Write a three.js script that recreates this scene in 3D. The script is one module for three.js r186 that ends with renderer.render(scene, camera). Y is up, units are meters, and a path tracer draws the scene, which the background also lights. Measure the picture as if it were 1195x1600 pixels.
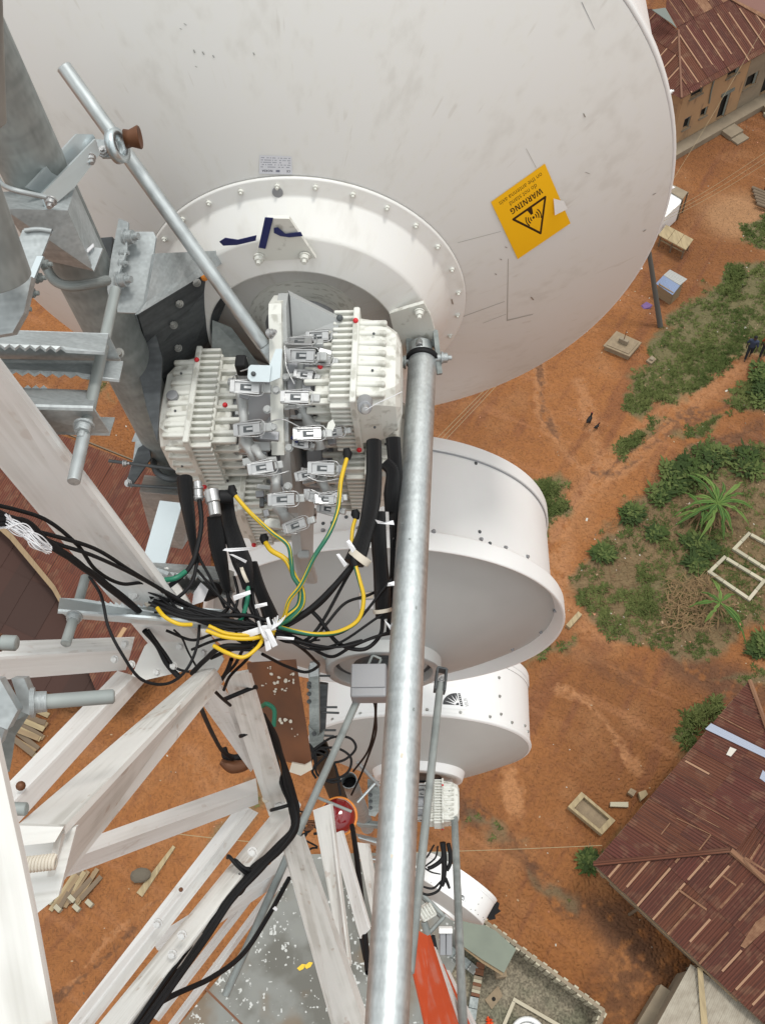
import * as THREE from 'three';
import { mergeGeometries } from 'three/addons/utils/BufferGeometryUtils.js';
import { RoundedBoxGeometry } from 'three/addons/geometries/RoundedBoxGeometry.js';
import { MarchingCubes } from 'three/addons/objects/MarchingCubes.js';

// ---------------------------------------------------------------- camera, sky, sun, exposure
const H = 43;                                     // height of the lens above the village ground
const V3 = (x, y, z) => new THREE.Vector3(x, y, z);
const PITCH = 60.786 * Math.PI / 180, ROLL = -7.415 * Math.PI / 180, FOCAL = 1472.35;
const scene = new THREE.Scene();
const camera = new THREE.PerspectiveCamera(2 * Math.atan(800 / FOCAL) * 180 / Math.PI, 764 / 1024, 0.1, 3000);
const fwd = V3(0, -Math.sin(PITCH), -Math.cos(PITCH));
const right0 = V3(1, 0, 0), up0 = right0.clone().cross(fwd);
const camR = right0.clone().multiplyScalar(Math.cos(ROLL)).addScaledVector(up0, Math.sin(ROLL));
const camU = up0.clone().multiplyScalar(Math.cos(ROLL)).addScaledVector(right0, -Math.sin(ROLL));
const EYE = V3(0, H, 0);
camera.position.copy(EYE);
camera.quaternion.setFromRotationMatrix(new THREE.Matrix4().makeBasis(camR, camU, fwd.clone().negate()));
scene.add(camera);

const sunDir = V3(0.42, 0.8, -0.42).normalize();
{
  const w = 128, h = 64, data = new Float32Array(w * h * 4);
  for (let j = 0; j < h; j++) for (let i = 0; i < w; i++) {
    const el = ((j + 0.5) / h - 0.5) * Math.PI, az = (i + 0.5) / w * Math.PI * 2;
    const s = Math.max(0, Math.sin(el));
    const cloud = 1 + 0.05 * Math.sin(az * 3 + s * 5) + 0.04 * Math.sin(az * 7 - s * 9);
    const L = (0.54 + 0.74 * s) * cloud, k = (j * w + i) * 4;
    data[k] = L * 0.965; data[k + 1] = L; data[k + 2] = L * 1.0; data[k + 3] = 1;
  }
  const sky = new THREE.DataTexture(data, w, h, THREE.RGBAFormat, THREE.FloatType);
  sky.mapping = THREE.EquirectangularReflectionMapping; sky.magFilter = THREE.LinearFilter; sky.minFilter = THREE.LinearFilter; sky.needsUpdate = true;
  scene.background = sky; scene.environment = sky;
}
const sun = new THREE.DirectionalLight(new THREE.Color(1, 0.97, 0.92), 1.5);
sun.position.copy(EYE).addScaledVector(sunDir, 60); sun.target.position.set(5, 20, -15);
sun.castShadow = true; sun.shadow.radius = 20; sun.shadow.mapSize.set(2048, 2048);
Object.assign(sun.shadow.camera, { left: -60, right: 60, top: 60, bottom: -60, near: 1, far: 200 });
scene.add(sun, sun.target);
const renderer = new THREE.WebGLRenderer({ antialias: true });
renderer.toneMapping = THREE.LinearToneMapping; renderer.toneMappingExposure = 1.1;
renderer.shadowMap.enabled = true; renderer.shadowMap.type = THREE.PCFSoftShadowMap;

// ---------------------------------------------------------------- survey helpers: a sight line of the photograph and where it meets a distance or a level
function sight(x, y) { return camR.clone().multiplyScalar((x - 597.5) / FOCAL).addScaledVector(camU, (800 - y) / FOCAL).add(fwd); }
function q(x, y, d) { return sight(x, y).multiplyScalar(d).add(EYE); }
function g(x, y, h = 0) { const s = sight(x, y); return s.multiplyScalar((H - h) / -s.y).add(EYE); }
const qs = (pts, d) => pts.map((p) => q(p[0], p[1], p[2] ?? d));
function onPlane(x, y, p0, n) { const s = sight(x, y); return s.multiplyScalar(p0.clone().sub(EYE).dot(n) / s.dot(n)).add(EYE); }

// ---------------------------------------------------------------- random numbers and noise
function rng(seed) { let a = seed >>> 0; return () => { a = (a + 0x6D2B79F5) >>> 0; let t = a; t = Math.imul(t ^ (t >>> 15), t | 1); t ^= t + Math.imul(t ^ (t >>> 7), t | 61); return ((t ^ (t >>> 14)) >>> 0) / 4294967296; }; }
const rand = rng(7);
const rr = (a, b, r = rand) => a + (b - a) * r();
function hash(x, y, s) { let h = Math.imul(x | 0, 374761393) ^ Math.imul(y | 0, 668265263) ^ Math.imul(s | 0, 974634777); h = Math.imul(h ^ (h >>> 13), 1274126177); return ((h ^ (h >>> 16)) >>> 0) / 4294967296; }
function vn(x, y, s = 0, px = 1 << 20, py = px) {
  const xi = Math.floor(x), yi = Math.floor(y), fx = x - xi, fy = y - yi, ux = fx * fx * (3 - 2 * fx), uy = fy * fy * (3 - 2 * fy);
  const m = (a, p) => ((a % p) + p) % p, x0 = m(xi, px), x1 = m(xi + 1, px), y0 = m(yi, py), y1 = m(yi + 1, py);
  const a = hash(x0, y0, s), b = hash(x1, y0, s), c = hash(x0, y1, s), d = hash(x1, y1, s);
  return a + (b - a) * ux + (c - a) * uy + (a - b - c + d) * ux * uy;
}
function fbm(x, y, s, oct = 4, px = 1 << 16, py = px) { let v = 0, a = 0.5, t = 0; for (let o = 0; o < oct; o++) { v += a * vn(x, y, s + o * 17, px, py); t += a; a *= 0.5; x *= 2; y *= 2; px *= 2; py *= 2; } return v / t; }
const sm = (a, b, x) => { const t = Math.min(1, Math.max(0, (x - a) / (b - a))); return t * t * (3 - 2 * t); };
const enc = (l) => Math.round(255 * Math.min(1, Math.max(0, l <= 0.0031308 ? l * 12.92 : 1.055 * Math.pow(l, 1 / 2.4) - 0.055)));
function tex(size, fn, { rep = [1, 1], color = true, h = size } = {}) {
  const d = new Uint8Array(size * h * 4);
  for (let j = 0; j < h; j++) for (let i = 0; i < size; i++) {
    const c = fn(i / size, j / h), k = (j * size + i) * 4;
    if (color) { d[k] = enc(c[0]); d[k + 1] = enc(c[1]); d[k + 2] = enc(c[2]); } else { const v = Math.round(255 * Math.min(1, Math.max(0, c))); d[k] = d[k + 1] = d[k + 2] = v; }
    d[k + 3] = 255;
  }
  const t = new THREE.DataTexture(d, size, h, THREE.RGBAFormat);
  t.wrapS = t.wrapT = THREE.RepeatWrapping; t.magFilter = THREE.LinearFilter; t.minFilter = THREE.LinearMipmapLinearFilter; t.generateMipmaps = true;
  if (color) t.colorSpace = THREE.SRGBColorSpace; t.repeat.set(...rep); t.needsUpdate = true; return t;
}
const mixc = (a, b, t) => [a[0] + (b[0] - a[0]) * t, a[1] + (b[1] - a[1]) * t, a[2] + (b[2] - a[2]) * t];
const mulc = (a, k) => [a[0] * k, a[1] * k, a[2] * k];
const lin = (r, g_, b) => new THREE.Color().setRGB(r, g_, b);
const std = (o) => { if (Array.isArray(o.color)) o.color = lin(...o.color); return new THREE.MeshStandardMaterial(o); };

// ---------------------------------------------------------------- materials (uv of everything is in metres)
const speck = tex(256, (u, v) => fbm(u * 16, v * 16, 3, 4, 16), { color: false, rep: [4, 4] });
const M = {};
{
  const galvF = (base, dark, sd) => (u, v) => { // zinc spangle, faint drip streaks and dull patches
    const cell = vn(u * 64, v * 64, sd, 64), big = fbm(u * 4, v * 4, sd + 5, 4, 4), st = fbm(u * 3, v * 40, sd + 9, 3, 3, 40);
    return mulc(mixc(dark, base, sm(0.25, 0.7, big * 0.6 + st * 0.4)), 0.9 + 0.2 * cell);
  };
  const galvR = tex(256, (u, v) => 0.75 + 0.25 * fbm(u * 10, v * 10, 21, 4, 10), { color: false, rep: [2, 2] });
  M.galv = std({ map: tex(512, galvF([0.46, 0.49, 0.495], [0.33, 0.355, 0.36], 40), { rep: [2.5, 2.5] }), metalness: 0.55, roughness: 0.58, roughnessMap: galvR, bumpMap: speck, bumpScale: 0.0004 });
  M.pipe = std({ map: tex(512, galvF([0.58, 0.615, 0.62], [0.45, 0.48, 0.485], 51), { rep: [4, 4] }), metalness: 0.8, roughness: 0.5, roughnessMap: galvR, bumpMap: speck, bumpScale: 0.0003 });
  M.oldgalv = std({ map: tex(512, galvF([0.33, 0.355, 0.345], [0.21, 0.23, 0.225], 66), { rep: [2, 2] }), metalness: 0.35, roughness: 0.68, bumpMap: speck, bumpScale: 0.0005 });
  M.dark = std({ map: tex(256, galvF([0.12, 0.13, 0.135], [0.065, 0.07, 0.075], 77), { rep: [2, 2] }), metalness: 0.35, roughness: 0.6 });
  M.zinc = std({ color: [0.6, 0.66, 0.68], metalness: 0.8, roughness: 0.32, bumpMap: speck, bumpScale: 0.0003 });
  M.steel = std({ color: [0.5, 0.5, 0.5], metalness: 0.8, roughness: 0.34, bumpMap: speck, bumpScale: 0.0004 });
  M.bolt = std({ color: [0.36, 0.36, 0.34], metalness: 0.7, roughness: 0.45 });
  const paint = (base, sd, wear) => (u, v) => { // brushed white paint: long streaks of dirt, chips down to grey primer
    const st = fbm(u * 2, v * 56, sd, 5, 2, 56), ru = fbm(u * 24, v * 24, sd + 31, 3, 24), p = fbm(u * 5, v * 5, sd + 4, 5, 5), c = fbm(u * 30, v * 30, sd + 8, 3, 30);
    let col = mixc(base, [0.44, 0.425, 0.385], 0.8 * wear * sm(0.48, 0.72, st * 0.4 + p * 0.6));
    col = mixc(col, [0.16, 0.14, 0.11], wear * 0.7 * sm(0.7, 0.8, c * 0.45 + p * 0.3 + st * 0.25));
    col = mixc(col, [0.3, 0.15, 0.07], wear * 0.4 * sm(0.7, 0.76, ru * 0.65 + p * 0.35));
    return mulc(col, 0.92 + 0.14 * p);
  };
  M.white = std({ map: tex(512, paint([0.76, 0.755, 0.74], 100, 0.42), { rep: [1, 1.6] }), roughness: 0.62, bumpMap: tex(256, (u, v) => fbm(u * 3, v * 40, 115, 4, 3, 40), { color: false, rep: [1, 2] }), bumpScale: 0.0012 });
  M.worn = std({ map: tex(512, paint([0.73, 0.72, 0.69], 130, 0.8), { rep: [1, 1.6] }), roughness: 0.7, bumpMap: tex(256, (u, v) => fbm(u * 3, v * 30, 135, 4, 3, 30), { color: false, rep: [1, 2] }), bumpScale: 0.002 });
  M.orange = std({ map: tex(256, paint([0.55, 0.075, 0.02], 160, 0.35), { rep: [1, 1.5] }), roughness: 0.55 });
  M.dish = std({ roughness: 0.42, map: tex(1024, (u, v) => { // moulded white skin, grey smudges, scuffs and small dark scratches
    const p = fbm(u * 6, v * 6, 200, 5, 6), s = fbm(u * 40, v * 32, 210, 4, 40, 32), sc = fbm(u * 90, v * 14, 215, 2, 90, 14), m = fbm(u * 11, v * 11, 222, 3, 11);
    let c = mixc([0.69, 0.682, 0.655], [0.625, 0.612, 0.58], sm(0.5, 0.8, p * 0.5 + s * 0.5));
    c = mixc(c, [0.5, 0.47, 0.43], 0.35 * sm(0.72, 0.86, sc) * sm(0.55, 0.7, m)); return c;
  }, { rep: [1, 1] }) });
  M.shroud = std({ roughness: 0.4, map: tex(512, (u, v) => mulc([0.8, 0.795, 0.785], 0.95 + 0.07 * fbm(u * 8, v * 8, 240, 4, 8))) });
  M.cast = std({ roughness: 0.5, map: tex(256, (u, v) => mulc(mixc([0.69, 0.69, 0.64], [0.4, 0.39, 0.34], 0.75 * sm(0.55, 0.78, fbm(u * 12, v * 12, 250, 5, 12))), 1), { rep: [3, 3] }) });
  M.scuff = std({ color: [0.4, 0.385, 0.35], roughness: 0.6 });
  M.flange = std({ color: [0.43, 0.44, 0.435], metalness: 0.25, roughness: 0.5, bumpMap: speck, bumpScale: 0.0006 });
  M.flangegrey = std({ color: [0.31, 0.315, 0.33], metalness: 0.35, roughness: 0.5 });
  const rubber = (o) => { o.color = lin(...o.color); return new THREE.MeshPhysicalMaterial({ specularIntensity: 0.5, ...o }); };
  M.black = rubber({ color: [0.009, 0.009, 0.01], roughness: 0.6 });
  M.tape = rubber({ color: [0.01, 0.01, 0.011], roughness: 0.5, bumpMap: tex(128, (u, v) => Math.abs(((u * 1 + v * 14) % 1) - 0.5) * 2, { color: false, rep: [1, 3] }), bumpScale: 0.002 });
  M.tie = std({ color: [0.72, 0.72, 0.74], roughness: 0.5 });
  M.red = std({ color: [0.6, 0.02, 0.03], roughness: 0.5 });
  M.blue = std({ color: [0.008, 0.015, 0.11], roughness: 0.45 });
  M.earthwire = std({ roughness: 0.42, map: tex(64, (u, v) => (((u * 2 + v) % 1) < 0.52 ? [0.62, 0.4, 0.012] : [0.012, 0.13, 0.075]), { rep: [1, 1.4] }) });
  M.yellow = std({ roughness: 0.42, color: [0.66, 0.43, 0.012] });
  M.green = std({ roughness: 0.42, color: [0.01, 0.16, 0.09] });
  M.rustplate = std({ roughness: 0.85, map: tex(256, (u, v) => mixc([0.2, 0.075, 0.03], [0.1, 0.045, 0.025], fbm(u * 7, v * 7, 300, 5, 7)), { rep: [1.5, 1.5] }) });
  M.rustbrown = std({ color: [0.13, 0.05, 0.02], roughness: 0.5, metalness: 0.3 });
  M.lime = std({ color: [0.62, 0.56, 0.47], roughness: 0.95 });
  M.lamp = new THREE.MeshPhysicalMaterial({ color: lin(0.2, 0.008, 0.012), roughness: 0.15, clearcoat: 1, clearcoatRoughness: 0.08 });
  M.lampbase = std({ color: [0.75, 0.25, 0.03], roughness: 0.5 });
  // village
  M.rust = [0, 1, 2, 3, 4].map((i) => std({ roughness: 0.95, map: tex(256, (u, v) => {
    const p = fbm(u * 5, v * 5, 320 + i * 31, 5, 5), st = fbm(u * 14, v * 2, 330 + i * 31, 3, 14, 2);
    const a = [[0.128, 0.04, 0.025], [0.136, 0.044, 0.026], [0.118, 0.038, 0.025], [0.145, 0.05, 0.027], [0.124, 0.037, 0.026]][i];
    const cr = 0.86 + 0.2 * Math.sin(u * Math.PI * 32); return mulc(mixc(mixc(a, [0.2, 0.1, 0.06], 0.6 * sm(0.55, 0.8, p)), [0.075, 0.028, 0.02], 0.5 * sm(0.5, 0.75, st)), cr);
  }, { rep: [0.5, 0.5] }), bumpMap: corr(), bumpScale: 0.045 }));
  M.lap = std({ roughness: 1, color: [0.36, 0.21, 0.13] });
  M.rustpale = std({ roughness: 0.95, map: tex(128, (u, v) => mixc([0.3, 0.165, 0.095], [0.16, 0.07, 0.038], fbm(u * 8, v * 8, 370, 4, 8))), bumpMap: corr(), bumpScale: 0.02 });
  M.zincroof = std({ roughness: 0.5, metalness: 0.3, color: [0.42, 0.46, 0.56], bumpMap: corr(), bumpScale: 0.02 });
  M.creamroof = std({ roughness: 0.8, map: tex(128, (u, v) => mixc([0.4, 0.36, 0.29], [0.26, 0.22, 0.17], fbm(u * 6, v * 6, 380, 4, 6))), bumpMap: corr(), bumpScale: 0.025 });
  M.cap = std({ roughness: 0.9, color: [0.2, 0.1, 0.065] });
  M.plaster = std({ roughness: 0.95, map: tex(512, (u, v) => mixc(mixc([0.44, 0.27, 0.14], [0.34, 0.215, 0.12], fbm(u * 4, v * 4, 400, 5, 4)), [0.16, 0.1, 0.065], 0.6 * sm(0.55, 0.8, fbm(u * 12, v * 3, 410, 4, 12, 3))), { rep: [0.3, 0.3] }) });
  M.render = std({ roughness: 0.95, map: tex(256, (u, v) => mixc([0.31, 0.25, 0.175], [0.2, 0.16, 0.115], fbm(u * 5, v * 5, 420, 5, 5)), { rep: [0.4, 0.4] }) });
  M.cement = std({ roughness: 0.95, map: tex(256, (u, v) => mixc([0.31, 0.235, 0.15], [0.2, 0.15, 0.1], fbm(u * 6, v * 6, 430, 5, 6)), { rep: [0.8, 0.8] }), bumpMap: speck, bumpScale: 0.01 });
  M.slab = std({ roughness: 0.9, map: tex(1024, (u, v) => {
    const p = fbm(u * 5, v * 5, 440, 6, 5), w = fbm(u * 60, v * 60, 450, 3, 60), m = fbm(u * 9, v * 9, 460, 3, 9);
    return mixc(mixc(mixc([0.2, 0.2, 0.185], [0.12, 0.115, 0.1], sm(0.35, 0.65, p)), [0.15, 0.095, 0.05], 0.6 * sm(0.55, 0.72, fbm(u * 4, v * 4, 466, 4, 4))), [0.5, 0.5, 0.48], 0.9 * sm(0.665, 0.72, w * 0.72 + m * 0.28)); }, { rep: [0.12, 0.12] }) });
  M.block = [0, 1, 2].map((i) => std({ roughness: 0.95, color: [[0.42, 0.38, 0.28], [0.36, 0.325, 0.24], [0.46, 0.41, 0.31]][i], bumpMap: speck, bumpScale: 0.006 }));
  M.gravel = std({ roughness: 1, map: tex(512, (u, v) => { const c = vn(u * 128, v * 128, 470, 128), p = fbm(u * 6, v * 6, 475, 5, 6); return mulc(mixc([0.21, 0.18, 0.13], [0.13, 0.125, 0.085], sm(0.4, 0.7, p)), 0.55 + 0.9 * c); }, { rep: [0.14, 0.14] }), bumpMap: tex(256, (u, v) => vn(u * 64, v * 64, 480, 64), { color: false, rep: [0.3, 0.3] }), bumpScale: 0.03 });
  M.greenroof = std({ roughness: 0.8, map: tex(256, (u, v) => mixc([0.19, 0.21, 0.165], [0.14, 0.155, 0.125], fbm(u * 4, v * 4, 490, 5, 4)), { rep: [0.4, 0.4] }) });
  M.wood = [0, 1, 2].map((i) => std({ roughness: 0.9, map: tex(128, (u, v) => mixc([[0.42, 0.33, 0.19], [0.3, 0.21, 0.12], [0.17, 0.125, 0.085]][i], [0.13, 0.09, 0.055], 0.6 * fbm(u * 2, v * 22, 500 + i, 4, 2, 22)), { rep: [1, 1] }) }));
  M.hole = std({ color: [0.015, 0.013, 0.011], roughness: 1 });
  M.glassblue = std({ color: [0.12, 0.23, 0.42], roughness: 0.4 });
  M.frame = std({ color: [0.17, 0.19, 0.17], roughness: 0.8 });
  M.pole = std({ color: [0.09, 0.08, 0.07], roughness: 0.9 });
  M.grass = std({ color: [0.055, 0.105, 0.03], roughness: 0.9 });
  M.leaf = [[0.056, 0.082, 0.026], [0.095, 0.12, 0.04], [0.04, 0.06, 0.022]].map((c) => new THREE.MeshPhysicalMaterial({ color: lin(...c), roughness: 1, specularIntensity: 0.15, side: THREE.DoubleSide }));
  M.banana = [[0.07, 0.14, 0.03], [0.05, 0.105, 0.025], [0.13, 0.2, 0.05]].map((c) => new THREE.MeshPhysicalMaterial({ color: lin(...c), roughness: 0.7, specularIntensity: 0.4, side: THREE.DoubleSide }));
  M.dry = std({ color: [0.2, 0.125, 0.06], roughness: 0.95, side: THREE.DoubleSide });
  M.litter = std({ color: [0.6, 0.56, 0.5], roughness: 0.9 });
}
function corr() { // one wave every 76 mm across the sheet
  return corr.t ??= tex(128, (u) => 0.5 + 0.5 * Math.sin(u * Math.PI * 2 * 8), { color: false, rep: [0.9, 1], h: 4 });
}

// ---------------------------------------------------------------- shapes
const boxGeo = new THREE.BoxGeometry(1, 1, 1);
function frameMat(p, ex, ey, ez) { return new THREE.Matrix4().makeBasis(ex, ey, ez).setPosition(p); }
function basisZ(dir, hint = V3(0, 1, 0)) { const z = dir.clone().normalize(); if (Math.abs(z.dot(hint)) > 0.98) hint = V3(1, 0, 0.01); const x = hint.clone().cross(z).normalize(); return [x, z.clone().cross(x), z]; }
function rod(p0, p1, r0, r1 = r0, seg = 16, bev = 0) { // solid round bar with softened ends
  const L = p0.distanceTo(p1), b = bev || Math.min(r0, r1) * 0.12;
  const geo = new THREE.LatheGeometry([[0, 0], [r0 - b, 0], [r0, b], [r1, L - b], [r1 - b, L], [0, L]].map(([x, y]) => new THREE.Vector2(Math.max(x, 0), y)), seg);
  flatten(geo); metre(geo, Math.PI * 2 * r0, L);
  const [x, , z] = basisZ(p1.clone().sub(p0)); const y = z.clone(), xx = x, zz = xx.clone().cross(y);
  return geo.applyMatrix4(frameMat(p0, xx, y, zz));
}
function lathe(prof, seg, p0, axis, arc) { // profile [r, l] turned about an axis through p0; l runs along the axis
  const geo = new THREE.LatheGeometry(prof.map(([r, l]) => new THREE.Vector2(r, l)), seg, ...(arc || []));
  const [x, , z] = basisZ(axis); return geo.applyMatrix4(frameMat(p0, x, z, x.clone().cross(z)));
}
function flatten(geo) { return geo; }
function metre(geo, su, sv) { const uv = geo.attributes.uv; for (let i = 0; i < uv.count; i++) uv.setXY(i, uv.getX(i) * su, uv.getY(i) * sv); return geo; }
function hollow(p0, p1, r, t, seg = 40) { // open pipe with wall thickness
  const L = p0.distanceTo(p1), b = t * 0.2;
  const P = [[r - t, 0.0], [r - b, 0], [r, b], [r, L * 0.25], [r, L * 0.5], [r, L * 0.75], [r, L - b], [r - b, L], [r - t, L], [r - t, 0]];
  const g0 = lathe(P, seg, p0, p1.clone().sub(p0)); return metre(g0, Math.PI * 2 * r, L);
}
const smooth = (pts) => new THREE.CatmullRomCurve3(pts, false, 'centripetal');
function cable(pts, r, seg = 7, rad = 8) { const c = smooth(pts), L = c.getLength(); const t = metre(new THREE.TubeGeometry(c, Math.max(8, pts.length * seg), r, rad, false), L, 1); return t; }
function taper(pts, rads, rad = 12) { // tube whose radius follows the points
  const c = smooth(pts), n = pts.length * 6, geo = new THREE.TubeGeometry(c, n, 1, rad, false), fr = geo.attributes.position, L = c.getLength();
  for (let i = 0; i <= n; i++) { const t = i / n, p = c.getPointAt(t), f = t * (rads.length - 1), k = Math.min(rads.length - 2, Math.floor(f)), r = rads[k] + (rads[k + 1] - rads[k]) * (f - k);
    for (let j = 0; j <= rad; j++) { const o = i * (rad + 1) + j, v = V3(fr.getX(o), fr.getY(o), fr.getZ(o)).sub(p).multiplyScalar(r).add(p); fr.setXYZ(o, v.x, v.y, v.z); } }
  const ends = [0, 1].map((e) => { const i = e * n, p = c.getPointAt(e), pos = [p.x, p.y, p.z], idx = []; for (let j = 0; j <= rad; j++) { const o = i * (rad + 1) + j; pos.push(fr.getX(o), fr.getY(o), fr.getZ(o)); if (j) idx.push(0, j, j + 1); } const b = new THREE.BufferGeometry(); b.setAttribute('position', new THREE.Float32BufferAttribute(pos, 3)); b.setAttribute('uv', new THREE.Float32BufferAttribute(new Float32Array((rad + 2) * 2), 2)); b.setIndex(idx); b.computeVertexNormals(); return b; });
  return merge([metre(geo, L, 1), ...ends]);
}
function soup(tris, uvs) { const b = new THREE.BufferGeometry(); b.setAttribute('position', new THREE.Float32BufferAttribute(tris.flatMap((p) => [p.x, p.y, p.z]), 3)); b.setAttribute('uv', new THREE.Float32BufferAttribute(uvs, 2)); b.computeVertexNormals(); return b; }
function planeUV(tri) { // metres on the face's own plane
  const n = tri[1].clone().sub(tri[0]).cross(tri[2].clone().sub(tri[0])).normalize(); const [x, y] = basisZ(n); return tri.flatMap((p) => [p.dot(x), p.dot(y)]);
}
function loft(A, B, uvAxis) { // prism between two polygons of equal length, with end caps
  const T = [], U = [], n = A.length;
  const put = (a, b, c) => { if (b.clone().sub(a).cross(c.clone().sub(a)).lengthSq() < 1e-16) return; T.push(a, b, c); if (uvAxis) { const nn = b.clone().sub(a).cross(c.clone().sub(a)).normalize(), y = nn.clone().cross(uvAxis).normalize(); U.push(...[a, b, c].flatMap((p) => [p.dot(uvAxis), p.dot(y)])); } else U.push(...planeUV([a, b, c])); };
  const cen = (P) => P.reduce((s, p) => s.add(p), V3(0, 0, 0)).divideScalar(P.length);
  const nrm = V3(0, 0, 0); for (let i = 0; i < n; i++) nrm.add(A[i].clone().sub(A[0]).cross(A[(i + 1) % n].clone().sub(A[0])));
  nrm.normalize(); const flip = nrm.dot(cen(B).sub(cen(A))) > 0;    // caps face away from each other
  const [ex, ey] = basisZ(nrm), flat = A.map((p) => new THREE.Vector2(p.dot(ex), p.dot(ey)));
  for (const [i, j, k] of THREE.ShapeUtils.triangulateShape(flat, [])) { const f = flip ? [i, k, j] : [i, j, k]; const fix = (P, f2) => put(P[f2[0]], P[f2[1]], P[f2[2]]); orient(A, f, flip ? nrm.clone().negate() : nrm, fix); orient(B, f, flip ? nrm : nrm.clone().negate(), fix); }
  for (let i = 0; i < n; i++) { const j = (i + 1) % n; if (flip) { put(A[i], A[j], B[j]); put(A[i], B[j], B[i]); } else { put(A[j], A[i], B[i]); put(A[j], B[i], B[j]); } }
  return soup(T, U);
}
function orient(P, f, want, fix) { const n = P[f[1]].clone().sub(P[f[0]]).cross(P[f[2]].clone().sub(P[f[0]])); fix(P, n.dot(want) < 0 ? [f[0], f[2], f[1]] : f); }
function plate(pts, t, away = true, uvAxis) { // flat sheet: polygon of points, thickened by t away from (or towards) the lens
  const n = V3(0, 0, 0); for (let i = 1; i < pts.length - 1; i++) n.add(pts[i].clone().sub(pts[0]).cross(pts[i + 1].clone().sub(pts[0]))); n.normalize();
  if ((n.dot(pts[0].clone().sub(EYE)) > 0) !== away) n.negate();
  return loft(pts, pts.map((p) => p.clone().addScaledVector(n, t)), uvAxis);
}
function box(c, ex, ey, ez, w, h, d, bev = 0) { if (ex.clone().cross(ey).dot(ez) < 0) ez = ez.clone().negate(); const b = bev ? new RoundedBoxGeometry(w, h, d, 2, bev) : new THREE.BoxGeometry(w, h, d); uvBox(b); return b.applyMatrix4(frameMat(c, ex, ey, ez)); }
function uvBox(b) { const p = b.attributes.position, n = b.attributes.normal, uv = b.attributes.uv; for (let i = 0; i < p.count; i++) { const ax = Math.abs(n.getX(i)), ay = Math.abs(n.getY(i)), az = Math.abs(n.getZ(i)); if (ax >= ay && ax >= az) uv.setXY(i, p.getY(i), p.getZ(i)); else if (ay >= az) uv.setXY(i, p.getX(i), p.getZ(i)); else uv.setXY(i, p.getX(i), p.getY(i)); } return b; }
function merge(list) { const l = list.map((x) => { let y = x.index ? x.toNonIndexed() : x; for (const k of Object.keys(y.attributes)) if (!['position', 'normal', 'uv'].includes(k)) y.deleteAttribute(k); if (!y.attributes.normal) y.computeVertexNormals(); return y; }); return l.length === 1 ? l[0] : mergeGeometries(l); }
// steel angle: its corner line and the outer edges of its two legs as they are sighted; legs turn away from the lens to their full width
function angleBar(R0, A0, B0, d0, R1, A1, B1, d1, wa, wb = wa, t = 0.008, near = false) {
  const r0 = q(...R0, d0), r1 = q(...R1, d1), ax = r1.clone().sub(r0).normalize();
  const edge = (R, A, d, w) => { const lat = Math.hypot(R[0] - A[0], R[1] - A[1]) * d / FOCAL, dz = Math.sqrt(Math.max(0.0004, w * w - lat * lat)); return q(A[0], A[1], d + (near ? -dz : dz)); };
  const leg = (E0, E1, In) => { const n = ax.clone().cross(E0.clone().sub(r0)).normalize(); if (n.dot(In.clone().sub(r0)) < 0) n.negate(); return loft([r0, r1, E1, E0], [r0, r1, E1, E0].map((p) => p.clone().addScaledVector(n, t)), ax); };
  const a0 = edge(R0, A0, d0, wa), a1 = edge(R1, A1, d1, wa), b0 = edge(R0, B0, d0, wb), b1 = edge(R1, B1, d1, wb);
  return merge([leg(a0, a1, b0), leg(b0, b1, a0)]);
}
// ---------------------------------------------------------------- things and parts
const used = {};
function numbered(n) { const k = used[n] = (used[n] ?? -1) + 1; return k ? n + '_' + String(k).padStart(3, '0') : n; }
function shadows(m) { m.castShadow = m.receiveShadow = true; return m; }
function thing(name, label, category, at, group) { const o = new THREE.Group(); o.name = numbered(name); if (at) o.position.copy(at); o.userData = { label, category }; if (group) o.userData.group = group; scene.add(o); return o; }
function origin(o) { const p = V3(0, 0, 0); while (o && o !== scene) { p.add(o.position); o = o.parent; } return p; }
function part(o, name, geo, mat, label, stuff) { const c = origin(o); geo = Array.isArray(geo) ? merge(geo) : geo; geo.translate(-c.x, -c.y, -c.z); const m = shadows(new THREE.Mesh(geo, mat)); m.name = name; if (label) m.userData.label = label; if (stuff) m.userData.kind = 'stuff'; o.add(m); return m; }
function single(name, label, category, geo, mat, group) { // a thing that is one mesh, its origin at its own middle
  geo = Array.isArray(geo) ? merge(geo) : geo; geo.computeBoundingBox(); const b = geo.boundingBox, c = V3((b.min.x + b.max.x) / 2, b.min.y, (b.min.z + b.max.z) / 2); geo.translate(-c.x, -c.y, -c.z);
  const m = shadows(new THREE.Mesh(geo, mat)); m.position.copy(c); m.name = numbered(name); m.userData = { label, category }; if (group) m.userData.group = group; scene.add(m); return m;
}
function structure(name, geo, mat, kind = 'structure') { geo = Array.isArray(geo) ? merge(geo) : geo; const m = shadows(new THREE.Mesh(geo, mat)); m.name = name; m.userData.kind = kind; scene.add(m); return m; }
function inst(parent, name, geo, mat, mats) { const c = origin(parent); for (const mt of mats) { const m = shadows(new THREE.Mesh(geo, mat)); m.name = name; m.applyMatrix4(mt); m.position.sub(c); parent.add(m); } }
const hexGeo = merge([new THREE.CylinderGeometry(1, 1, 0.25, 16).translate(0, 0.125, 0), new THREE.CylinderGeometry(0.78, 0.84, 0.75, 6).translate(0, 0.6, 0), new THREE.CylinderGeometry(0.4, 0.42, 1.1, 10).translate(0, 1.1, 0)]);
const hexLow = merge([new THREE.CylinderGeometry(1, 1, 0.3, 10).translate(0, 0.15, 0), new THREE.CylinderGeometry(0.7, 0.75, 0.9, 6).translate(0, 0.6, 0)]);
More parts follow.
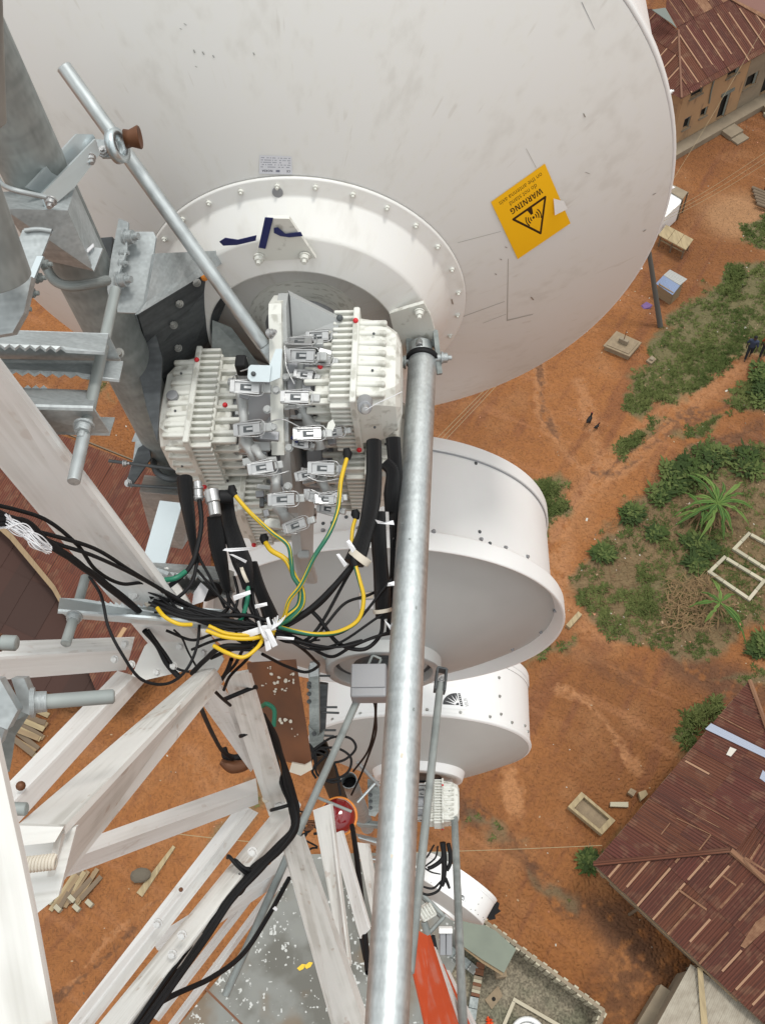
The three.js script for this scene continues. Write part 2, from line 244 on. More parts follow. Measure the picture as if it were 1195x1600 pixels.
function bolt(parent, p, dir, r, mat = M.bolt, low = false, name = 'bolt') { const [x, , z] = basisZ(dir); inst(parent, name, low ? hexLow : hexGeo, mat, [frameMat(p, x, z, x.clone().cross(z)).scale(V3(r, r, r))]); }
function dot(parent, p, r, mat, n, name) { const m = shadows(new THREE.Mesh(dot.g ??= new THREE.SphereGeometry(1, 10, 8), mat)); m.name = name; m.position.copy(p).sub(origin(parent)); m.scale.set(r, r, r); parent.add(m); }
// ---------------------------------------------------------------- the ground: red laterite yard, worn tracks, weeds
const W2 = (pts, h = 0) => pts.map(([x, y]) => { const p = g(x, y, h); return [p.x, p.z]; });
const weeds = [ // outlines of the weedy patches, thickness of growth, darkness of the soil under them
  [[[1230, 385], [1195, 400], [1150, 415], [1100, 452], [1060, 485], [1035, 512], [1004, 538], [1003, 560], [978, 588], [974, 640], [990, 646], [1050, 636], [1088, 606], [1130, 572], [1168, 566], [1230, 540]], 0.95, 0.35],
  [[[1030, 650], [1000, 662], [970, 682], [957, 700], [966, 724], [982, 700], [1012, 684], [1042, 664]], 0.8, 0.2],
  [[[1230, 325], [1195, 335], [1150, 350], [1158, 374], [1195, 390], [1240, 380]], 0.95, 0.3],
  [[[1230, 560], [1185, 590], [1150, 615], [1120, 622], [1140, 640], [1195, 636], [1230, 620]], 0.75, 0.6],
  [[[1140, 645], [1090, 655], [1055, 675], [1050, 692], [1085, 690], [1130, 668]], 0.75, 0.3],
  [[[1230, 690], [1140, 690], [1080, 700], [1040, 738], [1012, 742], [985, 770], [958, 800], [925, 842], [897, 880], [893, 930], [915, 962], [960, 985], [1000, 1010], [1060, 1032], [1105, 1018], [1150, 1000], [1230, 975]], 0.5, 0.85],
  [[[1080, 850], [1040, 900], [1000, 890], [960, 930], [990, 970], [1050, 940], [1100, 900]], 0.8, 0.5],
  [[[1150, 970], [1100, 930], [1060, 950], [1050, 985], [1100, 1000]], 0.15, 1.0],
  [[[838, 752], [868, 744], [874, 738], [878, 752], [888, 770], [899, 787], [898, 802], [880, 812], [862, 832], [850, 838], [820, 800]], 0.9, 0.3],
  [[[860, 1010], [888, 985], [893, 992], [880, 1012], [850, 1035], [818, 1047], [822, 1030]], 0.85, 0.3],
  [[[1132, 1088], [1108, 1098], [1068, 1124], [1053, 1150], [1054, 1182], [1076, 1166], [1122, 1118]], 1, 0.3],
  [[[1230, 990], [1185, 996], [1173, 1018], [1195, 1034], [1230, 1030]], 0.8, 0.5],
  [[[720, 1268], [760, 1282], [806, 1316], [800, 1330], [765, 1312], [728, 1292]], 0.45, 0.9],
  [[[830, 1362], [862, 1374], [905, 1405], [900, 1428], [865, 1412], [832, 1388]], 0.4, 0.8],
  [[[905, 1350], [940, 1322], [960, 1296], [972, 1290], [950, 1324], [932, 1350], [915, 1362]], 0.85, 0.4],
  [[[305, 1345], [340, 1300], [392, 1232], [420, 1215], [402, 1262], [372, 1300], [335, 1345], [300, 1372]], 0.5, 0.6],
  [[[122, 590], [165, 592], [170, 622], [140, 615]], 0.8, 0.3],
  [[[1115, 1055], [1160, 1050], [1195, 1050], [1195, 1075], [1150, 1075]], 0.6, 0.8],
].map(([p, dens, soil]) => { const w = W2(p); return { w, dens, soil, x0: Math.min(...w.map((a) => a[0])) - 2, x1: Math.max(...w.map((a) => a[0])) + 2, z0: Math.min(...w.map((a) => a[1])) - 2, z1: Math.max(...w.map((a) => a[1])) + 2 }; });
function sd(w, x, z) { // signed distance to an outline on the ground, inside positive
  let d = 1e9, ins = false;
  for (let i = 0, j = w.length - 1; i < w.length; j = i++) { const [ax, az] = w[i], [bx, bz] = w[j]; const ex = bx - ax, ez = bz - az, t = Math.max(0, Math.min(1, ((x - ax) * ex + (z - az) * ez) / (ex * ex + ez * ez))), dx = x - ax - ex * t, dz = z - az - ez * t; d = Math.min(d, dx * dx + dz * dz); if ((az > z) !== (bz > z) && x < (bx - ax) * (z - az) / (bz - az) + ax) ins = !ins; }
  return (ins ? 1 : -1) * Math.sqrt(d);
}
function weedAt(x, z) {
  let gr = 0, soil = 0; const wx = x + 1.6 * (fbm(x * 0.9, z * 0.9, 11, 3) - 0.5), wz = z + 1.6 * (fbm(x * 0.9, z * 0.9, 12, 3) - 0.5);
  for (const p of weeds) if (x > p.x0 && x < p.x1 && z > p.z0 && z < p.z1) { const m = sm(-0.25, 0.45, sd(p.w, wx, wz)); if (m > 0) { gr = Math.max(gr, m * p.dens); soil = Math.max(soil, m * p.soil); } }
  return [gr, soil];
}
const tracks = [ // tyre ruts, run-off lines, paths: line, half width, lighter or darker
  [[[838, 560], [842, 640], [875, 700], [905, 730], [955, 745], [1000, 720]], 0.35, 1], [[[905, 600], [920, 650], [935, 720]], 0.4, 1],
  [[[1195, 545], [1120, 590], [1050, 640], [1000, 690], [960, 720], [920, 760], [880, 800], [870, 850], [865, 950], [950, 990]], 0.9, 1],
  [[[965, 720], [1000, 690], [1050, 655], [1085, 640]], 0.18, -1], [[[930, 735], [960, 742], [1000, 715]], 0.2, -1],
  [[[870, 1075], [920, 1100], [960, 1150], [990, 1200]], 0.25, 1], [[[1060, 1040], [1120, 1065], [1180, 1075]], 1.0, -1], [[[1195, 690], [1120, 700], [1090, 690]], 0.8, -0.7],
  [[[760, 1290], [830, 1360], [900, 1410]], 0.5, -0.6], [[[235, 1410], [165, 1470], [110, 1540]], 0.12, 1], [[[250, 1400], [170, 1490], [90, 1560]], 0.1, -1], [[[960, 1440], [1000, 1500], [960, 1560]], 1.3, -0.9],
  [[[930, 1420], [985, 1480], [1060, 1530]], 0.8, -0.8], [[[840, 570], [850, 650], [885, 710], [925, 740]], 0.12, -1], [[[1010, 700], [1060, 665], [1120, 640], [1195, 610]], 0.25, -0.9], [[[965, 720], [940, 745], [915, 735]], 0.14, -1], [[[1195, 660], [1130, 690], [1060, 720]], 0.3, -0.8], [[[880, 1010], [940, 1040], [1000, 1060]], 0.5, -0.5], [[[740, 1265], [800, 1310], [840, 1370], [890, 1415]], 0.35, -1], [[[870, 1070], [900, 1085], [945, 1130], [975, 1190]], 0.1, 1], [[[700, 1230], [720, 1270], [760, 1300]], 0.25, -0.9], [[[300, 1180], [340, 1240], [320, 1300]], 0.7, 0.6],
].map(([p, w, s]) => [W2(p), w, s]);
const sandC = W2([[1148, 335]])[0], sandB = W2([[800, 1240]])[0];
const GX = -40, GZ = -82, GS = 90;
function earth(x, z) {
  const big = fbm(x * 0.09, z * 0.09, 60, 4), mid = fbm(x * 0.6, z * 0.6, 61, 4), fine = fbm(x * 3.2, z * 3.2, 62, 4), grit = vn(x * 16, z * 16, 63);
  let c = mixc([0.268, 0.104, 0.032], [0.19, 0.073, 0.023], sm(0.33, 0.68, big));
  c = mixc(c, [0.3, 0.14, 0.06], 0.4 * sm(0.52, 0.8, mid)); c = mixc(c, [0.14, 0.05, 0.022], 0.25 * sm(0.55, 0.75, fine)); { const a = x * 0.8 + z * 0.6, b = x * 0.6 - z * 0.8; c = mixc(c, [0.14, 0.05, 0.024], 0.5 * sm(0.55, 0.78, fbm(a * 1.5, b * 0.22, 66, 4))); c = mixc(c, [0.33, 0.145, 0.065], 0.35 * sm(0.58, 0.8, fbm(a * 0.25, b * 1.7, 68, 4))); }
  const dd = Math.hypot((x - sandC[0]) / 2.6, (z - sandC[1]) / 2.2); c = mixc(c, [0.36, 0.2, 0.1], 0.65 * (1 - sm(0.35, 1.2, dd + 0.5 * (mid - 0.5))));
  const d2 = Math.hypot((x - sandB[0]) / 0.5, (z - sandB[1]) / 1.3); c = mixc(c, [0.42, 0.2, 0.09], 0.6 * (1 - sm(0.5, 1.2, d2 + (fine - 0.5))));
  for (const [w, hw, s] of tracks) { let d = 1e9; for (let i = 0; i + 1 < w.length; i++) { const [ax, az] = w[i], [bx, bz] = w[i + 1]; const ex = bx - ax, ez = bz - az, L = ex * ex + ez * ez; const t = Math.max(0, Math.min(1, ((x - ax) * ex + (z - az) * ez) / L)), dx = x - ax - ex * t, dz = z - az - ez * t; const e = dx * dx + dz * dz; if (e < d) d = e; if (d > 400) break; } if (d < 25) { d = Math.sqrt(d) + 0.9 * (mid - 0.5) + 0.6 * (fine - 0.5); const m = 1 - sm(hw * 0.4, hw * 1.4, d); if (m > 0) c = s > 0 ? mixc(c, [0.37, 0.175, 0.08], 0.55 * s * m * sm(0.2, 0.5, fine)) : mixc(c, [0.085, 0.04, 0.022], -0.7 * s * m * sm(0.25, 0.55, fine)); } }
  const [gr, soil] = weedAt(x, z);
  if (soil > 0) c = mixc(c, mixc([0.13, 0.085, 0.05], [0.22, 0.125, 0.07], fine), 0.9 * soil * sm(0.2, 0.6, mid + 0.3 * soil));
  if (gr > 0) c = mixc(c, mixc([0.085, 0.095, 0.04], [0.13, 0.125, 0.06], fine), 0.85 * gr * sm(0.25, 0.6, fine + gr * 0.35));
  return mulc(c, 0.88 + 0.24 * grit);
}
{
  const n = 2048, t = tex(n, (u, v) => earth(GX + u * GS, GZ + v * GS), {});
  t.wrapS = t.wrapT = THREE.MirroredRepeatWrapping; t.anisotropy = 8;
  const bt = tex(512, (u, v) => 0.6 * fbm(u * 12, v * 12, 70, 6, 12) + 0.4 * vn(u * 120, v * 120, 75, 120), { color: false, rep: [9, 9] });
  const geo = new THREE.PlaneGeometry(4000, 4000, 8, 8).rotateX(-Math.PI / 2), p = geo.attributes.position, uv = geo.attributes.uv;
  for (let i = 0; i < p.count; i++) uv.setXY(i, (p.getX(i) - GX) / GS, (p.getZ(i) - GZ) / GS);
  structure('ground', geo, std({ map: t, roughness: 1, bumpMap: bt, bumpScale: 0.2 }));
}
{ // weeds as small tufts of blades; litter and stones over the yard
  const blades = []; const r = rng(31);
  for (let i = 0; i < 9; i++) { const a = r() * 6.28, l = rr(0.06, 0.15, r), w = 0.02, o = rr(0, 0.06, r), x = Math.cos(a), z = Math.sin(a), px = -z * w, pz = x * w, h = rr(0.03, 0.08, r); const P = (t, s, y) => V3(x * (o + l * t) + px * s, y, z * (o + l * t) + pz * s); blades.push(P(0, -1, 0), P(0, 1, 0), P(0.6, 0.8, h), P(0, -1, 0), P(0.6, 0.8, h), P(1, 0, h * 0.75)); }
  const tuft = soup(blades, new Float32Array(blades.length * 2)); const mt = new THREE.MeshPhysicalMaterial({ color: 0xffffff, roughness: 1, specularIntensity: 0.15, side: THREE.DoubleSide });
  const spots = []; const areas = weeds.map((p) => (p.x1 - p.x0) * (p.z1 - p.z0)); const tot = areas.reduce((a, b) => a + b);
  weeds.forEach((p, i) => { const n = Math.round(70000 * areas[i] / tot); for (let k = 0; k < n; k++) { const x = rr(p.x0, p.x1, r), z = rr(p.z0, p.z1, r), [gr] = weedAt(x, z); if (gr > 0.05 && r() < 0.8 * gr * gr * sm(0.38, 0.66, fbm(x * 1.3, z * 1.3, 90, 3) + gr * 0.16)) spots.push([x, z]); } });
  const im = new THREE.InstancedMesh(tuft, mt, spots.length), m4 = new THREE.Matrix4(), qn = new THREE.Quaternion(), col = new THREE.Color();
  spots.forEach(([x, z], i) => { const s = rr(0.5, 1.5, r) * (x > 9 && x < 15 && z > -12 && z < -6 ? 2.3 : fbm(x * 0.5, z * 0.5, 97, 3) > 0.55 ? 1.5 : 0.9); qn.setFromAxisAngle(V3(0, 1, 0), r() * 6.28); m4.compose(V3(x, 0, z), qn, V3(s, s * rr(0.7, 1.3, r), s)); im.setMatrixAt(i, m4); const t = fbm(x * 0.8, z * 0.8, 95, 3) + rr(-0.25, 0.25, r); col.setRGB(...mixc([0.058, 0.084, 0.025], [0.155, 0.17, 0.06], t)); im.setColorAt(i, col); });
  im.name = 'grass'; im.userData = { label: 'low green weeds growing in patches over the red earth yard', category: 'grass', kind: 'stuff' }; shadows(im); scene.add(im);
  const chip = new RoundedBoxGeometry(1, 0.25, 0.6, 1, 0.1);
  const sp2 = []; for (let k = 0; k < 26000; k++) { const x = rr(-20, 32, r), z = rr(-62, 3, r), [gr, soil] = weedAt(x, z); if (r() < (0.04 + 0.7 * soil + 0.1 * gr) * sm(0.35, 0.65, fbm(x * 0.5, z * 0.5, 99, 3)) * 1.6) sp2.push([x, z]); }
  const lm = new THREE.InstancedMesh(chip, std({ color: 0xffffff, roughness: 0.9 }), sp2.length);
  sp2.forEach(([x, z], i) => { const s = rr(0.03, 0.1, r) * (r() < 0.06 ? 1.9 : 1); qn.setFromEuler(new THREE.Euler(rr(-0.3, 0.3, r), r() * 6.28, rr(-0.3, 0.3, r))); m4.compose(V3(x, 0.01, z), qn, V3(s, s, s)); lm.setMatrixAt(i, m4); const t = r(); col.setRGB(...(t < 0.2 ? [0.5, 0.46, 0.4] : t < 0.6 ? [0.38, 0.26, 0.16] : t < 0.9 ? [0.16, 0.1, 0.06] : [0.45, 0.2, 0.12])); lm.setColorAt(i, col); });
  lm.name = 'litter'; lm.userData = { label: 'scattered scraps, paper bits and pebbles over the yard', category: 'litter', kind: 'stuff' }; shadows(lm); scene.add(lm);
  const tw = []; for (let k = 0; k < 1900; k++) { const c = weeds[5], x = rr(c.x0 + 2, c.x1 - 2, r), z = rr(c.z0 + 2, c.z1 - 2, r); if (sd(c.w, x, z) < 0.2) continue; const a = r() * 6.28, l = rr(0.06, 0.34, r), d = V3(Math.cos(a) * l, rr(-0.05, 0.05, r), Math.sin(a) * l), p = V3(x, 0.05, z); tw.push(rod(p.clone().sub(d), p.clone().add(d), 0.009, 0.005, 4)); }
  const tm = structure('straw', tw, M.dry, 'stuff'); tm.userData.label = 'dry straw and twigs strewn over the garden soil'; tm.userData.category = 'straw';
}

// ---------------------------------------------------------------- roofs of separate corrugated sheets
function clip(poly, x0, x1, y0, y1) { // polygon cut to a rectangle
  const cut = (P, f) => { const o = []; for (let i = 0; i < P.length; i++) { const a = P[i], b = P[(i + 1) % P.length], fa = f(a), fb = f(b); if (fa >= 0) o.push(a); if ((fa >= 0) !== (fb >= 0)) { const t = fa / (fa - fb); o.push([a[0] + (b[0] - a[0]) * t, a[1] + (b[1] - a[1]) * t]); } } return o; };
  let p = cut(poly, (a) => a[0] - x0); p = p.length ? cut(p, (a) => x1 - a[0]) : p; p = p.length ? cut(p, (a) => a[1] - y0) : p; return p.length ? cut(p, (a) => y1 - a[1]) : p;
}
function sheets(roof, O, U, Vv, poly, sw, sl, seed, mats = M.rust, odd = [], lap = 0.75) { // U along the eave, Vv up the slope, poly in those metres
  const r = rng(seed), n = U.clone().cross(Vv).normalize(); if (n.y < 0) n.negate();
  const xs = poly.map((p) => p[0]), ys = poly.map((p) => p[1]); let row = 0;
  for (let y = Math.min(...ys); y < Math.max(...ys); y += sl, row++) { let colN = 0; for (let x = Math.min(...xs); x < Math.max(...xs); x += sw, colN++) {
    const c = clip(poly, x - 0.03, x + sw + 0.03, y - 0.12, y + sl); if (c.length < 3) continue;
    let ar = 0; c.forEach((a, i) => { const b = c[(i + 1) % c.length]; ar += a[0] * b[1] - b[0] * a[1]; }); if (Math.abs(ar) < 0.06) continue;
    const lift = 0.012 + (colN % 2) * 0.022 + (1 - (row % 2)) * 0.0 + row * 0.004, tilt = rr(-0.008, 0.008, r), xm = x + sw / 2;
    const P = (a, h) => O.clone().addScaledVector(U, a[0]).addScaledVector(Vv, a[1]).addScaledVector(n, h + lift + tilt * (a[0] - xm) / sw + (a[1] < y ? 0.02 : 0));
    const top = c.map((a) => P(a, 0.01)), bot = c.map((a) => P(a, 0)); const gm = loft(top, bot); const uv = [];
    const ps = gm.attributes.position; for (let i = 0; i < ps.count; i++) { const v = V3(ps.getX(i), ps.getY(i), ps.getZ(i)).sub(O); uv.push(v.dot(U), v.dot(Vv) + seed); }
    gm.setAttribute('uv', new THREE.Float32BufferAttribute(uv, 2));
    const sp = odd.find((o) => o[0] === colN && o[1] === row);
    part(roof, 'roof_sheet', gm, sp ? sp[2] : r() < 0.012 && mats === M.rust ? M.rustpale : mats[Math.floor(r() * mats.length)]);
    if (mats === M.rust && r() < lap && !sp) { // lighter worn lap along the sheet's edge
      const e = clip(poly, x - 0.035, x + 0.045, y + sl * rr(-0.05, 0.2, r), y + sl * rr(0.6, 1, r)); if (e.length >= 3) part(roof, 'lap_edge', loft(e.map((a) => P(a, 0.05)), e.map((a) => P(a, 0.011))), r() < 0.7 ? M.lap : M.rustpale);
    }
  } }
}
function inFacet(px, O, n, U, Vv) { return px.map(([x, y]) => { const p = onPlane(x, y, O, n).sub(O); return [p.dot(U), p.dot(Vv)]; }); }
function quad(p0, p1, p2, p3, t, out) { const A = [p0, p1, p2, p3]; return loft(A, A.map((p) => p.clone().addScaledVector(out, -t))); }
const UP = V3(0, 1, 0);

{ // plastered house, top right
  const eh = 4.5, E0 = g(1064, 154, eh), E1 = g(1195, 81, eh), U = E1.clone().sub(E0).normalize(), nOut = V3(-U.z, 0, U.x); if (nOut.z < 0) nOut.negate();
  const hs = thing('plaster_house', 'ochre plastered house with small dark windows under a rusty sheet roof', 'house', V3(E0.x + 4, 0, E0.z - 6));
  const sl = 24 * Math.PI / 180, Vv = nOut.clone().multiplyScalar(-Math.cos(sl)).addScaledVector(UP, Math.sin(sl)), n1 = U.clone().cross(Vv).normalize();
  const roof = part(hs, 'roof', [quad(E0, E0.clone().addScaledVector(U, 14), E0.clone().addScaledVector(U, 14).addScaledVector(Vv, 0.12), E0.clone().addScaledVector(Vv, 0.12), 0.1, n1)], M.wood[2]);
  sheets(roof, E0, U, Vv, inFacet([[1064, 154], [1059, 48], [1039, 13], [1046, -60], [1139, -2], [1330, 94], [1330, 6]], E0, n1, U, Vv), 0.78, 3.6, 5, M.rust, [], 0.97);
  const Wd = nOut.clone().negate(), hp = onPlane(1059, 48, E0, n1), n2 = Wd.clone().cross(hp.clone().sub(E0)).normalize(); if (n2.y < 0) n2.negate(); const V2 = n2.clone().cross(Wd).normalize(); if (V2.y < 0) V2.negate();
  sheets(roof, E0, Wd, V2, inFacet([[1064, 154], [1059, 48], [1018, 14], [940, 20], [980, 120]], E0, n2, Wd, V2), 0.78, 2.7, 9);
  const far = onPlane(1139, -2, E0, n1), far2 = onPlane(1330, 94, E0, n1), fd = far2.clone().sub(far).normalize(), fn = V3(U.x, 0, U.z).multiplyScalar(0.75).addScaledVector(Wd, 0.5).normalize();
  const Vf = fn.clone().addScaledVector(UP, 0.12).normalize(); part(roof, 'roof_slope', quad(far, far2, far2.clone().addScaledVector(Vf, 6), far.clone().addScaledVector(Vf, 6), 0.05, UP), std({ color: [0.2, 0.1, 0.08], roughness: 0.9 }));
  part(roof, 'ridge_cap', plate([[1136, -4], [1143, -3], [1205, 28], [1205, 36]].map(([x, y]) => onPlane(x, y, E0.clone().addScaledVector(n1, 0.12), n1)), 0.05), M.rustpale);
  part(roof, 'hip_cap', [rod(E0.clone().addScaledVector(UP, 0.05), hp.clone().addScaledVector(UP, 0.06), 0.07, 0.07, 8)], M.cap);
  part(roof, 'flashing', plate([[1018, 15], [1039, 12], [1057, 44], [1048, 36]].map(([x, y]) => onPlane(x, y, E0.clone().addScaledVector(UP, 0.25), n1)), 0.04), M.frame);
  const w0 = g(1055, 224, 0.45), wallP = w0.clone(); // wall plane stands behind the eave line
  const along = (p) => p.clone().sub(wallP).dot(U), wp = (x, y) => onPlane(x, y, wallP, nOut);
  const top = 4.55, wL = -0.35, wR = 9.5; const wq = (a, h) => V3(wallP.x, 0, wallP.z).addScaledVector(U, a).setY(h);
  const hole = (x0, x1, y0, y1) => [x0, x1, y0, y1]; const A = (x, y) => { const p = wp(x, y); return [along(p), p.y]; };
  const op = [ // openings: the two ends and the heights
    [A(1067, 195)[0], A(1077.5, 190)[0], A(1066, 203)[1], A(1068, 187)[1], 'window'], [A(1093, 180)[0], A(1104, 173)[0], A(1092, 185)[1], A(1094, 172)[1], 'window'],
    [A(1123.5, 166)[0], A(1137, 160)[0], 0.45, A(1126, 152)[1], 'door'], [A(1164, 130)[0], A(1182, 122)[0], A(1162, 140)[1], A(1167, 120)[1], 'window'],
    [A(1078, 151)[0], A(1096, 145)[0], A(1077.5, 155)[1], Math.min(4.3, A(1079, 145)[1]), 'window'], [A(1135, 119)[0], A(1154, 109)[0], A(1134, 123)[1], Math.min(4.35, A(1137, 114)[1]), 'window'], [A(1192, 127)[0], A(1192, 127)[0] + 0.9, 0.45, 2.4, 'door'],
  ].sort((a, b) => a[0] - b[0]);
  const sh = new THREE.Shape([[wL, 0], [wR, 0], [wR, top], [wL, top]].map(([a, b]) => new THREE.Vector2(a, b)));
  for (const o of op) sh.holes.push(new THREE.Path([[o[0], o[2]], [o[0], o[3]], [o[1], o[3]], [o[1], o[2]]].map(([a, b]) => new THREE.Vector2(a, b))));
  const wg = new THREE.ExtrudeGeometry(sh, { depth: 0.25, bevelEnabled: false }); wg.translate(0, 0, -0.25); uvBox(wg); wg.applyMatrix4(frameMat(V3(wallP.x, 0, wallP.z), U, UP, nOut));
  const wall = part(hs, 'wall', wg, M.plaster);
  const split = A(1168, 110)[0]; // the right-hand bay is left in bare render
  const sh2 = new THREE.Shape([[split, 0], [wR, 0], [wR, top], [split, top]].map(([a, b]) => new THREE.Vector2(a, b))); for (const o of op) if (o[0] > split) sh2.holes.push(new THREE.Path([[o[0], o[2]], [o[0], o[3]], [o[1], o[3]], [o[1], o[2]]].map(([a, b]) => new THREE.Vector2(a, b))));
  else if (o[1] > split) continue;
  const wg2 = new THREE.ExtrudeGeometry(sh2, { depth: 0.012, bevelEnabled: false }); uvBox(wg2); wg2.applyMatrix4(frameMat(V3(wallP.x, 0, wallP.z).addScaledVector(nOut, 0.002), U, UP, nOut)); part(wall, 'bare_panel', wg2, M.render, 'bare grey render on the right bay');
  part(hs, 'end_wall', box(wq(wL + 0.127, top / 2).addScaledVector(nOut, -4.26), U, UP, nOut, 0.25, top, 8, 0), M.plaster);
  op.forEach((o, i) => {
    const c = wq((o[0] + o[1]) / 2, (o[2] + o[3]) / 2), w = o[1] - o[0], h = o[3] - o[2];
    const f = part(hs, o[4], [box(c.clone().addScaledVector(nOut, -0.2), U, UP, nOut, w, h, 0.04)], M.hole);
    part(f, 'frame', [[-1, 0], [1, 0]].map(([s]) => box(c.clone().addScaledVector(U, s * (w / 2 - 0.03)).addScaledVector(nOut, -0.1), U, UP, nOut, 0.06, h, 0.1)).concat([box(c.clone().addScaledVector(UP, h / 2 - 0.03).addScaledVector(nOut, -0.1), U, UP, nOut, w - 0.12, 0.06, 0.1)]), M.frame);
    if (i < 2) part(f, 'pane', box(c.clone().addScaledVector(UP, h * (i ? 0.38 : 0.25)).addScaledVector(nOut, -0.12), U, UP, nOut, w - 0.13, h * (i ? 0.14 : 0.32), 0.02), M.glassblue, 'pale blue pane');
    else part(f, 'shutter', box(c.clone().addScaledVector(U, w * 0.35).addScaledVector(nOut, -0.05), U, UP, nOut, w * 0.22, h * 0.9, 0.03), M.frame);
    if (o[4] === 'window') part(f, 'sill', box(wq((o[0] + o[1]) / 2, o[2] - 0.04).addScaledVector(nOut, 0.04), U, UP, nOut, w + 0.16, 0.07, 0.12), M.render);
    else part(f, 'lintel', box(wq((o[0] + o[1]) / 2, o[3] + 0.14).addScaledVector(nOut, 0.035), U, UP, nOut, w + 0.3, 0.2, 0.1), M.frame);
  });
  part(hs, 'plinth', [box(wq(4.4, 0.22).addScaledVector(nOut, 0.42), U, UP, nOut, 10.4, 0.44, 0.82, 0.02)], M.render);
  const st = g(1143, 205, 0.2); part(hs, 'step', [box(V3(st.x, 0.15, st.z), U, UP, nOut, 1.1, 0.3, 0.9, 0.02)], M.render); part(hs, 'step', [box(V3(st.x, 0.06, st.z).addScaledVector(nOut, 0.75), U, UP, nOut, 1, 0.14, 0.6, 0.02)], M.render);
  part(hs, 'pipe', cable([wq(A(1112, 132)[0], 4.2), wq(A(1110, 140)[0], 3.4), wq(A(1107, 158)[0], 2.4)].map((p) => p.addScaledVector(nOut, 0.05)), 0.05), M.frame);
}
{ // large rusty-roofed house, lower right
  const eh = 3, E0 = g(927, 1350, eh), Ea = g(1170, 1064, eh), U = Ea.clone().sub(E0).normalize(), W = V3(-U.z, 0, U.x); if (W.x < 0) W.negate();
  const hs = thing('long_house', 'large house under a dark rusty hipped roof with one pale zinc strip', 'house', V3(E0.x + 9, 0, E0.z));
  const sl = Math.atan2(2.15, 3.3), la = Ea.distanceTo(E0);
  const facet = (O, D, In, poly, seed, odd, sw, s2) => { const Vv = In.clone().multiplyScalar(Math.cos(sl)).addScaledVector(UP, Math.sin(sl)); return [Vv, D.clone().cross(Vv).normalize()]; };
  const Va = W.clone().multiplyScalar(Math.cos(sl)).addScaledVector(UP, Math.sin(sl)), Vb = U.clone().multiplyScalar(Math.cos(sl)).addScaledVector(UP, Math.sin(sl));
  const roof = part(hs, 'roof', [box(E0.clone().addScaledVector(U, la / 2).addScaledVector(UP, -0.08), U, UP, W, la, 0.14, 0.05), box(E0.clone().addScaledVector(W, 8).addScaledVector(UP, -0.08), U, UP, W, 0.05, 0.14, 16)], M.wood[2]);
  const run = la / 2 / Math.cos(sl), rise = 3.45 / Math.cos(sl);
  const pA = [[0, 0], [la, 0], [la - 3.45, rise], [3.45, rise]], Lb = 16, pB = [[0, 0], [Lb, 0], [Lb - 3.3, rise], [3.3, rise]];
  sheets(roof, E0, U, Va, pA, 0.72, 2.15, 13, M.rust, [], 0.06);
  // the slope facing the tower
  sheets(roof, E0, W, Vb, pB, 0.72, 2.15, 17, M.rust, [], 0.9);
  const T = E0.clone().addScaledVector(U, 3.45).addScaledVector(W, 3.3).setY(eh + rise * Math.sin(sl)), T2 = T.clone().addScaledVector(W, 9);
  // inner slopes fall back from the ridge line
  sheets(roof, T.clone().addScaledVector(UP, -0.02), W, U.clone().multiplyScalar(Math.cos(sl)).addScaledVector(UP, -Math.sin(sl)), [[0, 0], [10, 0], [10, 3.6], [0, 3.6]], 0.72, 2.15, 23);
  part(roof, 'hip_cap', rod(E0.clone().addScaledVector(UP, 0.06), T.clone().addScaledVector(UP, 0.06), 0.11, 0.11, 8), M.rust[3]); part(roof, 'ridge_cap', rod(T.clone().addScaledVector(UP, 0.06), T2.clone().addScaledVector(UP, 0.06), 0.12, 0.12, 8), M.rustpale);
  const hipB = E0.clone().addScaledVector(U, la), T3 = hipB.clone().addScaledVector(U, -3.45).addScaledVector(W, 3.3).setY(T.y); part(roof, 'hip_cap', rod(hipB.clone().addScaledVector(UP, 0.06), T3.addScaledVector(UP, 0.06), 0.1, 0.1, 8), M.rustpale);
  const nA = U.clone().cross(Va).normalize(), nB = W.clone().cross(Vb).normalize(); if (nA.y < 0) nA.negate(); if (nB.y < 0) nB.negate();
  const pa = (pts, h = 0.075) => pts.map(([x, y]) => onPlane(x, y, E0.clone().addScaledVector(nA, h), nA)), pb = (pts, h = 0.075) => pts.map(([x, y]) => onPlane(x, y, E0.clone().addScaledVector(nB, h), nB));
  part(roof, 'zinc_sheet', plate(pa([[1110, 1130], [1101, 1139], [1195, 1184], [1195, 1172]]), 0.012), M.zincroof, 'new pale zinc strip'); part(roof, 'zinc_sheet', plate(pa([[1191, 1203], [1186, 1216], [1200, 1226], [1200, 1212]]), 0.012), M.zincroof);
  part(roof, 'patch', plate(pa([[1140, 1167], [1150, 1171], [1141, 1182], [1134, 1179]]), 0.012), M.litter);
  for (const [a, b, w] of [[[1121, 1118], [1170, 1144], 1.6], [[1078, 1247], [1138, 1280], 1.2], [[1065, 1262], [1123, 1293], 1.2], [[1056, 1278], [1110, 1304], 1.4], [[1110, 1304], [1087, 1334], 2], [[1087, 1334], [1107, 1347], 1.5], [[1032, 1304], [1046, 1286], 1.6], [[1163, 1340], [1195, 1360], 3]]) { const dx = b[0] - a[0], dy = b[1] - a[1], l = Math.hypot(dx, dy), ox = -dy / l * w / 2, oy = dx / l * w / 2; part(roof, 'lap_edge', plate(pa([[a[0] + ox, a[1] + oy], [b[0] + ox, b[1] + oy], [b[0] - ox, b[1] - oy], [a[0] - ox, a[1] - oy]]), 0.01), M.rustpale); }
  part(roof, 'patch', plate(pb([[1180, 1440], [1195, 1430], [1198, 1450], [1163, 1482], [1156, 1478]]), 0.012), M.rustpale, 'paler bare sheet');
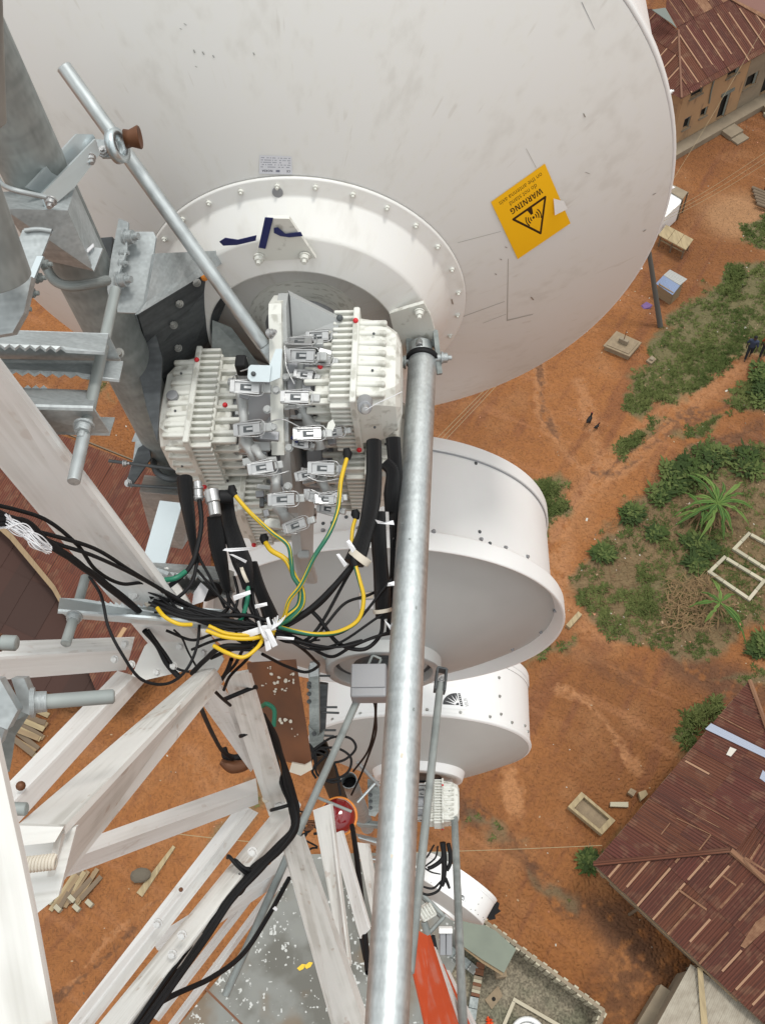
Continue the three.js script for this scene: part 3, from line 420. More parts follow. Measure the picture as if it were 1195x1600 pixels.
  for (const [a, b] of [[[1059, 1388], [1104, 1420]], [[1128, 1366], [1150, 1382]]]) { part(roof, 'lap_edge', plate(pb([[a[0], a[1]], [b[0], b[1]], [b[0] - 1, b[1] + 3], [a[0] - 1, a[1] + 3]]), 0.01), M.rustpale); }
  const ov = 0.45, wh = eh - 0.05; part(hs, 'wall', [box(E0.clone().addScaledVector(U, la / 2).addScaledVector(W, ov + 0.1).setY(wh / 2), U, UP, W, la - 2 * ov, wh, 0.2)], M.render); 
  part(hs, 'wall', [box(E0.clone().addScaledVector(U, ov + 0.1).addScaledVector(W, 8.2 + ov).setY(wh / 2), W, UP, U, 15.4, wh, 0.2)], M.render);
  part(hs, 'beam', [box(E0.clone().addScaledVector(U, -0.02).addScaledVector(W, 3.5).addScaledVector(UP, -0.2), W, UP, U, 6.6, 0.12, 0.08)], M.wood[1]);
  for (const t of [2.3, 5.2, 7.4]) part(hs, 'post', rod(E0.clone().addScaledVector(W, t).addScaledVector(U, 0.1).setY(0), E0.clone().addScaledVector(W, t).addScaledVector(U, 0.1).setY(eh - 0.1), 0.07, 0.06, 8), M.wood[2]);
}
{ // cream sheet roof and low wall in the corner
  const c = g(1078, 1507, 2.4), l = g(1024, 1600, 2.4), rt = g(1195, 1586, 2.4); const U = rt.clone().sub(c).normalize(), W = l.clone().sub(c).normalize();
  const sh = thing('shed', 'small shed with a pale cream corrugated roof beside the rusty long house', 'shed', V3(c.x + 1, 0, c.z + 1.5));
  const roof = part(sh, 'roof', box(c.clone().addScaledVector(U, 1.5).addScaledVector(UP, -0.06), U, UP, V3(-U.z, 0, U.x), 3, 0.1, 0.06), M.wood[1]);
  const Vv = W.clone().addScaledVector(UP, 0.12).normalize(); sheets(roof, c, U, Vv, [[0, 0], [3.4, 0], [3.4, 4], [0, 4]], 0.85, 4, 29, [M.creamroof]);
  const ro = onPlane(1090, 1508, c.clone().addScaledVector(UP, 0.12), V3(0, 1, 0)); part(roof, 'batten', plate([[1089, 1511], [1097, 1514], [1107, 1620], [1096, 1620]].map(([x, y]) => onPlane(x, y, c.clone().addScaledVector(UP, 0.3), UP)), 0.05), M.wood[0]);
  part(sh, 'wall', [box(c.clone().addScaledVector(U, 1.7).addScaledVector(W, 0.25).setY(1.15), U, UP, V3(-U.z, 0, U.x), 3.2, 2.3, 0.15), box(c.clone().addScaledVector(U, 0.15).addScaledVector(W, 2.1).setY(1.15), W, UP, V3(-W.z, 0, W.x), 3.7, 2.3, 0.15)], M.render);
  const lw = [g(1032, 1538, 0.9), g(1052, 1552, 0.9), g(1018, 1612, 0.9), g(988, 1612, 0.9)]; const w = thing('water_tank', 'low grey cement tank between the shed and the yard', 'tank', V3(lw[0].x, 0, lw[0].z + 1)); part(w, 'cover', loft(lw, lw.map((p) => p.clone().addScaledVector(UP, -0.1))), M.render); part(w, 'wall', loft(lw.map((p) => p.clone().addScaledVector(UP, -0.102)), lw.map((p) => p.clone().setY(0))), M.cement);
}
{ // rust-roofed house on the left
  const h = 3; const P = (x, y, hh = h) => g(x, y, hh); const A = P(75, 677), B = P(187, 722); const U = B.clone().sub(A).normalize(), In = V3(-U.z, 0, U.x); if (In.z < 0) In.negate();
  const hs = thing('village_house', 'house at left beneath the lattice tower, rusty roof with pale laps', 'house', V3(-14, 0, -22));
  const sl = 8 * Math.PI / 180, Vv = In.clone().multiplyScalar(Math.cos(sl)).addScaledVector(UP, -Math.sin(sl)), n = U.clone().cross(Vv).normalize(); if (n.y < 0) n.negate(); const O = A.clone().setY(4);
  const roof = part(hs, 'roof', box(O.clone().addScaledVector(U, 5).addScaledVector(UP, -0.1), U, UP, In, 14, 0.12, 0.06), M.wood[2]);
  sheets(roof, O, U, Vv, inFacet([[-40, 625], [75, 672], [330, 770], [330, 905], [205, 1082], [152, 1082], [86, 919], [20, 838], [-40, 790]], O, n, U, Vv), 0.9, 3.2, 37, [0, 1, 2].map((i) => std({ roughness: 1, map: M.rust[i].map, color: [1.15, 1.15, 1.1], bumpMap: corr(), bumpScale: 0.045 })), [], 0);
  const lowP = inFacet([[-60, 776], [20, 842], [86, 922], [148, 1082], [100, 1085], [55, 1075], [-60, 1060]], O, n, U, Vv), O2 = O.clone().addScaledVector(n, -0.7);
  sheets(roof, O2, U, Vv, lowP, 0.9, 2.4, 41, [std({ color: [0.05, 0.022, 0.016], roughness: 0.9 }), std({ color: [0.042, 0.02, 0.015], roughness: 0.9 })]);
  part(roof, 'fascia', plate([[-40, 783], [20, 835], [86, 915], [110, 960], [106, 964], [82, 922], [16, 843], [-40, 792]].map(([x, y]) => onPlane(x, y, O.clone().addScaledVector(n, 0.1), n)), 0.25), M.wood[1]);
  const wl = inFacet([[0, 690], [300, 790]], O, n, U, Vv); part(hs, 'wall', [box(O.clone().addScaledVector(U, 5).addScaledVector(In, 0.8).setY(1.9), U, UP, In, 13, 3.8, 0.2), box(O.clone().addScaledVector(U, 9.8).addScaledVector(In, 5).setY(1.5), In, UP, U, 8, 3, 0.2)], M.plaster);
}
// ---------------------------------------------------------------- tower compound: slab, gravel, block wall
const flat = (pts, h, t, y0 = 0) => { const A = pts.map(([x, y]) => g(x, y, h)); return loft(A, A.map((p) => V3(p.x, y0, p.z))); };
structure('gravel_ground', flat([[560, 1330], [700, 1395], [745, 1428], [947, 1583], [925, 1640], [560, 1700]], 0.02), M.gravel);
{
  const s = thing('concrete_slab', 'grey concrete slab with white splashes below the tower', 'slab', g(420, 1560));
  part(s, 'panel', flat([[282, 1600], [372, 1492], [470, 1335], [700, 1330], [720, 1490], [610, 1720], [240, 1720], [262, 1625], [383, 1602], [322, 1543]].slice(0, 7), 0.2), M.slab);
  part(s, 'joint', plate([[322, 1543], [384, 1604], [381, 1606], [319, 1545]].map(([x, y]) => g(x, y, 0.206)), 0.004), M.rustbrown);
  for (const [x, y, r] of [[470, 1510, 0.2], [481, 1507, 0.16]]) part(s, 'leaf', plate([[x - 6, y + 3], [x + 2, y - 4], [x + 8, y - 3], [x + 4, y + 4], [x - 2, y + 7]].map(([a, b]) => g(a, b, 0.24)), 0.01), M.yellow, 'yellow scrap on the slab');
}
{
  const wl = thing('block_wall', 'pale cement block wall around the gravel compound', 'wall', g(850, 1510)), r = rng(51);
  const run = (a, b, rows, hh) => { const L = a.distanceTo(b), n = Math.round(L / 0.23), d = b.clone().sub(a).normalize(), nn = V3(-d.z, 0, d.x); for (let i = 0; i < n; i++) for (let k = 0; k < rows; k++) { const w = L / n, c = a.clone().addScaledVector(d, (i + 0.5) * w).addScaledVector(nn, rr(-0.018, 0.018, r) + (i % 2 ? 0.02 : -0.02)); part(wl, 'block', box(c.setY(hh / rows * (k + 0.5)), d, UP, nn, w - 0.045, hh / rows - 0.045, 0.2, 0.012), M.block[Math.floor(r() * 3)]); } part(wl, 'mortar', box(a.clone().lerp(b, 0.5).setY(hh / 2), d, UP, nn, L, hh - 0.02, 0.12), M.render); };
  const C = g(944, 1580, 1.5), F = g(722, 1413, 1.5), Nn = g(918, 1632, 1.5); run(F.setY(0), C.clone().setY(0), 5, 1.5); run(C.clone().setY(0), Nn.setY(0), 5, 1.5);
}
{ const o = thing('shelter', 'greenish flat shelter roof standing inside the compound wall', 'shelter', g(765, 1480)); part(o, 'roof', flat([[718, 1438], [750, 1442], [774, 1454], [806, 1483], [787, 1520], [753, 1499], [720, 1476]], 2.1, 0, 2.0), M.greenroof); part(o, 'edge', flat([[726, 1478], [753, 1499], [786, 1520], [784, 1524], [752, 1504], [724, 1482]], 1.99, 0, 1.9), M.wood[1]); for (const [x, y] of [[728, 1450], [796, 1490], [782, 1512], [752, 1494]]) part(o, 'post', rod(g(x, y, 2).setY(0), g(x, y, 2), 0.05, 0.05, 8), M.galv); part(o, 'box', box(g(783, 1518, 1.6).setY(0.8), V3(1, 0, 0), UP, V3(0, 0, 1), 0.4, 1.6, 0.4, 0.02), M.cement); }
{ const o = thing('manhole_cover', 'tan concrete inspection cover with a dark hole on the gravel', 'cover', g(771, 1560)); part(o, 'cover', flat([[778, 1540], [785, 1556], [768, 1577], [757, 1562]], 0.12), M.cement); part(o, 'hole', rod(g(771, 1561, 0.121), g(771, 1561, 0.127), 0.08, 0.08, 16, 0.001), M.hole); }
{ const o = thing('white_tank', 'round white water tank lying in a cream kerb at the bottom edge', 'tank', g(830, 1600)); const c = g(824, 1620, 0.3), e1 = V3(0.82, 0, 0.57), e2 = V3(-0.57, 0, 0.82);
  part(o, 'shell', [lathe([[0.52, 0], [0.66, 0], [0.7, 0.05], [0.72, 0.5], [0.68, 0.62], [0.6, 0.66], [0.53, 0.6], [0.52, 0.2]], 36, c.clone().setY(0.05), UP)], M.shroud); part(o, 'lining', rod(c.clone().setY(0.3), c.clone().setY(0.48), 0.52, 0.5, 24), M.shroud); part(o, 'inner_lid', [box(c.clone().setY(0.5).addScaledVector(e2, 0.1), e1, UP, e2, 0.5, 0.05, 0.3, 0.02)], M.flangegrey);
  for (const s of [-1, 1]) { part(o, 'kerb', box(c.clone().setY(0.1).addScaledVector(e2, s * 0.95), e1, UP, e2, 2.1, 0.2, 0.14, 0.01), M.block[2]); part(o, 'kerb', box(c.clone().setY(0.1).addScaledVector(e1, s * 0.98), e2, UP, e1, 1.74, 0.2, 0.14, 0.01), M.block[2]); } }
{ const c = g(763, 1596), r = rng(3), L = []; for (let i = 0; i < 14; i++) { const a = i * 0.45; L.push(loft([V3(0.05, 0, 0), V3(-0.05, 0, 0), V3(0, 0.02, 0.06)].map((p) => p.add(c)), [V3(0, 0, 0), V3(0, 0, 0), V3(0, 0, 0)].map((p, k) => p.add(c).add(V3(Math.cos(a) * rr(0.06, 0.2, r) + k * 0.03, rr(0.04, 0.2, r), Math.sin(a) * rr(0.06, 0.2, r)))))); } single('plastic_bag', 'crumpled orange plastic on the gravel by the white tank', 'plastic bag', L, std({ color: [0.75, 0.09, 0.015], roughness: 0.5, side: THREE.DoubleSide })); }
{ const o = thing('low_wall', 'low red and grey brick wall crossing the gravel in the compound', 'wall', g(745, 1550)), r = rng(8); const bar = (pts, n, m) => { for (let i = 0; i < n; i++) { const t = (k) => [pts[0][0] + (pts[1][0] - pts[0][0]) * k, pts[0][1] + (pts[1][1] - pts[0][1]) * k]; const a = g(...t(i / n), 0.5).setY(0.25), b = g(...t((i + 0.96) / n), 0.5).setY(0.25), d = b.clone().sub(a), L = d.length(); d.normalize(); part(o, 'brick', box(a.clone().lerp(b, 0.5), d, UP, V3(-d.z, 0, d.x), L, 0.5 + rr(-0.03, 0.03, r), 0.34, 0.012), m[i % m.length]); } };
  bar([[751, 1504], [748, 1524]], 2, [M.rustplate]); bar([[747, 1525], [742, 1557]], 6, [M.render, M.block[1], M.rustplate]); bar([[741, 1558], [734, 1612]], 3, [M.oldgalv]); bar([[700, 1482], [744, 1518]], 4, [M.oldgalv, M.slab]); }
{ const o = thing('kerb_stone', 'grey stone strip beside the shelter, far side of the gravel', 'kerb', g(700, 1420)); part(o, 'stone', flat([[690, 1400], [720, 1420], [716, 1426], [688, 1408]], 0.2), M.cement); }

// ---------------------------------------------------------------- yard objects
{ const o = thing('wooden_trough', 'tan rectangular trough with raised rim near the rusty long house', 'trough', g(924, 1271)); const c = [[908, 1237], [961, 1282], [940, 1304], [887, 1260]].map(([x, y]) => g(x, y, 0.45)); const m = c[0].clone().add(c[2]).multiplyScalar(0.5); const inn = (k) => c.map((p) => { const d = p.clone().sub(m); return m.clone().addScaledVector(d, k); });
  const i8 = inn(0.74); for (let k = 0; k < 4; k++) { const a = [c[k], c[(k + 1) % 4], i8[(k + 1) % 4], i8[k]]; part(o, 'rim', loft(a, a.map((p) => p.clone().setY(0))), M.wood[0]); } part(o, 'base', loft(i8.map((p) => p.clone().setY(0.2)), i8.map((p) => p.clone().setY(0.02))), M.cement); }
const yblock = (name, label, cat, px, h, m) => single(name, label, cat, flat(px, h), m);
yblock('concrete_block', 'long pale block lying just right of the trough', 'block', [[953, 1253], [981, 1253], [981, 1261], [953, 1260]], 0.2, M.block[0]);
yblock('concrete_block', 'small cube block nearest the eave of the long house', 'block', [[985, 1231], [994, 1236], [989, 1244], [980, 1238]], 0.3, M.cement);
yblock('concrete_block', 'square tan block touching the long house eave', 'block', [[997, 1238], [1008, 1234], [1012, 1241], [1001, 1251]], 0.3, M.wood[0]);
yblock('timber_block', 'single tan timber block beside the grass under the large white dish', 'timber', [[903, 955], [909, 960], [890, 981], [884, 976]], 0.25, M.wood[0]);
for (const [lab, outer] of [['nearer of the two rectangular concrete footings by the banana plants', [[1131, 867], [1197, 907], [1171, 939], [1104, 893]]], ['farther concrete footing, cut off by the right edge', [[1169, 830], [1238, 868], [1210, 900], [1143, 857]]]]) {
  const o = thing('concrete_footing', lab, 'footing', g(outer[0][0] + 15, outer[0][1] + 30)); const c = outer.map(([x, y]) => g(x, y, 0.18)); for (let k = 0; k < 4; k++) { const a = c[k], b = c[(k + 1) % 4], d = b.clone().sub(a), L = d.length(); d.normalize(); const nn = V3(-d.z, 0, d.x), mid = c[0].clone().add(c[2]).multiplyScalar(0.5); if (mid.clone().sub(a).dot(nn) < 0) nn.negate(); const n = k % 2 ? 2 : 3; for (let i = 0; i < n; i++) { const s = (k % 2 ? 0 : 0.17), l = (L - (k % 2 ? 0 : 0.34)) / n; part(o, 'block', box(a.clone().addScaledVector(d, s + (i + 0.5) * l).addScaledVector(nn, 0.085).setY(0.09), d, UP, nn, l - 0.015, 0.18, 0.165, 0.01), M.block[(i + k) % 3]); } } }
{ const o = thing('grave', 'flat cement grave with a small headstone and thin rod beside the weeds', 'grave', g(973, 540)); const c = [[962.6, 517], [1002, 535], [983, 557], [942, 540]].map(([x, y]) => g(x, y, 0.4)); const m = c[0].clone().add(c[2]).multiplyScalar(0.5), sc = (k, y) => c.map((p) => m.clone().addScaledVector(p.clone().sub(m), k).setY(y));
  part(o, 'base', loft(sc(0.9, 0.3), sc(0.92, 0)), M.cement); part(o, 'slab', loft(sc(1, 0.4), sc(1, 0.302)), M.cement); part(o, 'panel', loft(sc(0.82, 0.45), sc(0.84, 0.402)), M.cement); const d = c[1].clone().sub(c[0]).normalize(), nn = V3(-d.z, 0, d.x); part(o, 'headstone', box(m.clone().setY(0.62), d, UP, nn, 0.55, 0.34, 0.2, 0.03), M.render); part(o, 'rod', rod(m.clone().setY(0.79), m.clone().setY(1.5).add(V3(0.05, 0, -0.05)), 0.025, 0.02, 6), M.rustplate); }
{ const o = thing('stone_marker', 'small square stone with a dark centre in the weeds by the grave', 'stone', g(1017, 562)); const c = [[1018, 555], [1025, 561], [1017, 568], [1009, 563]].map(([x, y]) => g(x, y, 0.15)); part(o, 'base', loft(c, c.map((p) => p.clone().setY(0))), M.cement); const m = c[0].clone().add(c[2]).multiplyScalar(0.5); part(o, 'knob', box(m.setY(0.2), V3(0.8, 0, 0.6), UP, V3(-0.6, 0, 0.8), 0.2, 0.12, 0.2, 0.02), M.render); }
{ const o = thing('kiosk', 'tiny timber kiosk with pale blue sheet roof beside the dark pole', 'kiosk', g(1045, 455)); const h = 1.0; const A = g(1036, 430, h + 0.3), B = g(1062, 446, h + 0.3); const f1 = g(1050, 461, h - 0.1), f2 = g(1024, 443, h - 0.1), b1 = g(1073, 436, h), b2 = g(1046, 421, h);
  const roof = part(o, 'roof', [plate([A, B, f1, f2], 0.03)], std({ color: [0.24, 0.3, 0.45], roughness: 0.6, bumpMap: corr(), bumpScale: 0.02 })); part(roof, 'back_sheet', [plate([A.clone().addScaledVector(UP, 0.02), B.clone().addScaledVector(UP, 0.02), b1, b2], 0.03)], M.zincroof.clone()); roof.children[0].material.color.setRGB(0.42, 0.42, 0.4);
  const d = B.clone().sub(A).normalize(), nn = V3(-d.z, 0, d.x), c = A.clone().add(B).multiplyScalar(0.5).setY(0.5); for (const [s, w] of [[1, 'x'], [-1, 'x']]) { part(o, 'wall', box(c.clone().addScaledVector(nn, 0.42 * s), d, UP, nn, 1.0, 1.0, 0.05), M.wood[1]); part(o, 'wall', box(c.clone().addScaledVector(d, 0.5 * s), nn, UP, d, 0.79, 1.0, 0.05), M.wood[1]); } }
{ const o = thing('market_table', 'tan table of three boards beside the utility pole, near the edge of the big dish', 'table', g(1055, 385)); const P = (u, v) => { const a = g(1040, 351, 0.9), b = g(1083, 374, 0.9), c = g(1028, 367, 0.9); return a.clone().addScaledVector(b.clone().sub(a), u).addScaledVector(c.clone().sub(a), v); };
  for (let i = 0; i < 3; i++) { const u0 = i / 3 + 0.006, u1 = (i + 1) / 3 - 0.006; part(o, 'board', loft([P(u0, 0), P(u1, 0), P(u1, 1), P(u0, 1)], [P(u0, 0), P(u1, 0), P(u1, 1), P(u0, 1)].map((p) => p.clone().addScaledVector(UP, -0.05 - i * 0.01))), M.wood[0]); }
  for (const [u, v] of [[0.08, 0.1], [0.92, 0.1], [0.08, 0.9], [0.92, 0.9], [0.5, 0.9]]) part(o, 'leg', rod(P(u, v).setY(0), P(u, v).setY(0.85), 0.05, 0.05, 6), M.wood[2]); for (const v of [0.12, 0.88]) part(o, 'rail', rod(P(0.05, v).setY(0.5), P(0.95, v).setY(0.5), 0.05, 0.05, 6), M.wood[1]); }
{ const o = thing('stall', 'white panelled stall box with grey lean-to, half hidden by the big dish', 'stall', g(1040, 315)); const h = 1.5, t = [[1048, 299], [1066, 309], [1062, 318], [1038, 340], [1020, 330], [1024, 316]].map(([x, y]) => g(x, y, h)); part(o, 'box', loft(t, t.map((p) => p.clone().setY(0.1))), M.shroud); const b = [[1048, 287], [1074, 300], [1066, 311], [1046, 299]].map(([x, y]) => g(x, y, 1.6)); part(o, 'lean_to', loft(b, b.map((p) => p.clone().addScaledVector(UP, -0.06))), M.render); part(o, 'post', rod(b[1].clone().setY(0), b[1], 0.06, 0.05, 6), M.wood[2]); part(o, 'post', rod(b[2].clone().setY(0), b[2], 0.06, 0.05, 6), M.wood[2]); }
{ const base = g(1031, 510), top = g(1007, 352, 6.2); const o = thing('utility_pole', 'dark leaning timber pole rising from the weeds behind the big dish', 'pole', base); part(o, 'pole', rod(base, top, 0.16, 0.11, 10), M.pole); part(o, 'strap', rod(base.clone().lerp(top, 0.05).add(V3(0.1, 0, 0.08)), base.clone().lerp(top, 0.95).add(V3(0.06, 0, 0.06)), 0.03, 0.03, 6), M.wood[2]);
  const line = (n, l, a, b, sag, r = 0.009) => { const m = a.clone().lerp(b, 0.5).addScaledVector(UP, -sag); single(n, l, 'wire', cable([a, m, b], r, 8, 5), M.wood[0], null); };
  line('overhead_wire', 'single wire running up from the dark pole past the plaster house', top, g(1200, 30, 6.5), 0.3);
  for (let i = 0; i < 3; i++) line('overhead_wire', ['leftmost of three parallel wires running right from the pole', 'middle of three parallel wires running right from the pole', 'rightmost of three parallel wires running right from the pole'][i], top.clone().add(V3(0.2 * i, 0.1 * i, 0.15 * i)), g(1210, 228 + i * 9, 6), 0.25);
  for (let i = 0; i < 3; i++) line('overhead_wire', ['upper of three wires between the big dish and the second dish', 'middle of three wires between the big dish and the second dish', 'lower of three wires between the big dish and the second dish'][i], top.clone().add(V3(-0.2, 0.1 * i, 0.1 * i)), g(640 + 4 * i, 728 + i * 5, 5.5), 0.2, 0.012);
  line('washing_line', 'pale line stretched from the tower to the corner of the long house', g(650, 1332, 6), g(940, 1321, 3), 0.1, 0.013); line('washing_line', 'thin line crossing the yard behind the white braces at left', g(250, 1300, 4), g(420, 1318, 4), 0.1, 0.016); }
{ const o = thing('timber_stack', 'dark pile of old timber at the right edge', 'timber', g(1188, 305)); for (let i = 0; i < 6; i++) { const a = g(1174 + i * 1.5, 293 + i * 5, 0.2 + 0.08 * (i % 2)), b = g(1232, 316 + i * 4, 0.25); part(o, 'beam', rod(a, b, 0.12, 0.1, 6), M.wood[2]); } part(o, 'post', rod(g(1193, 300), g(1193, 300).setY(1), 0.08, 0.07, 6), M.rustplate); }
{ const o = thing('scrap_table', 'pale low concrete slab pieces at right edge below the plaster house', 'slab', g(1190, 158)); part(o, 'slab', flat([[1186, 158], [1200, 148], [1215, 160], [1198, 172]], 0.4), M.cement); part(o, 'slab', flat([[1192, 176], [1202, 170], [1214, 180], [1200, 186]], 0.2), M.block[1]); }
single('rag', 'small purple rag lying on the red earth by the dark pole', 'rag', (() => { const c = g(1010, 478), p = [[0.3, 0.05, 0], [0.1, 0.12, 0.22], [-0.2, 0.04, 0.18], [-0.3, 0.08, -0.05], [0, 0.15, -0.2]].map(([x, y, z]) => V3(x, y, z).add(c)); return loft(p, p.map((v) => v.clone().sub(c).multiplyScalar(1.15).setY(0).add(c))); })(), std({ color: [0.16, 0.09, 0.22], roughness: 0.9 }));
{ const o = thing('plank', 'loose pale plank lying on the red earth among the tower braces', 'plank', g(240, 1375)); const a = g(218, 1398, 0.1), b = g(272, 1322, 0.12), d = b.clone().sub(a).normalize(), n = V3(-d.z, 0, d.x); part(o, 'board', loft([a.clone().addScaledVector(n, 0.16), a.clone().addScaledVector(n, -0.16), b.clone().addScaledVector(n, -0.06), b.clone().addScaledVector(n, 0.08)], [a.clone().addScaledVector(n, 0.16), a.clone().addScaledVector(n, -0.16), b.clone().addScaledVector(n, -0.06), b.clone().addScaledVector(n, 0.08)].map((p) => p.clone().setY(0.02))), M.wood[0]); }
{ const r = rng(12), s = new THREE.DodecahedronGeometry(0.33, 1), p = s.attributes.position; for (let i = 0; i < p.count; i++) { const k = 1 + 0.25 * (vn(p.getX(i) * 4 + 9, p.getY(i) * 4 + p.getZ(i) * 3 + 9, 3) - 0.5); p.setXYZ(i, p.getX(i) * k * 1.35, p.getY(i) * k * 0.7, p.getZ(i) * k); } s.computeVertexNormals(); const c = g(224, 1369); single('rock', 'dark grey rock resting across the loose plank', 'rock', s.translate(c.x, 0.28, c.z), std({ color: [0.12, 0.1, 0.075], roughness: 1 })); }
{ const o = thing('lumber_pile', 'heap of old boards and blocks beside the left tower brace', 'lumber', g(110, 1395)), r = rng(15); for (let i = 0; i < 9; i++) { const a = g(82 + i * 6 + rr(-3, 3, r), 1424 - i * 2 + rr(-4, 4, r)), b = g(120 + i * 5, 1366 + rr(-8, 8, r)); a.y = 0.08 + 0.05 * (i % 3); b.y = 0.12 + 0.06 * (i % 2); const d = b.clone().sub(a), L = d.length(); d.normalize(); const n = V3(-d.z, 0, d.x); part(o, 'board', box(a.clone().lerp(b, 0.5), d, n.clone().cross(d).normalize(), n, L, 0.06, 0.2), M.wood[i % 3]); } for (const [x, y] of [[93, 1420], [122, 1419], [115, 1405], [142, 1412], [80, 1408]]) part(o, 'block', box(g(x, y).setY(0.12), V3(0.7, 0, 0.7), UP, V3(-0.7, 0, 0.7), 0.35, 0.24, 0.2, 0.015), M.block[1]); }
{ const o = thing('plank_heap', 'heap of weathered planks below the left house roof', 'lumber', g(45, 1125)), r = rng(19); for (let i = 0; i < 12; i++) { const y = 1092 + i * 6, a = g(5 + i * 1.5, y + rr(-6, 10, r)), b = g(78 - i * 2, y + 30 + rr(-10, 12, r)); a.y = b.y = 0.1 + 0.04 * (i % 4); const d = b.clone().sub(a), L = d.length(); d.normalize(); const n = V3(-d.z, 0, d.x); part(o, 'board', box(a.clone().lerp(b, 0.5), d, UP, n, L, 0.06, 0.24), M.wood[i % 3]); } }

// ---------------------------------------------------------------- plants
function leafCloud(c, R, n, sz, seed, flatn = 0.6) { const r = rng(seed), P = []; for (let i = 0; i < n; i++) { let x, y, z, d; do { x = rr(-1, 1, r); y = rr(-0.2, 1, r); z = rr(-1, 1, r); d = Math.hypot(x, y, z); } while (d > 1 || d < 0.35 || (r() > fbm(x * 2.2 + 5, (y + z) * 2.2 + 5, seed, 2) * 1.7)); const p = V3(x * R, y * R * flatn + 0.1, z * R).add(c); const a = Math.atan2(z, x) + rr(-0.7, 0.7, r), t = rr(-0.1, 0.7, r), ln = rr(0.4, 1.5, r) * (r() < 0.15 ? 1.6 : 1), u = V3(Math.cos(a), t, Math.sin(a)).normalize().multiplyScalar(sz * ln), w = V3(-Math.sin(a), rr(-0.3, 0.3, r), Math.cos(a)).multiplyScalar(sz * 0.3); const tip = p.clone().add(u), m = p.clone().addScaledVector(u, 0.5); P.push(p, m.clone().add(w), tip, p, tip, m.clone().sub(w)); } return soup(P, new Float32Array(P.length * 2)); }
function shrub(label, x, y, R, seed, flatn = 0.5) { R *= 0.92; const c = g(x, y), o = thing('shrub', label, 'shrub', c); part(o, 'stem', [0, 1, 2, 3].map((i) => rod(c.clone(), c.clone().add(V3(Math.cos(i * 1.6) * R * 0.5, R * flatn * 0.6, Math.sin(i * 1.6) * R * 0.6)), 0.04, 0.015, 5)), M.wood[2]); const rs = rng(seed * 7 + 3); for (let k = 0; k < 9; k++) { const a = k * 2.4 + rs(), o2 = c.clone().add(V3(Math.cos(a) * R * rr(0.15, 1.0, rs), 0, Math.sin(a) * R * rr(0.15, 1.0, rs))), R2 = R * rr(0.2, 0.6, rs); part(o, 'foliage', leafCloud(o2, R2, Math.round(150 * R2 * R2 + 34), 0.26, seed + k * 31, flatn * rr(0.7, 1.3, rs)), M.leaf[(seed + k) % 3]); } }
[['widest dark green shrub above the taller banana plant', 1078, 736, 0.95, 1], ['leafy green shrub on the upper end of the shrub row', 1108, 714, 0.95, 2], ['shrub at the lower left end of the shrub row', 1050, 748, 0.75, 3], ['dark round shrub right of the taller banana plant', 1162, 728, 0.85, 4], ['small bushy shrub at left of the garden slope', 986, 803, 0.48, 5], ['upright green shrub between the row and the twigs', 1030, 775, 0.5, 6], ['tiny dark shrub left of the taller banana plant stalks', 1022, 835, 0.42, 7], ['lowest light green shrub near the left garden edge', 940, 865, 0.48, 8], ['shrub at the right edge beneath the walking people', 1188, 592, 0.75, 9], ['dark shrub below the walking people at right edge', 1192, 615, 0.8, 10], ['small shrub in the soil beneath the taller banana plant', 1078, 848, 0.45, 11], ['dim shrub left of the nearer footing', 1102, 860, 0.45, 12], ['small dark shrub left of the footing corner', 1085, 882, 0.45, 13], ['green bush at right edge below the banana plants', 1192, 1012, 0.7, 14], ['bush at the lower corner of the long house roof', 918, 1345, 0.34, 18]].forEach((a) => shrub(...a));
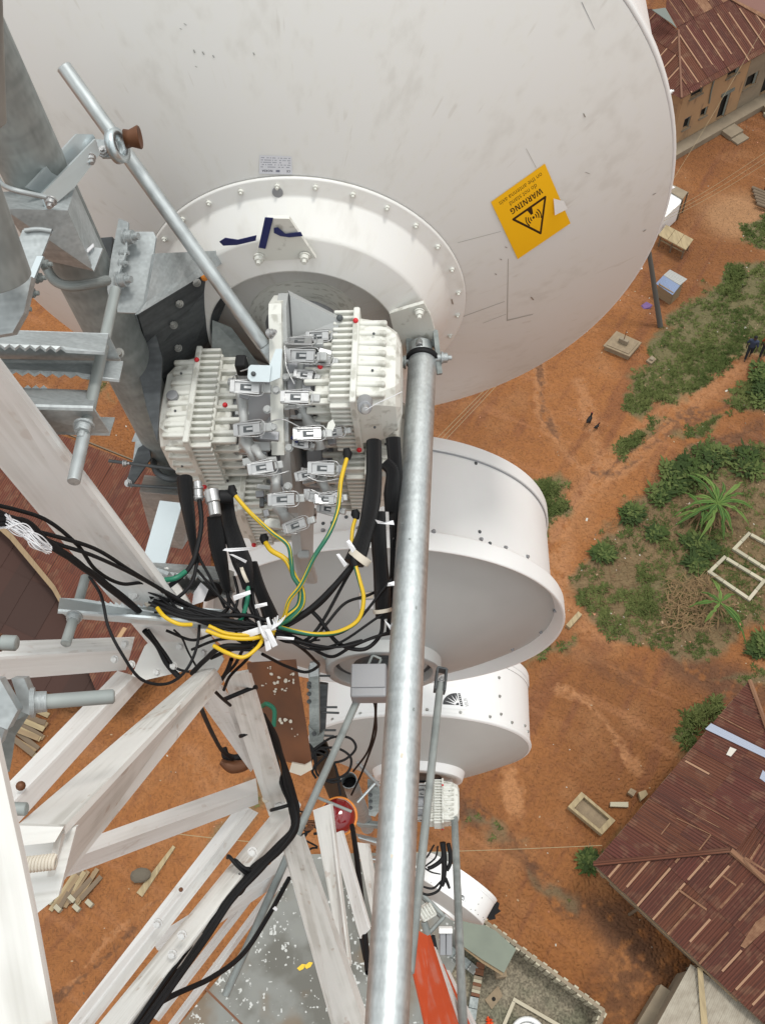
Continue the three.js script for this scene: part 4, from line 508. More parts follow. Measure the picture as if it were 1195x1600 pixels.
function banana(label, x, y, n, L, seed, dead, az0 = 0) { const c = g(x, y), r = rng(seed), o = thing('banana_plant', label, 'banana plant', c); const top = c.clone().add(V3(0, L * 0.5, 0)); part(o, 'trunk', rod(c.clone(), top, 0.14, 0.09, 10), M.wood[1]);
  for (let i = 0; i < n; i++) { const a = az0 + i / n * 6.28 + rr(-0.5, 0.5, r), l = L * rr(0.45, 1.2, r), bend = rr(-0.5, 0.5, r), rise = rr(0.35, 1.0, r), d = V3(Math.cos(a), 0, Math.sin(a)), w = V3(-d.z, 0, d.x), P = []; const N = 9; const at = (t, s) => { const wd = 0.1 * L * Math.pow(Math.sin(Math.PI * Math.min(0.98, 0.06 + t * 0.92)), 0.7) * (1 + 0.12 * Math.sin(t * 40 + i)); return top.clone().addScaledVector(d, l * t).addScaledVector(UP, l * (rise * t - (rise + 0.35) * t * t) + Math.abs(s) * -0.09 * wd * 2 + 0.0).addScaledVector(w, s * wd * 0.5 * (s * Math.sin(t * 23 + i * 2) > 0.75 ? 0.35 : 1) + bend * l * t * t * 0.5); }; for (let k = 0; k < N; k++) { const t0 = k / N, t1 = (k + 1) / N; for (const s of [-1, 1]) P.push(at(t0, 0), at(t0, s), at(t1, s), at(t0, 0), at(t1, s), at(t1, 0)); } const lf = part(o, 'leaf', soup(P, new Float32Array(P.length * 2)), M.banana[i % 3]); part(lf, 'midrib', cable([0.02, 0.3, 0.6, 0.95].map((t) => at(t, 0).addScaledVector(UP, 0.015)), 0.018, 4, 5), M.banana[2]); }
  const dd = []; for (let i = 0; i < dead; i++) { const a = r() * 6.28, l = rr(0.5, 1.1, r) * L * 0.6, d = V3(Math.cos(a), 0, Math.sin(a)), w = V3(-d.z, 0, d.x), b = c.clone().add(V3(0, L * 0.3, 0)); const pt = (t, s) => b.clone().addScaledVector(d, l * t).addScaledVector(UP, -L * 0.28 * t * t).addScaledVector(w, s * (0.025 + 0.025 * Math.sin(t * 9 + i))); for (let k = 0; k < 4; k++) dd.push(pt(k / 4, -1), pt(k / 4, 1), pt((k + 1) / 4, 1), pt(k / 4, -1), pt((k + 1) / 4, 1), pt((k + 1) / 4, -1)); } part(o, 'dead_leaves', soup(dd, new Float32Array(dd.length * 2)), M.dry); }
banana('taller banana plant with long arching green leaves', 1112, 803, 20, 2.15, 61, 16); banana('lower banana plant with few leaves among brown dead fronds', 1116, 955, 7, 2.0, 67, 10, 0.4); banana('young banana plant close to the taller one, pale leaf upright', 1092, 808, 6, 1.7, 71, 18, 1);
{ const r = rng(77), L = []; for (let i = 0; i < 420; i++) { const b = g(rr(1040, 1110, r), rr(905, 985, r)), a = r() * 6.28, l = rr(0.3, 1.0, r), d = V3(Math.cos(a), rr(-0.05, 0.15, r), Math.sin(a)), w = V3(-d.z, 0, d.x).multiplyScalar(rr(0.008, 0.028, r)); b.y = rr(0.05, 0.35, r); const t = b.clone().addScaledVector(d, l); L.push(b.clone().add(w), b.clone().sub(w), t); } const m = structure('dead_fronds', soup(L, new Float32Array(L.length * 2)), M.dry, 'stuff'); m.userData.label = 'brown dead fronds heaped around the lower banana plant'; m.userData.category = 'dead fronds'; }

// ---------------------------------------------------------------- people and hens: one skin each, meshed from joints
function skin(bones, c, half, N = 44, k = 0.02) { const mc = new MarchingCubes(N, new THREE.MeshBasicMaterial(), false, false, 60000), f = mc.field, a = V3(0, 0, 0); mc.isolation = 0;
  for (let z = 0; z < N; z++) for (let y = 0; y < N; y++) for (let x = 0; x < N; x++) { const px = c.x + (x - N / 2) / (N / 2) * half, py = c.y + (y - N / 2) / (N / 2) * half, pz = c.z + (z - N / 2) / (N / 2) * half; let acc = 0; for (const [p, s, r0, r1] of bones) { const ex = s.x - p.x, ey = s.y - p.y, ez = s.z - p.z, L = ex * ex + ey * ey + ez * ez || 1e-9; const t = Math.max(0, Math.min(1, ((px - p.x) * ex + (py - p.y) * ey + (pz - p.z) * ez) / L)); const d = Math.hypot(px - p.x - ex * t, py - p.y - ey * t, pz - p.z - ez * t) - (r0 + (r1 - r0) * t); acc += Math.exp(-d / k); } f[x + y * N + z * N * N] = k * Math.log(Math.max(acc, 1e-30)); }
  mc.update(); const n = mc.count, b = new THREE.BufferGeometry(); b.setAttribute('position', new THREE.BufferAttribute(mc.positionArray.slice(0, n * 3), 3)); b.setAttribute('normal', new THREE.BufferAttribute(mc.normalArray.slice(0, n * 3), 3)); b.setAttribute('uv', new THREE.BufferAttribute(new Float32Array(n * 2), 2)); b.scale(half, half, half).translate(c.x, c.y, c.z); return b; }
function person(label, px, py, yaw, cloth, trouser, stride) { const c = g(px, py), o = thing('person', label, 'person', c); const F = V3(Math.sin(yaw), 0, Math.cos(yaw)), R = V3(F.z, 0, -F.x), J = (r, u, f) => c.clone().addScaledVector(R, r).addScaledVector(UP, u).addScaledVector(F, f); const s = stride;
  const hipL = J(-0.09, 0.9, 0), hipR = J(0.09, 0.9, 0), kL = J(-0.1, 0.5, 0.14 * s), kR = J(0.1, 0.49, -0.02 * s), aL = J(-0.1, 0.09, 0.22 * s), aR = J(0.1, 0.1, -0.24 * s), shL = J(-0.19, 1.4, 0), shR = J(0.19, 1.4, 0), eL = J(-0.27, 1.12, -0.06 * s), eR = J(0.27, 1.12, 0.05 * s), wL = J(-0.27, 0.87, 0.02), wR = J(0.27, 0.88, 0.15 * s);
  const skinM = std({ color: [0.06, 0.03, 0.018], roughness: 0.7 }); part(o, 'body', skin([[J(0, 1.62, 0.02), J(0, 1.66, 0.0), 0.095, 0.1], [J(0, 1.45, 0), J(0, 1.55, 0.01), 0.055, 0.055], [J(0, 1.0, 0), J(0, 1.35, 0), 0.13, 0.15], [shL, eL, 0.055, 0.045], [shR, eR, 0.055, 0.045], [eL, wL, 0.043, 0.032], [eR, wR, 0.043, 0.032], [wL, wL.clone().add(V3(0, -0.13, 0.02)), 0.035, 0.022], [wR, wR.clone().add(V3(0, -0.13, 0.02)), 0.035, 0.022], [hipL, kL, 0.08, 0.055], [hipR, kR, 0.08, 0.055], [kL, aL, 0.052, 0.036], [kR, aR, 0.052, 0.036], [aL, aL.clone().addScaledVector(F, 0.16).setY(0.04), 0.04, 0.035], [aR, aR.clone().addScaledVector(F, 0.16).setY(0.04), 0.04, 0.035]], c.clone().setY(0.9), 1.05, 72, 0.014), skinM);
  part(o, 'shirt', skin([[J(0, 1.0, 0), J(0, 1.36, 0), 0.15, 0.165], [shL, shR, 0.07, 0.07], [shL, eL, 0.07, 0.062], [shR, eR, 0.07, 0.062]], c.clone().setY(1.15), 0.5, 48, 0.02), cloth); part(o, 'trousers', skin([[hipL, hipR, 0.115, 0.115], [J(0, 1.0, 0), J(0, 0.92, 0), 0.14, 0.14], [hipL, kL, 0.1, 0.075], [hipR, kR, 0.1, 0.075], [kL, aL, 0.072, 0.06], [kR, aR, 0.072, 0.06]], c.clone().setY(0.58), 0.62, 52, 0.016), trouser); part(o, 'hair', skin([[J(0, 1.68, -0.02), J(0, 1.7, -0.01), 0.1, 0.098]], c.clone().setY(1.68), 0.16, 24, 0.01), M.black); }
person('person in dark clothes walking along the red path at right', 1167, 558, -0.5, std({ color: [0.03, 0.04, 0.075], roughness: 0.9 }), std({ color: [0.012, 0.013, 0.018], roughness: 0.9 }), 1); person('person in an orange top cut off by the right edge', 1190, 556, -0.6, std({ color: [0.35, 0.08, 0.02], roughness: 0.9 }), std({ color: [0.02, 0.018, 0.02], roughness: 0.9 }), 0.8);
function hen(label, px, py, yaw, S) { const c = g(px, py), F = V3(Math.sin(yaw), 0, Math.cos(yaw)), R = V3(F.z, 0, -F.x), J = (f, u, r = 0) => c.clone().addScaledVector(F, f * S).addScaledVector(UP, u * S).addScaledVector(R, r * S); const o = thing('hen', label, 'hen', c); part(o, 'body', skin([[J(-0.08, 0.28), J(0.08, 0.27), 0.1 * S, 0.09 * S], [J(0.1, 0.32), J(0.2, 0.46), 0.055 * S, 0.035 * S], [J(0.2, 0.47), J(0.22, 0.48), 0.042 * S, 0.04 * S], [J(0.24, 0.47), J(0.29, 0.45), 0.02 * S, 0.008 * S], [J(-0.14, 0.32), J(-0.32, 0.46), 0.07 * S, 0.03 * S], [J(0, 0.2, 0.05), J(0.02, 0.02, 0.05), 0.03 * S, 0.014 * S], [J(0, 0.2, -0.05), J(0.02, 0.02, -0.05), 0.03 * S, 0.014 * S], [J(0.02, 0.02, 0.05), J(0.09, 0.015, 0.06), 0.014 * S, 0.01 * S], [J(0.02, 0.02, -0.05), J(0.09, 0.015, -0.06), 0.014 * S, 0.01 * S]], J(0, 0.27), 0.4 * S, 48, 0.012 * S), M.black); part(o, 'comb', box(J(0.21, 0.525), R, UP, F, 0.012 * S, 0.04 * S, 0.06 * S, 0.004), M.red); }
hen('larger black hen on the bare red earth below the grave', 919, 661, 2.5, 1.25); hen('smaller black hen just right of the larger one', 931, 670, 2.2, 0.8);
// ---------------------------------------------------------------- antennas
const axisOf = (deg) => { const a = deg * Math.PI / 180; return { A: V3(Math.sin(a), 0, -Math.cos(a)), B: V3(Math.cos(a), 0, Math.sin(a)) }; };
const rayc = new THREE.Raycaster();
function hit(meshes, x, y) { for (const m of meshes) m.updateWorldMatrix(true, false); rayc.set(EYE, sight(x, y).normalize()); const sides = meshes.map((m) => m.material.side); meshes.forEach((m) => { m.material.side = THREE.DoubleSide; }); const h = rayc.intersectObjects(meshes, false)[0]; meshes.forEach((m, i) => { m.material.side = sides[i]; }); if (!h) return null; const n = h.face.normal.clone(); if (n.dot(rayc.ray.direction) > 0) n.negate(); return { p: h.point, n }; }
function decal(parent, name, meshes, quadPx, mat, label, off = 0.003, N = 10) { // a thin sheet stuck on a curved skin
  const [a, b, c, d] = quadPx, P = [], U = [], G = []; for (let j = 0; j <= N; j++) { G[j] = []; for (let i = 0; i <= N; i++) { const u = i / N, v = j / N, x = (a[0] * (1 - u) + b[0] * u) * (1 - v) + (d[0] * (1 - u) + c[0] * u) * v, y = (a[1] * (1 - u) + b[1] * u) * (1 - v) + (d[1] * (1 - u) + c[1] * u) * v; const h = hit(meshes, x, y); G[j][i] = h && h.p.clone().addScaledVector(h.n, off); } }
  const put = (i, j) => { P.push(G[j][i]); U.push(i / N, 1 - j / N); }; for (let j = 0; j < N; j++) for (let i = 0; i < N; i++) { if (!G[j][i] || !G[j][i + 1] || !G[j + 1][i] || !G[j + 1][i + 1]) continue; put(i, j); put(i, j + 1); put(i + 1, j + 1); put(i, j); put(i + 1, j + 1); put(i + 1, j); }
  return part(parent, name, soup(P, U), mat, label);
}
function canvasMat(w, h, draw, opt = {}) { const c = document.createElement('canvas'); c.width = w; c.height = h; const x = c.getContext('2d'); draw(x, w, h); const t = new THREE.CanvasTexture(c); t.colorSpace = THREE.SRGBColorSpace; return std({ map: t, roughness: 0.45, side: THREE.DoubleSide, ...opt }); }
const logoMat = canvasMat(256, 256, (x, w, h) => { // dark quarter sunburst, bar and lettering on white
  x.fillStyle = '#e6e6e6'; x.fillRect(0, 0, w, h); x.fillStyle = '#26262a'; x.beginPath(); x.moveTo(150, 210); x.lineTo(10, 210); x.arc(150, 210, 140, Math.PI, Math.PI * 1.5); x.closePath(); x.fill();
  x.fillStyle = '#e6e6e6'; for (const a of [200, 222, 244, 262]) { const r = a * Math.PI / 180; x.beginPath(); x.moveTo(150 + 130 * Math.cos(r), 210 + 130 * Math.sin(r)); x.lineTo(150 + 30 * Math.cos(r + 0.3), 210 + 30 * Math.sin(r + 0.3)); x.lineTo(150 + 30 * Math.cos(r - 0.3), 210 + 30 * Math.sin(r - 0.3)); x.fill(); }
  x.fillStyle = '#26262a'; x.fillRect(160, 70, 22, 150); x.fillStyle = '#e6e6e6'; for (let i = 0; i < 6; i++) x.fillRect(164, 84 + i * 22, 14, 7); x.save(); x.translate(230, 222); x.rotate(-Math.PI / 2); x.fillStyle = '#55555a'; x.font = '40px sans-serif'; x.fillText('VELIS', 0, 0); x.restore(); });

const D1 = { ...axisOf(7.848), c: V3(-0.1045, H - 2.3386, -2.503) }; D1.hub = D1.c.clone().addScaledVector(D1.A, -0.384);
const Hb = (l, s, v) => D1.hub.clone().addScaledVector(D1.A, -l).addScaledVector(D1.B, s).addScaledVector(UP, v);
const big = thing('dish_antenna', 'biggest white microwave dish, seen from behind, with a yellow warning sticker', 'dish antenna', D1.hub);
{
  const ax = D1.A.clone().negate(), at = D1.hub, Lp = (r) => 0.0807 - 0.323 * r * r, bowlP = []; for (let i = 0; i <= 40; i++) { const r = 0.02 + 1.175 * i / 40; bowlP.push([r, Lp(r)]); }
  const bowl = part(big, 'reflector', metre(lathe(bowlP, 128, at, ax), 5, 1), M.dish);
  const front = [[0.02, -0.4]]; for (let i = 0; i <= 30; i++) front.push([0.03 + 1.15 * i / 30, Lp(0.03 + 1.15 * i / 30) - 0.025]);
  part(big, 'inner_skin', lathe(front, 64, at, ax), M.shroud);
  part(big, 'rim', [lathe([[1.17, -0.43], [1.203, -0.43], [1.208, -0.424], [1.208, -0.396], [1.205, -0.388], [1.196, -0.384], [1.185, -0.39]], 128, at, ax)], M.shroud);
  part(big, 'shroud', [lathe([[1.185, -0.43], [1.185, -1.35], [1.2, -1.36], [1.2, -1.42], [1.15, -1.43], [0, -1.43]], 128, at, ax)], M.shroud);
  for (let i = 0; i < 40; i++) { const t = i / 40 * 6.283 + 0.05; const p = at.clone().addScaledVector(ax, -0.405).addScaledVector(D1.B, Math.cos(t) * 1.205).addScaledVector(UP, Math.sin(t) * 1.205); if (i % 2 === 0) bolt(bowl, p, D1.B.clone().multiplyScalar(Math.cos(t)).addScaledVector(UP, Math.sin(t)), 0.008, M.shroud); }
  const ring = part(big, 'mount_ring', metre(lathe([[0.44, 0.02], [0.517, -0.004], [0.517, 0.004], [0.512, 0.008], [0.47, 0.02], [0.462, 0.026], [0.405, 0.108], [0.4, 0.115], [0.394, 0.117], [0.304, 0.148], [0.298, 0.148], [0.295, 0.142], [0.295, 0.06]], 96, at, ax), 3, 0.6), M.dish.clone());
  ring.material.color.setRGB(1.12, 1.12, 1.12);
  for (let k = 0; k < 29; k++) { const t = 1.819 - k * 2 * Math.PI / 29; bolt(ring, at.clone().addScaledVector(ax, 0.008).addScaledVector(D1.B, Math.cos(t) * 0.495).addScaledVector(UP, Math.sin(t) * 0.495), ax, 0.0105, M.cast); }
  const inner = part(big, 'feed_flange', [lathe([[0.18, 0.069], [0.178, 0.078], [0.14, 0.082], [0.137, 0.1], [0.08, 0.1], [0.077, 0.12], [0.06, 0.12], [0.06, 0.05]], 64, at, ax)], M.cast);
  for (let k = 0; k < 12; k++) { const t = k / 12 * 6.283; bolt(inner, at.clone().addScaledVector(ax, 0.1).addScaledVector(D1.B, Math.cos(t) * 0.115).addScaledVector(UP, Math.sin(t) * 0.115), ax, 0.008, M.cast); }
  const n = ax, pAnn = (x, y, L) => onPlane(x, y, at.clone().addScaledVector(ax, L), n);
  const ear = part(big, 'ear_plate', plate([[398, 408], [417, 341], [452, 342], [494, 404]].map(([x, y]) => pAnn(x, y, 0.155)), 0.012), M.cast); bolt(ear, pAnn(405, 402, 0.158), ax, 0.017, M.cast); bolt(ear, pAnn(476, 400, 0.158), ax, 0.017, M.cast);
  part(big, 'blue_tape', plate([[404, 387], [415, 389], [427, 341], [414, 340]].map(([x, y]) => pAnn(x, y, 0.16)), 0.002), M.blue); part(big, 'blue_tape', plate([[428, 357], [434, 356], [446, 366], [470, 363], [473, 369], [452, 371], [438, 369], [428, 364]].map(([x, y]) => pAnn(x, y, 0.161)), 0.002), M.blue); part(big, 'blue_tape', plate([[343, 378], [352, 372], [372, 375], [401, 368], [400, 376], [370, 383], [349, 384]].map(([x, y]) => pAnn(x, y, 0.15)), 0.002), M.blue);
  const lug = part(big, 'strut_plate', plate([[608, 490], [662, 474], [672, 492], [680, 520], [684, 560], [632, 566], [618, 530]].map(([x, y]) => pAnn(x, y, 0.155)), 0.012), M.cast); bolt(lug, pAnn(655, 487, 0.158), ax, 0.017, M.cast);
  const hm = hit([ring], 434, 300); if (hm) part(big, 'drain_hole', rod(hm.p.clone().addScaledVector(hm.n, 0.001), hm.p.clone().addScaledVector(hm.n, 0.003), 0.0155, 0.0155, 24, 0.0005), M.flangegrey);
  const warn = canvasMat(512, 512, (x, w, h) => { x.fillStyle = '#f2b70d'; x.fillRect(0, 0, w, h); x.strokeStyle = '#2a1a08'; x.lineWidth = 17; x.lineJoin = 'round'; x.beginPath(); x.moveTo(256, 70); x.lineTo(410, 290); x.lineTo(102, 290); x.closePath(); x.stroke();
    x.fillStyle = '#2a1a08'; x.beginPath(); x.moveTo(232, 286); x.lineTo(280, 286); x.lineTo(266, 236); x.lineTo(246, 236); x.fill(); x.lineWidth = 9; for (const s of [0, Math.PI]) for (const r of [26, 46, 66]) { x.beginPath(); x.arc(256, 208, r, s - 0.6, s + 0.6); x.stroke(); } x.beginPath(); x.arc(256, 208, 10, 0, 7); x.fill();
    x.textAlign = 'center'; x.font = 'bold 62px sans-serif'; x.fillText('WARNING', 256, 372); x.font = '46px sans-serif'; x.fillText('do not stand', 256, 424); x.fillText('on the antenna axis', 256, 474); });
  decal(big, 'warning_sticker', [bowl], [[890, 348], [808, 404], [766, 315], [850, 255]], warn, 'yellow warning sticker with black triangle');
  decal(big, 'torn_corner', [bowl], [[862, 308], [878, 312], [884, 324], [864, 334]], M.shroud, 'peeled corner of the sticker', 0.009, 3);
  const lab = canvasMat(256, 160, (x, w, h) => { x.fillStyle = '#cfd0d6'; x.fillRect(0, 0, w, h); x.fillStyle = '#3a3c46'; x.font = 'bold 26px sans-serif'; x.fillText('NOKIA', 150, 36); x.fillText('CE', 14, 36); x.fillStyle = '#777a88'; x.fillRect(96, 16, 30, 20); for (let j = 0; j < 5; j++) for (let i = 0; i < 26; i++) if (hash(i, j, 4) > 0.3) x.fillRect(12 + i * 9, 56 + j * 20, 6, 8); });
  decal(big, 'data_label', [bowl], [[457, 272], [405, 271], [406, 242], [456, 244]], lab, 'small printed data label', 0.002, 4);
  for (const [l, p, m] of [['dent line in the skin', [[793, 404], [794, 404], [792.6, 500], [791.2, 500]], 0], ['dent line in the skin', [[791, 499.5], [832, 490.5], [832, 491.5], [791, 501.5]], 0], ['thin scratch', [[715, 378.6], [782, 361], [782, 361.7], [715, 379.4]], 0], ['thin scratch', [[722, 494.3], [788, 470.3], [788, 471], [722, 495.2]], 0], ['thin scratch', [[754, 504.4], [790, 490.3], [790, 490.9], [754, 505]], 0], ['dark scratch', [[907.4, 3], [908.6, 3], [928.6, 46], [928, 46]], 1], ['thin scratch', [[821, 232], [821.7, 231.8], [837.6, 262], [837, 262.3]], 0]]) decal(big, 'crease', [bowl], p, m ? M.flangegrey : M.scuff, l, 0.0009, 8);
  for (const [x, y, dx, dy] of [[304, 80, 2, 5], [318, 83, 3, 5], [334, 88, 2, 4], [307, 104, 3, 2], [397, 84, 2, 4], [832, 371, 3, 4], [831, 466, 4, 5], [706, 471, 2, 8], [917, 270, 7, 3], [1021, 303, 5, -3], [1006, 360, 4, -3], [912, 180, 3, 6], [283, 45, 3, 2], [290, 38, 4, 3], [774, 428, 2, 2], [782, 405, 2, 2], [790, 386, 3, 2]]) decal(big, 'chip', [bowl, ring], [[x - dx / 2 - 1, y - dy / 2], [x - dx / 2 + 1, y - dy / 2], [x + dx / 2 + 1, y + dy / 2], [x + dx / 2 - 1, y + dy / 2]], M.bolt, undefined, 0.0015, 2);
}
const D2 = { ...axisOf(7.12), c: V3(-0.07375, H - 4.7014, -1.92436) }, D3 = { ...axisOf(8.57), c: V3(0.04918, H - 7.62784, -2.06105) };
function boltsAt(parent, meshes, pts, r, mat) { for (const [x, y] of pts) { const h = hit(meshes, x, y); if (h) bolt(parent, h.p, h.n, r, mat, true); } }
{
  const o = thing('dish_antenna', 'middle white dish with tall shroud, hung below the biggest dish', 'dish antenna', D2.c), ax = D2.A.clone().negate(), at = D2.c;
  const sh = part(o, 'shroud', metre(lathe([[0.88, -0.6], [0.898, -0.6], [0.898, -0.096]], 128, at, ax), 5, 0.6), M.shroud); part(o, 'front_band', lathe([[0.87, -0.645], [0.905, -0.645], [0.911, -0.64], [0.911, -0.575], [0.906, -0.571], [0.897, -0.571]], 128, at, ax), M.shroud); part(o, 'band_seam', lathe([[0.9, -0.571], [0.903, -0.569], [0.9, -0.562]], 128, at, ax), M.flangegrey); part(o, 'radome', lathe([[0.9, -0.63], [0.5, -0.66], [0.001, -0.67]], 64, at, ax), M.shroud);
  const lip = part(o, 'rim', metre(lathe([[0.9, -0.1], [0.945, -0.1], [0.953, -0.095], [0.957, -0.085], [0.957, -0.008], [0.953, 0], [0.947, 0.001], [0.94, -0.003], [0.905, -0.06], [0.9, -0.07]], 128, at, ax), 5, 0.3), M.shroud);
  const P = []; for (let i = 0; i <= 24; i++) { const r = 0.905 - 0.75 * i / 24; P.push([r, -0.06 + 0.27 * (1 - Math.pow((r - 0.155) / 0.75, 1.5))]); } const bowl = part(o, 'reflector', metre(lathe(P, 96, at, ax), 4, 1), std({ color: [0.535, 0.55, 0.55], roughness: 0.5, map: M.shroud.map }));
  part(o, 'mount_ring', [lathe([[0.315, 0.13], [0.33, 0.17], [0.33, 0.176], [0.305, 0.182], [0.302, 0.245], [0.298, 0.252], [0.262, 0.252], [0.257, 0.245], [0.257, 0.16]], 64, at, ax)], bowl.material); part(o, 'feed_flange', lathe([[0.257, 0.2], [0.12, 0.205], [0.11, 0.25], [0.001, 0.25]], 40, at, ax), M.dark);
  boltsAt(lip, [lip, sh, bowl], [[743, 711], [807, 741], [845, 780], [751, 843], [789, 856], [823, 870], [867, 954], [844, 987], [800, 1014], [464, 838], [560, 826], [505, 829], [677, 831]], 0.011, M.flangegrey); for (const [x, y] of [[743, 724], [749, 831], [484, 815], [541, 808], [505, 818], [519, 817], [765, 849]]) { const h = hit([lip, sh], x, y); if (h) dot(sh, h.p, 0.009, M.dark, h.n, 'hole'); }
  decal(o, 'label_plate', [bowl], [[561, 925], [583, 924], [583, 934], [561, 935]], M.lime, 'small beige plate', 0.004, 2); decal(o, 'label_plate', [bowl], [[561, 937], [583, 936], [583, 950], [562, 951]], M.tie, 'small white plate', 0.004, 2);
  part(o, 'cable_clip', rod(q(506, 1028, 4.9), q(519, 1016, 4.9), 0.02, 0.02, 8), M.oldgalv); part(o, 'cable_clip', rod(q(519, 1012, 4.88), q(551, 1006, 4.86), 0.014, 0.014, 8), M.oldgalv); part(o, 'cable_clip', rod(q(561, 1003, 4.86), q(604, 1003, 4.86), 0.012, 0.012, 8), M.oldgalv);
  const e = [D2.B, UP, ax], bc = q(577, 1068, 4.62); const bx = part(o, 'feed_box', [box(bc, ...e, 0.175, 0.11, 0.17, 0.012)], M.flangegrey); part(bx, 'lid', box(bc.clone().addScaledVector(UP, 0.058).addScaledVector(ax, -0.02), ...e, 0.165, 0.012, 0.12, 0.004), M.flangegrey);
}
let dish3;
{
  const o = dish3 = thing('dish_antenna', 'lower white dish with dark quarter-sun logo, directly beneath the middle dish', 'dish antenna', D3.c), ax = D3.A.clone().negate(), at = D3.c;
  const sh = part(o, 'shroud', metre(lathe([[0.88, -0.53], [0.893, -0.53], [0.893, -0.02], [0.9, -0.015], [0.903, 0], [0.897, 0.012], [0.88, 0.018]], 128, at, ax), 5, 0.6), M.shroud); part(o, 'front_band', lathe([[0.86, -0.575], [0.895, -0.575], [0.903, -0.57], [0.903, -0.51], [0.893, -0.505]], 128, at, ax), M.shroud); part(o, 'band_seam', lathe([[0.8935, -0.47], [0.896, -0.468], [0.8935, -0.466]], 96, at, ax), M.bolt); part(o, 'radome', lathe([[0.89, -0.56], [0.001, -0.6]], 64, at, ax), M.shroud);
  const P = []; for (let i = 0; i <= 24; i++) { const r = 0.885 - 0.7 * i / 24; P.push([r, 0.014 + 0.24 * (1 - Math.pow((r - 0.185) / 0.7, 1.35))]); } const bowl = part(o, 'reflector', metre(lathe(P, 96, at, ax), 4, 1), std({ color: [0.6, 0.6, 0.585], roughness: 0.5, map: M.shroud.map }));
  const ring = part(o, 'mount_ring', lathe([[0.42, 0.17], [0.42, 0.185], [0.385, 0.19], [0.375, 0.2], [0.35, 0.275], [0.34, 0.28], [0.28, 0.285], [0.275, 0.2]], 64, at, ax), M.shroud); part(o, 'feed_flange', lathe([[0.275, 0.235], [0.1, 0.24], [0.001, 0.24]], 40, at, ax), M.dark);
  boltsAt(sh, [sh, bowl, ring], [[779, 1059], [780, 1088], [782, 1116], [765, 1120], [719, 1113], [667, 1109], [799, 1129], [819, 1134], [824, 1143], [815, 1043], [563, 1115], [520, 1124]], 0.012, M.bolt);
  decal(o, 'logo_patch', [sh], [[688, 1072], [728, 1075], [738, 1109], [690, 1107]], logoMat, 'dark quarter-sun logo with letters', 0.002, 8);
  const mt = o.clone(); // the same drum, much lower and turned, is a smaller antenna of its own
  mt.name = numbered('dish_antenna'); mt.userData = { label: 'lowest and smallest white dish drum, turned to the right below the lower dish', category: 'dish antenna' }; scene.add(mt); mt.scale.setScalar(0.585); mt.position.copy(q(699, 1406, 12)); mt.rotation.y = -(40 - 8.57) * Math.PI / 180;
}

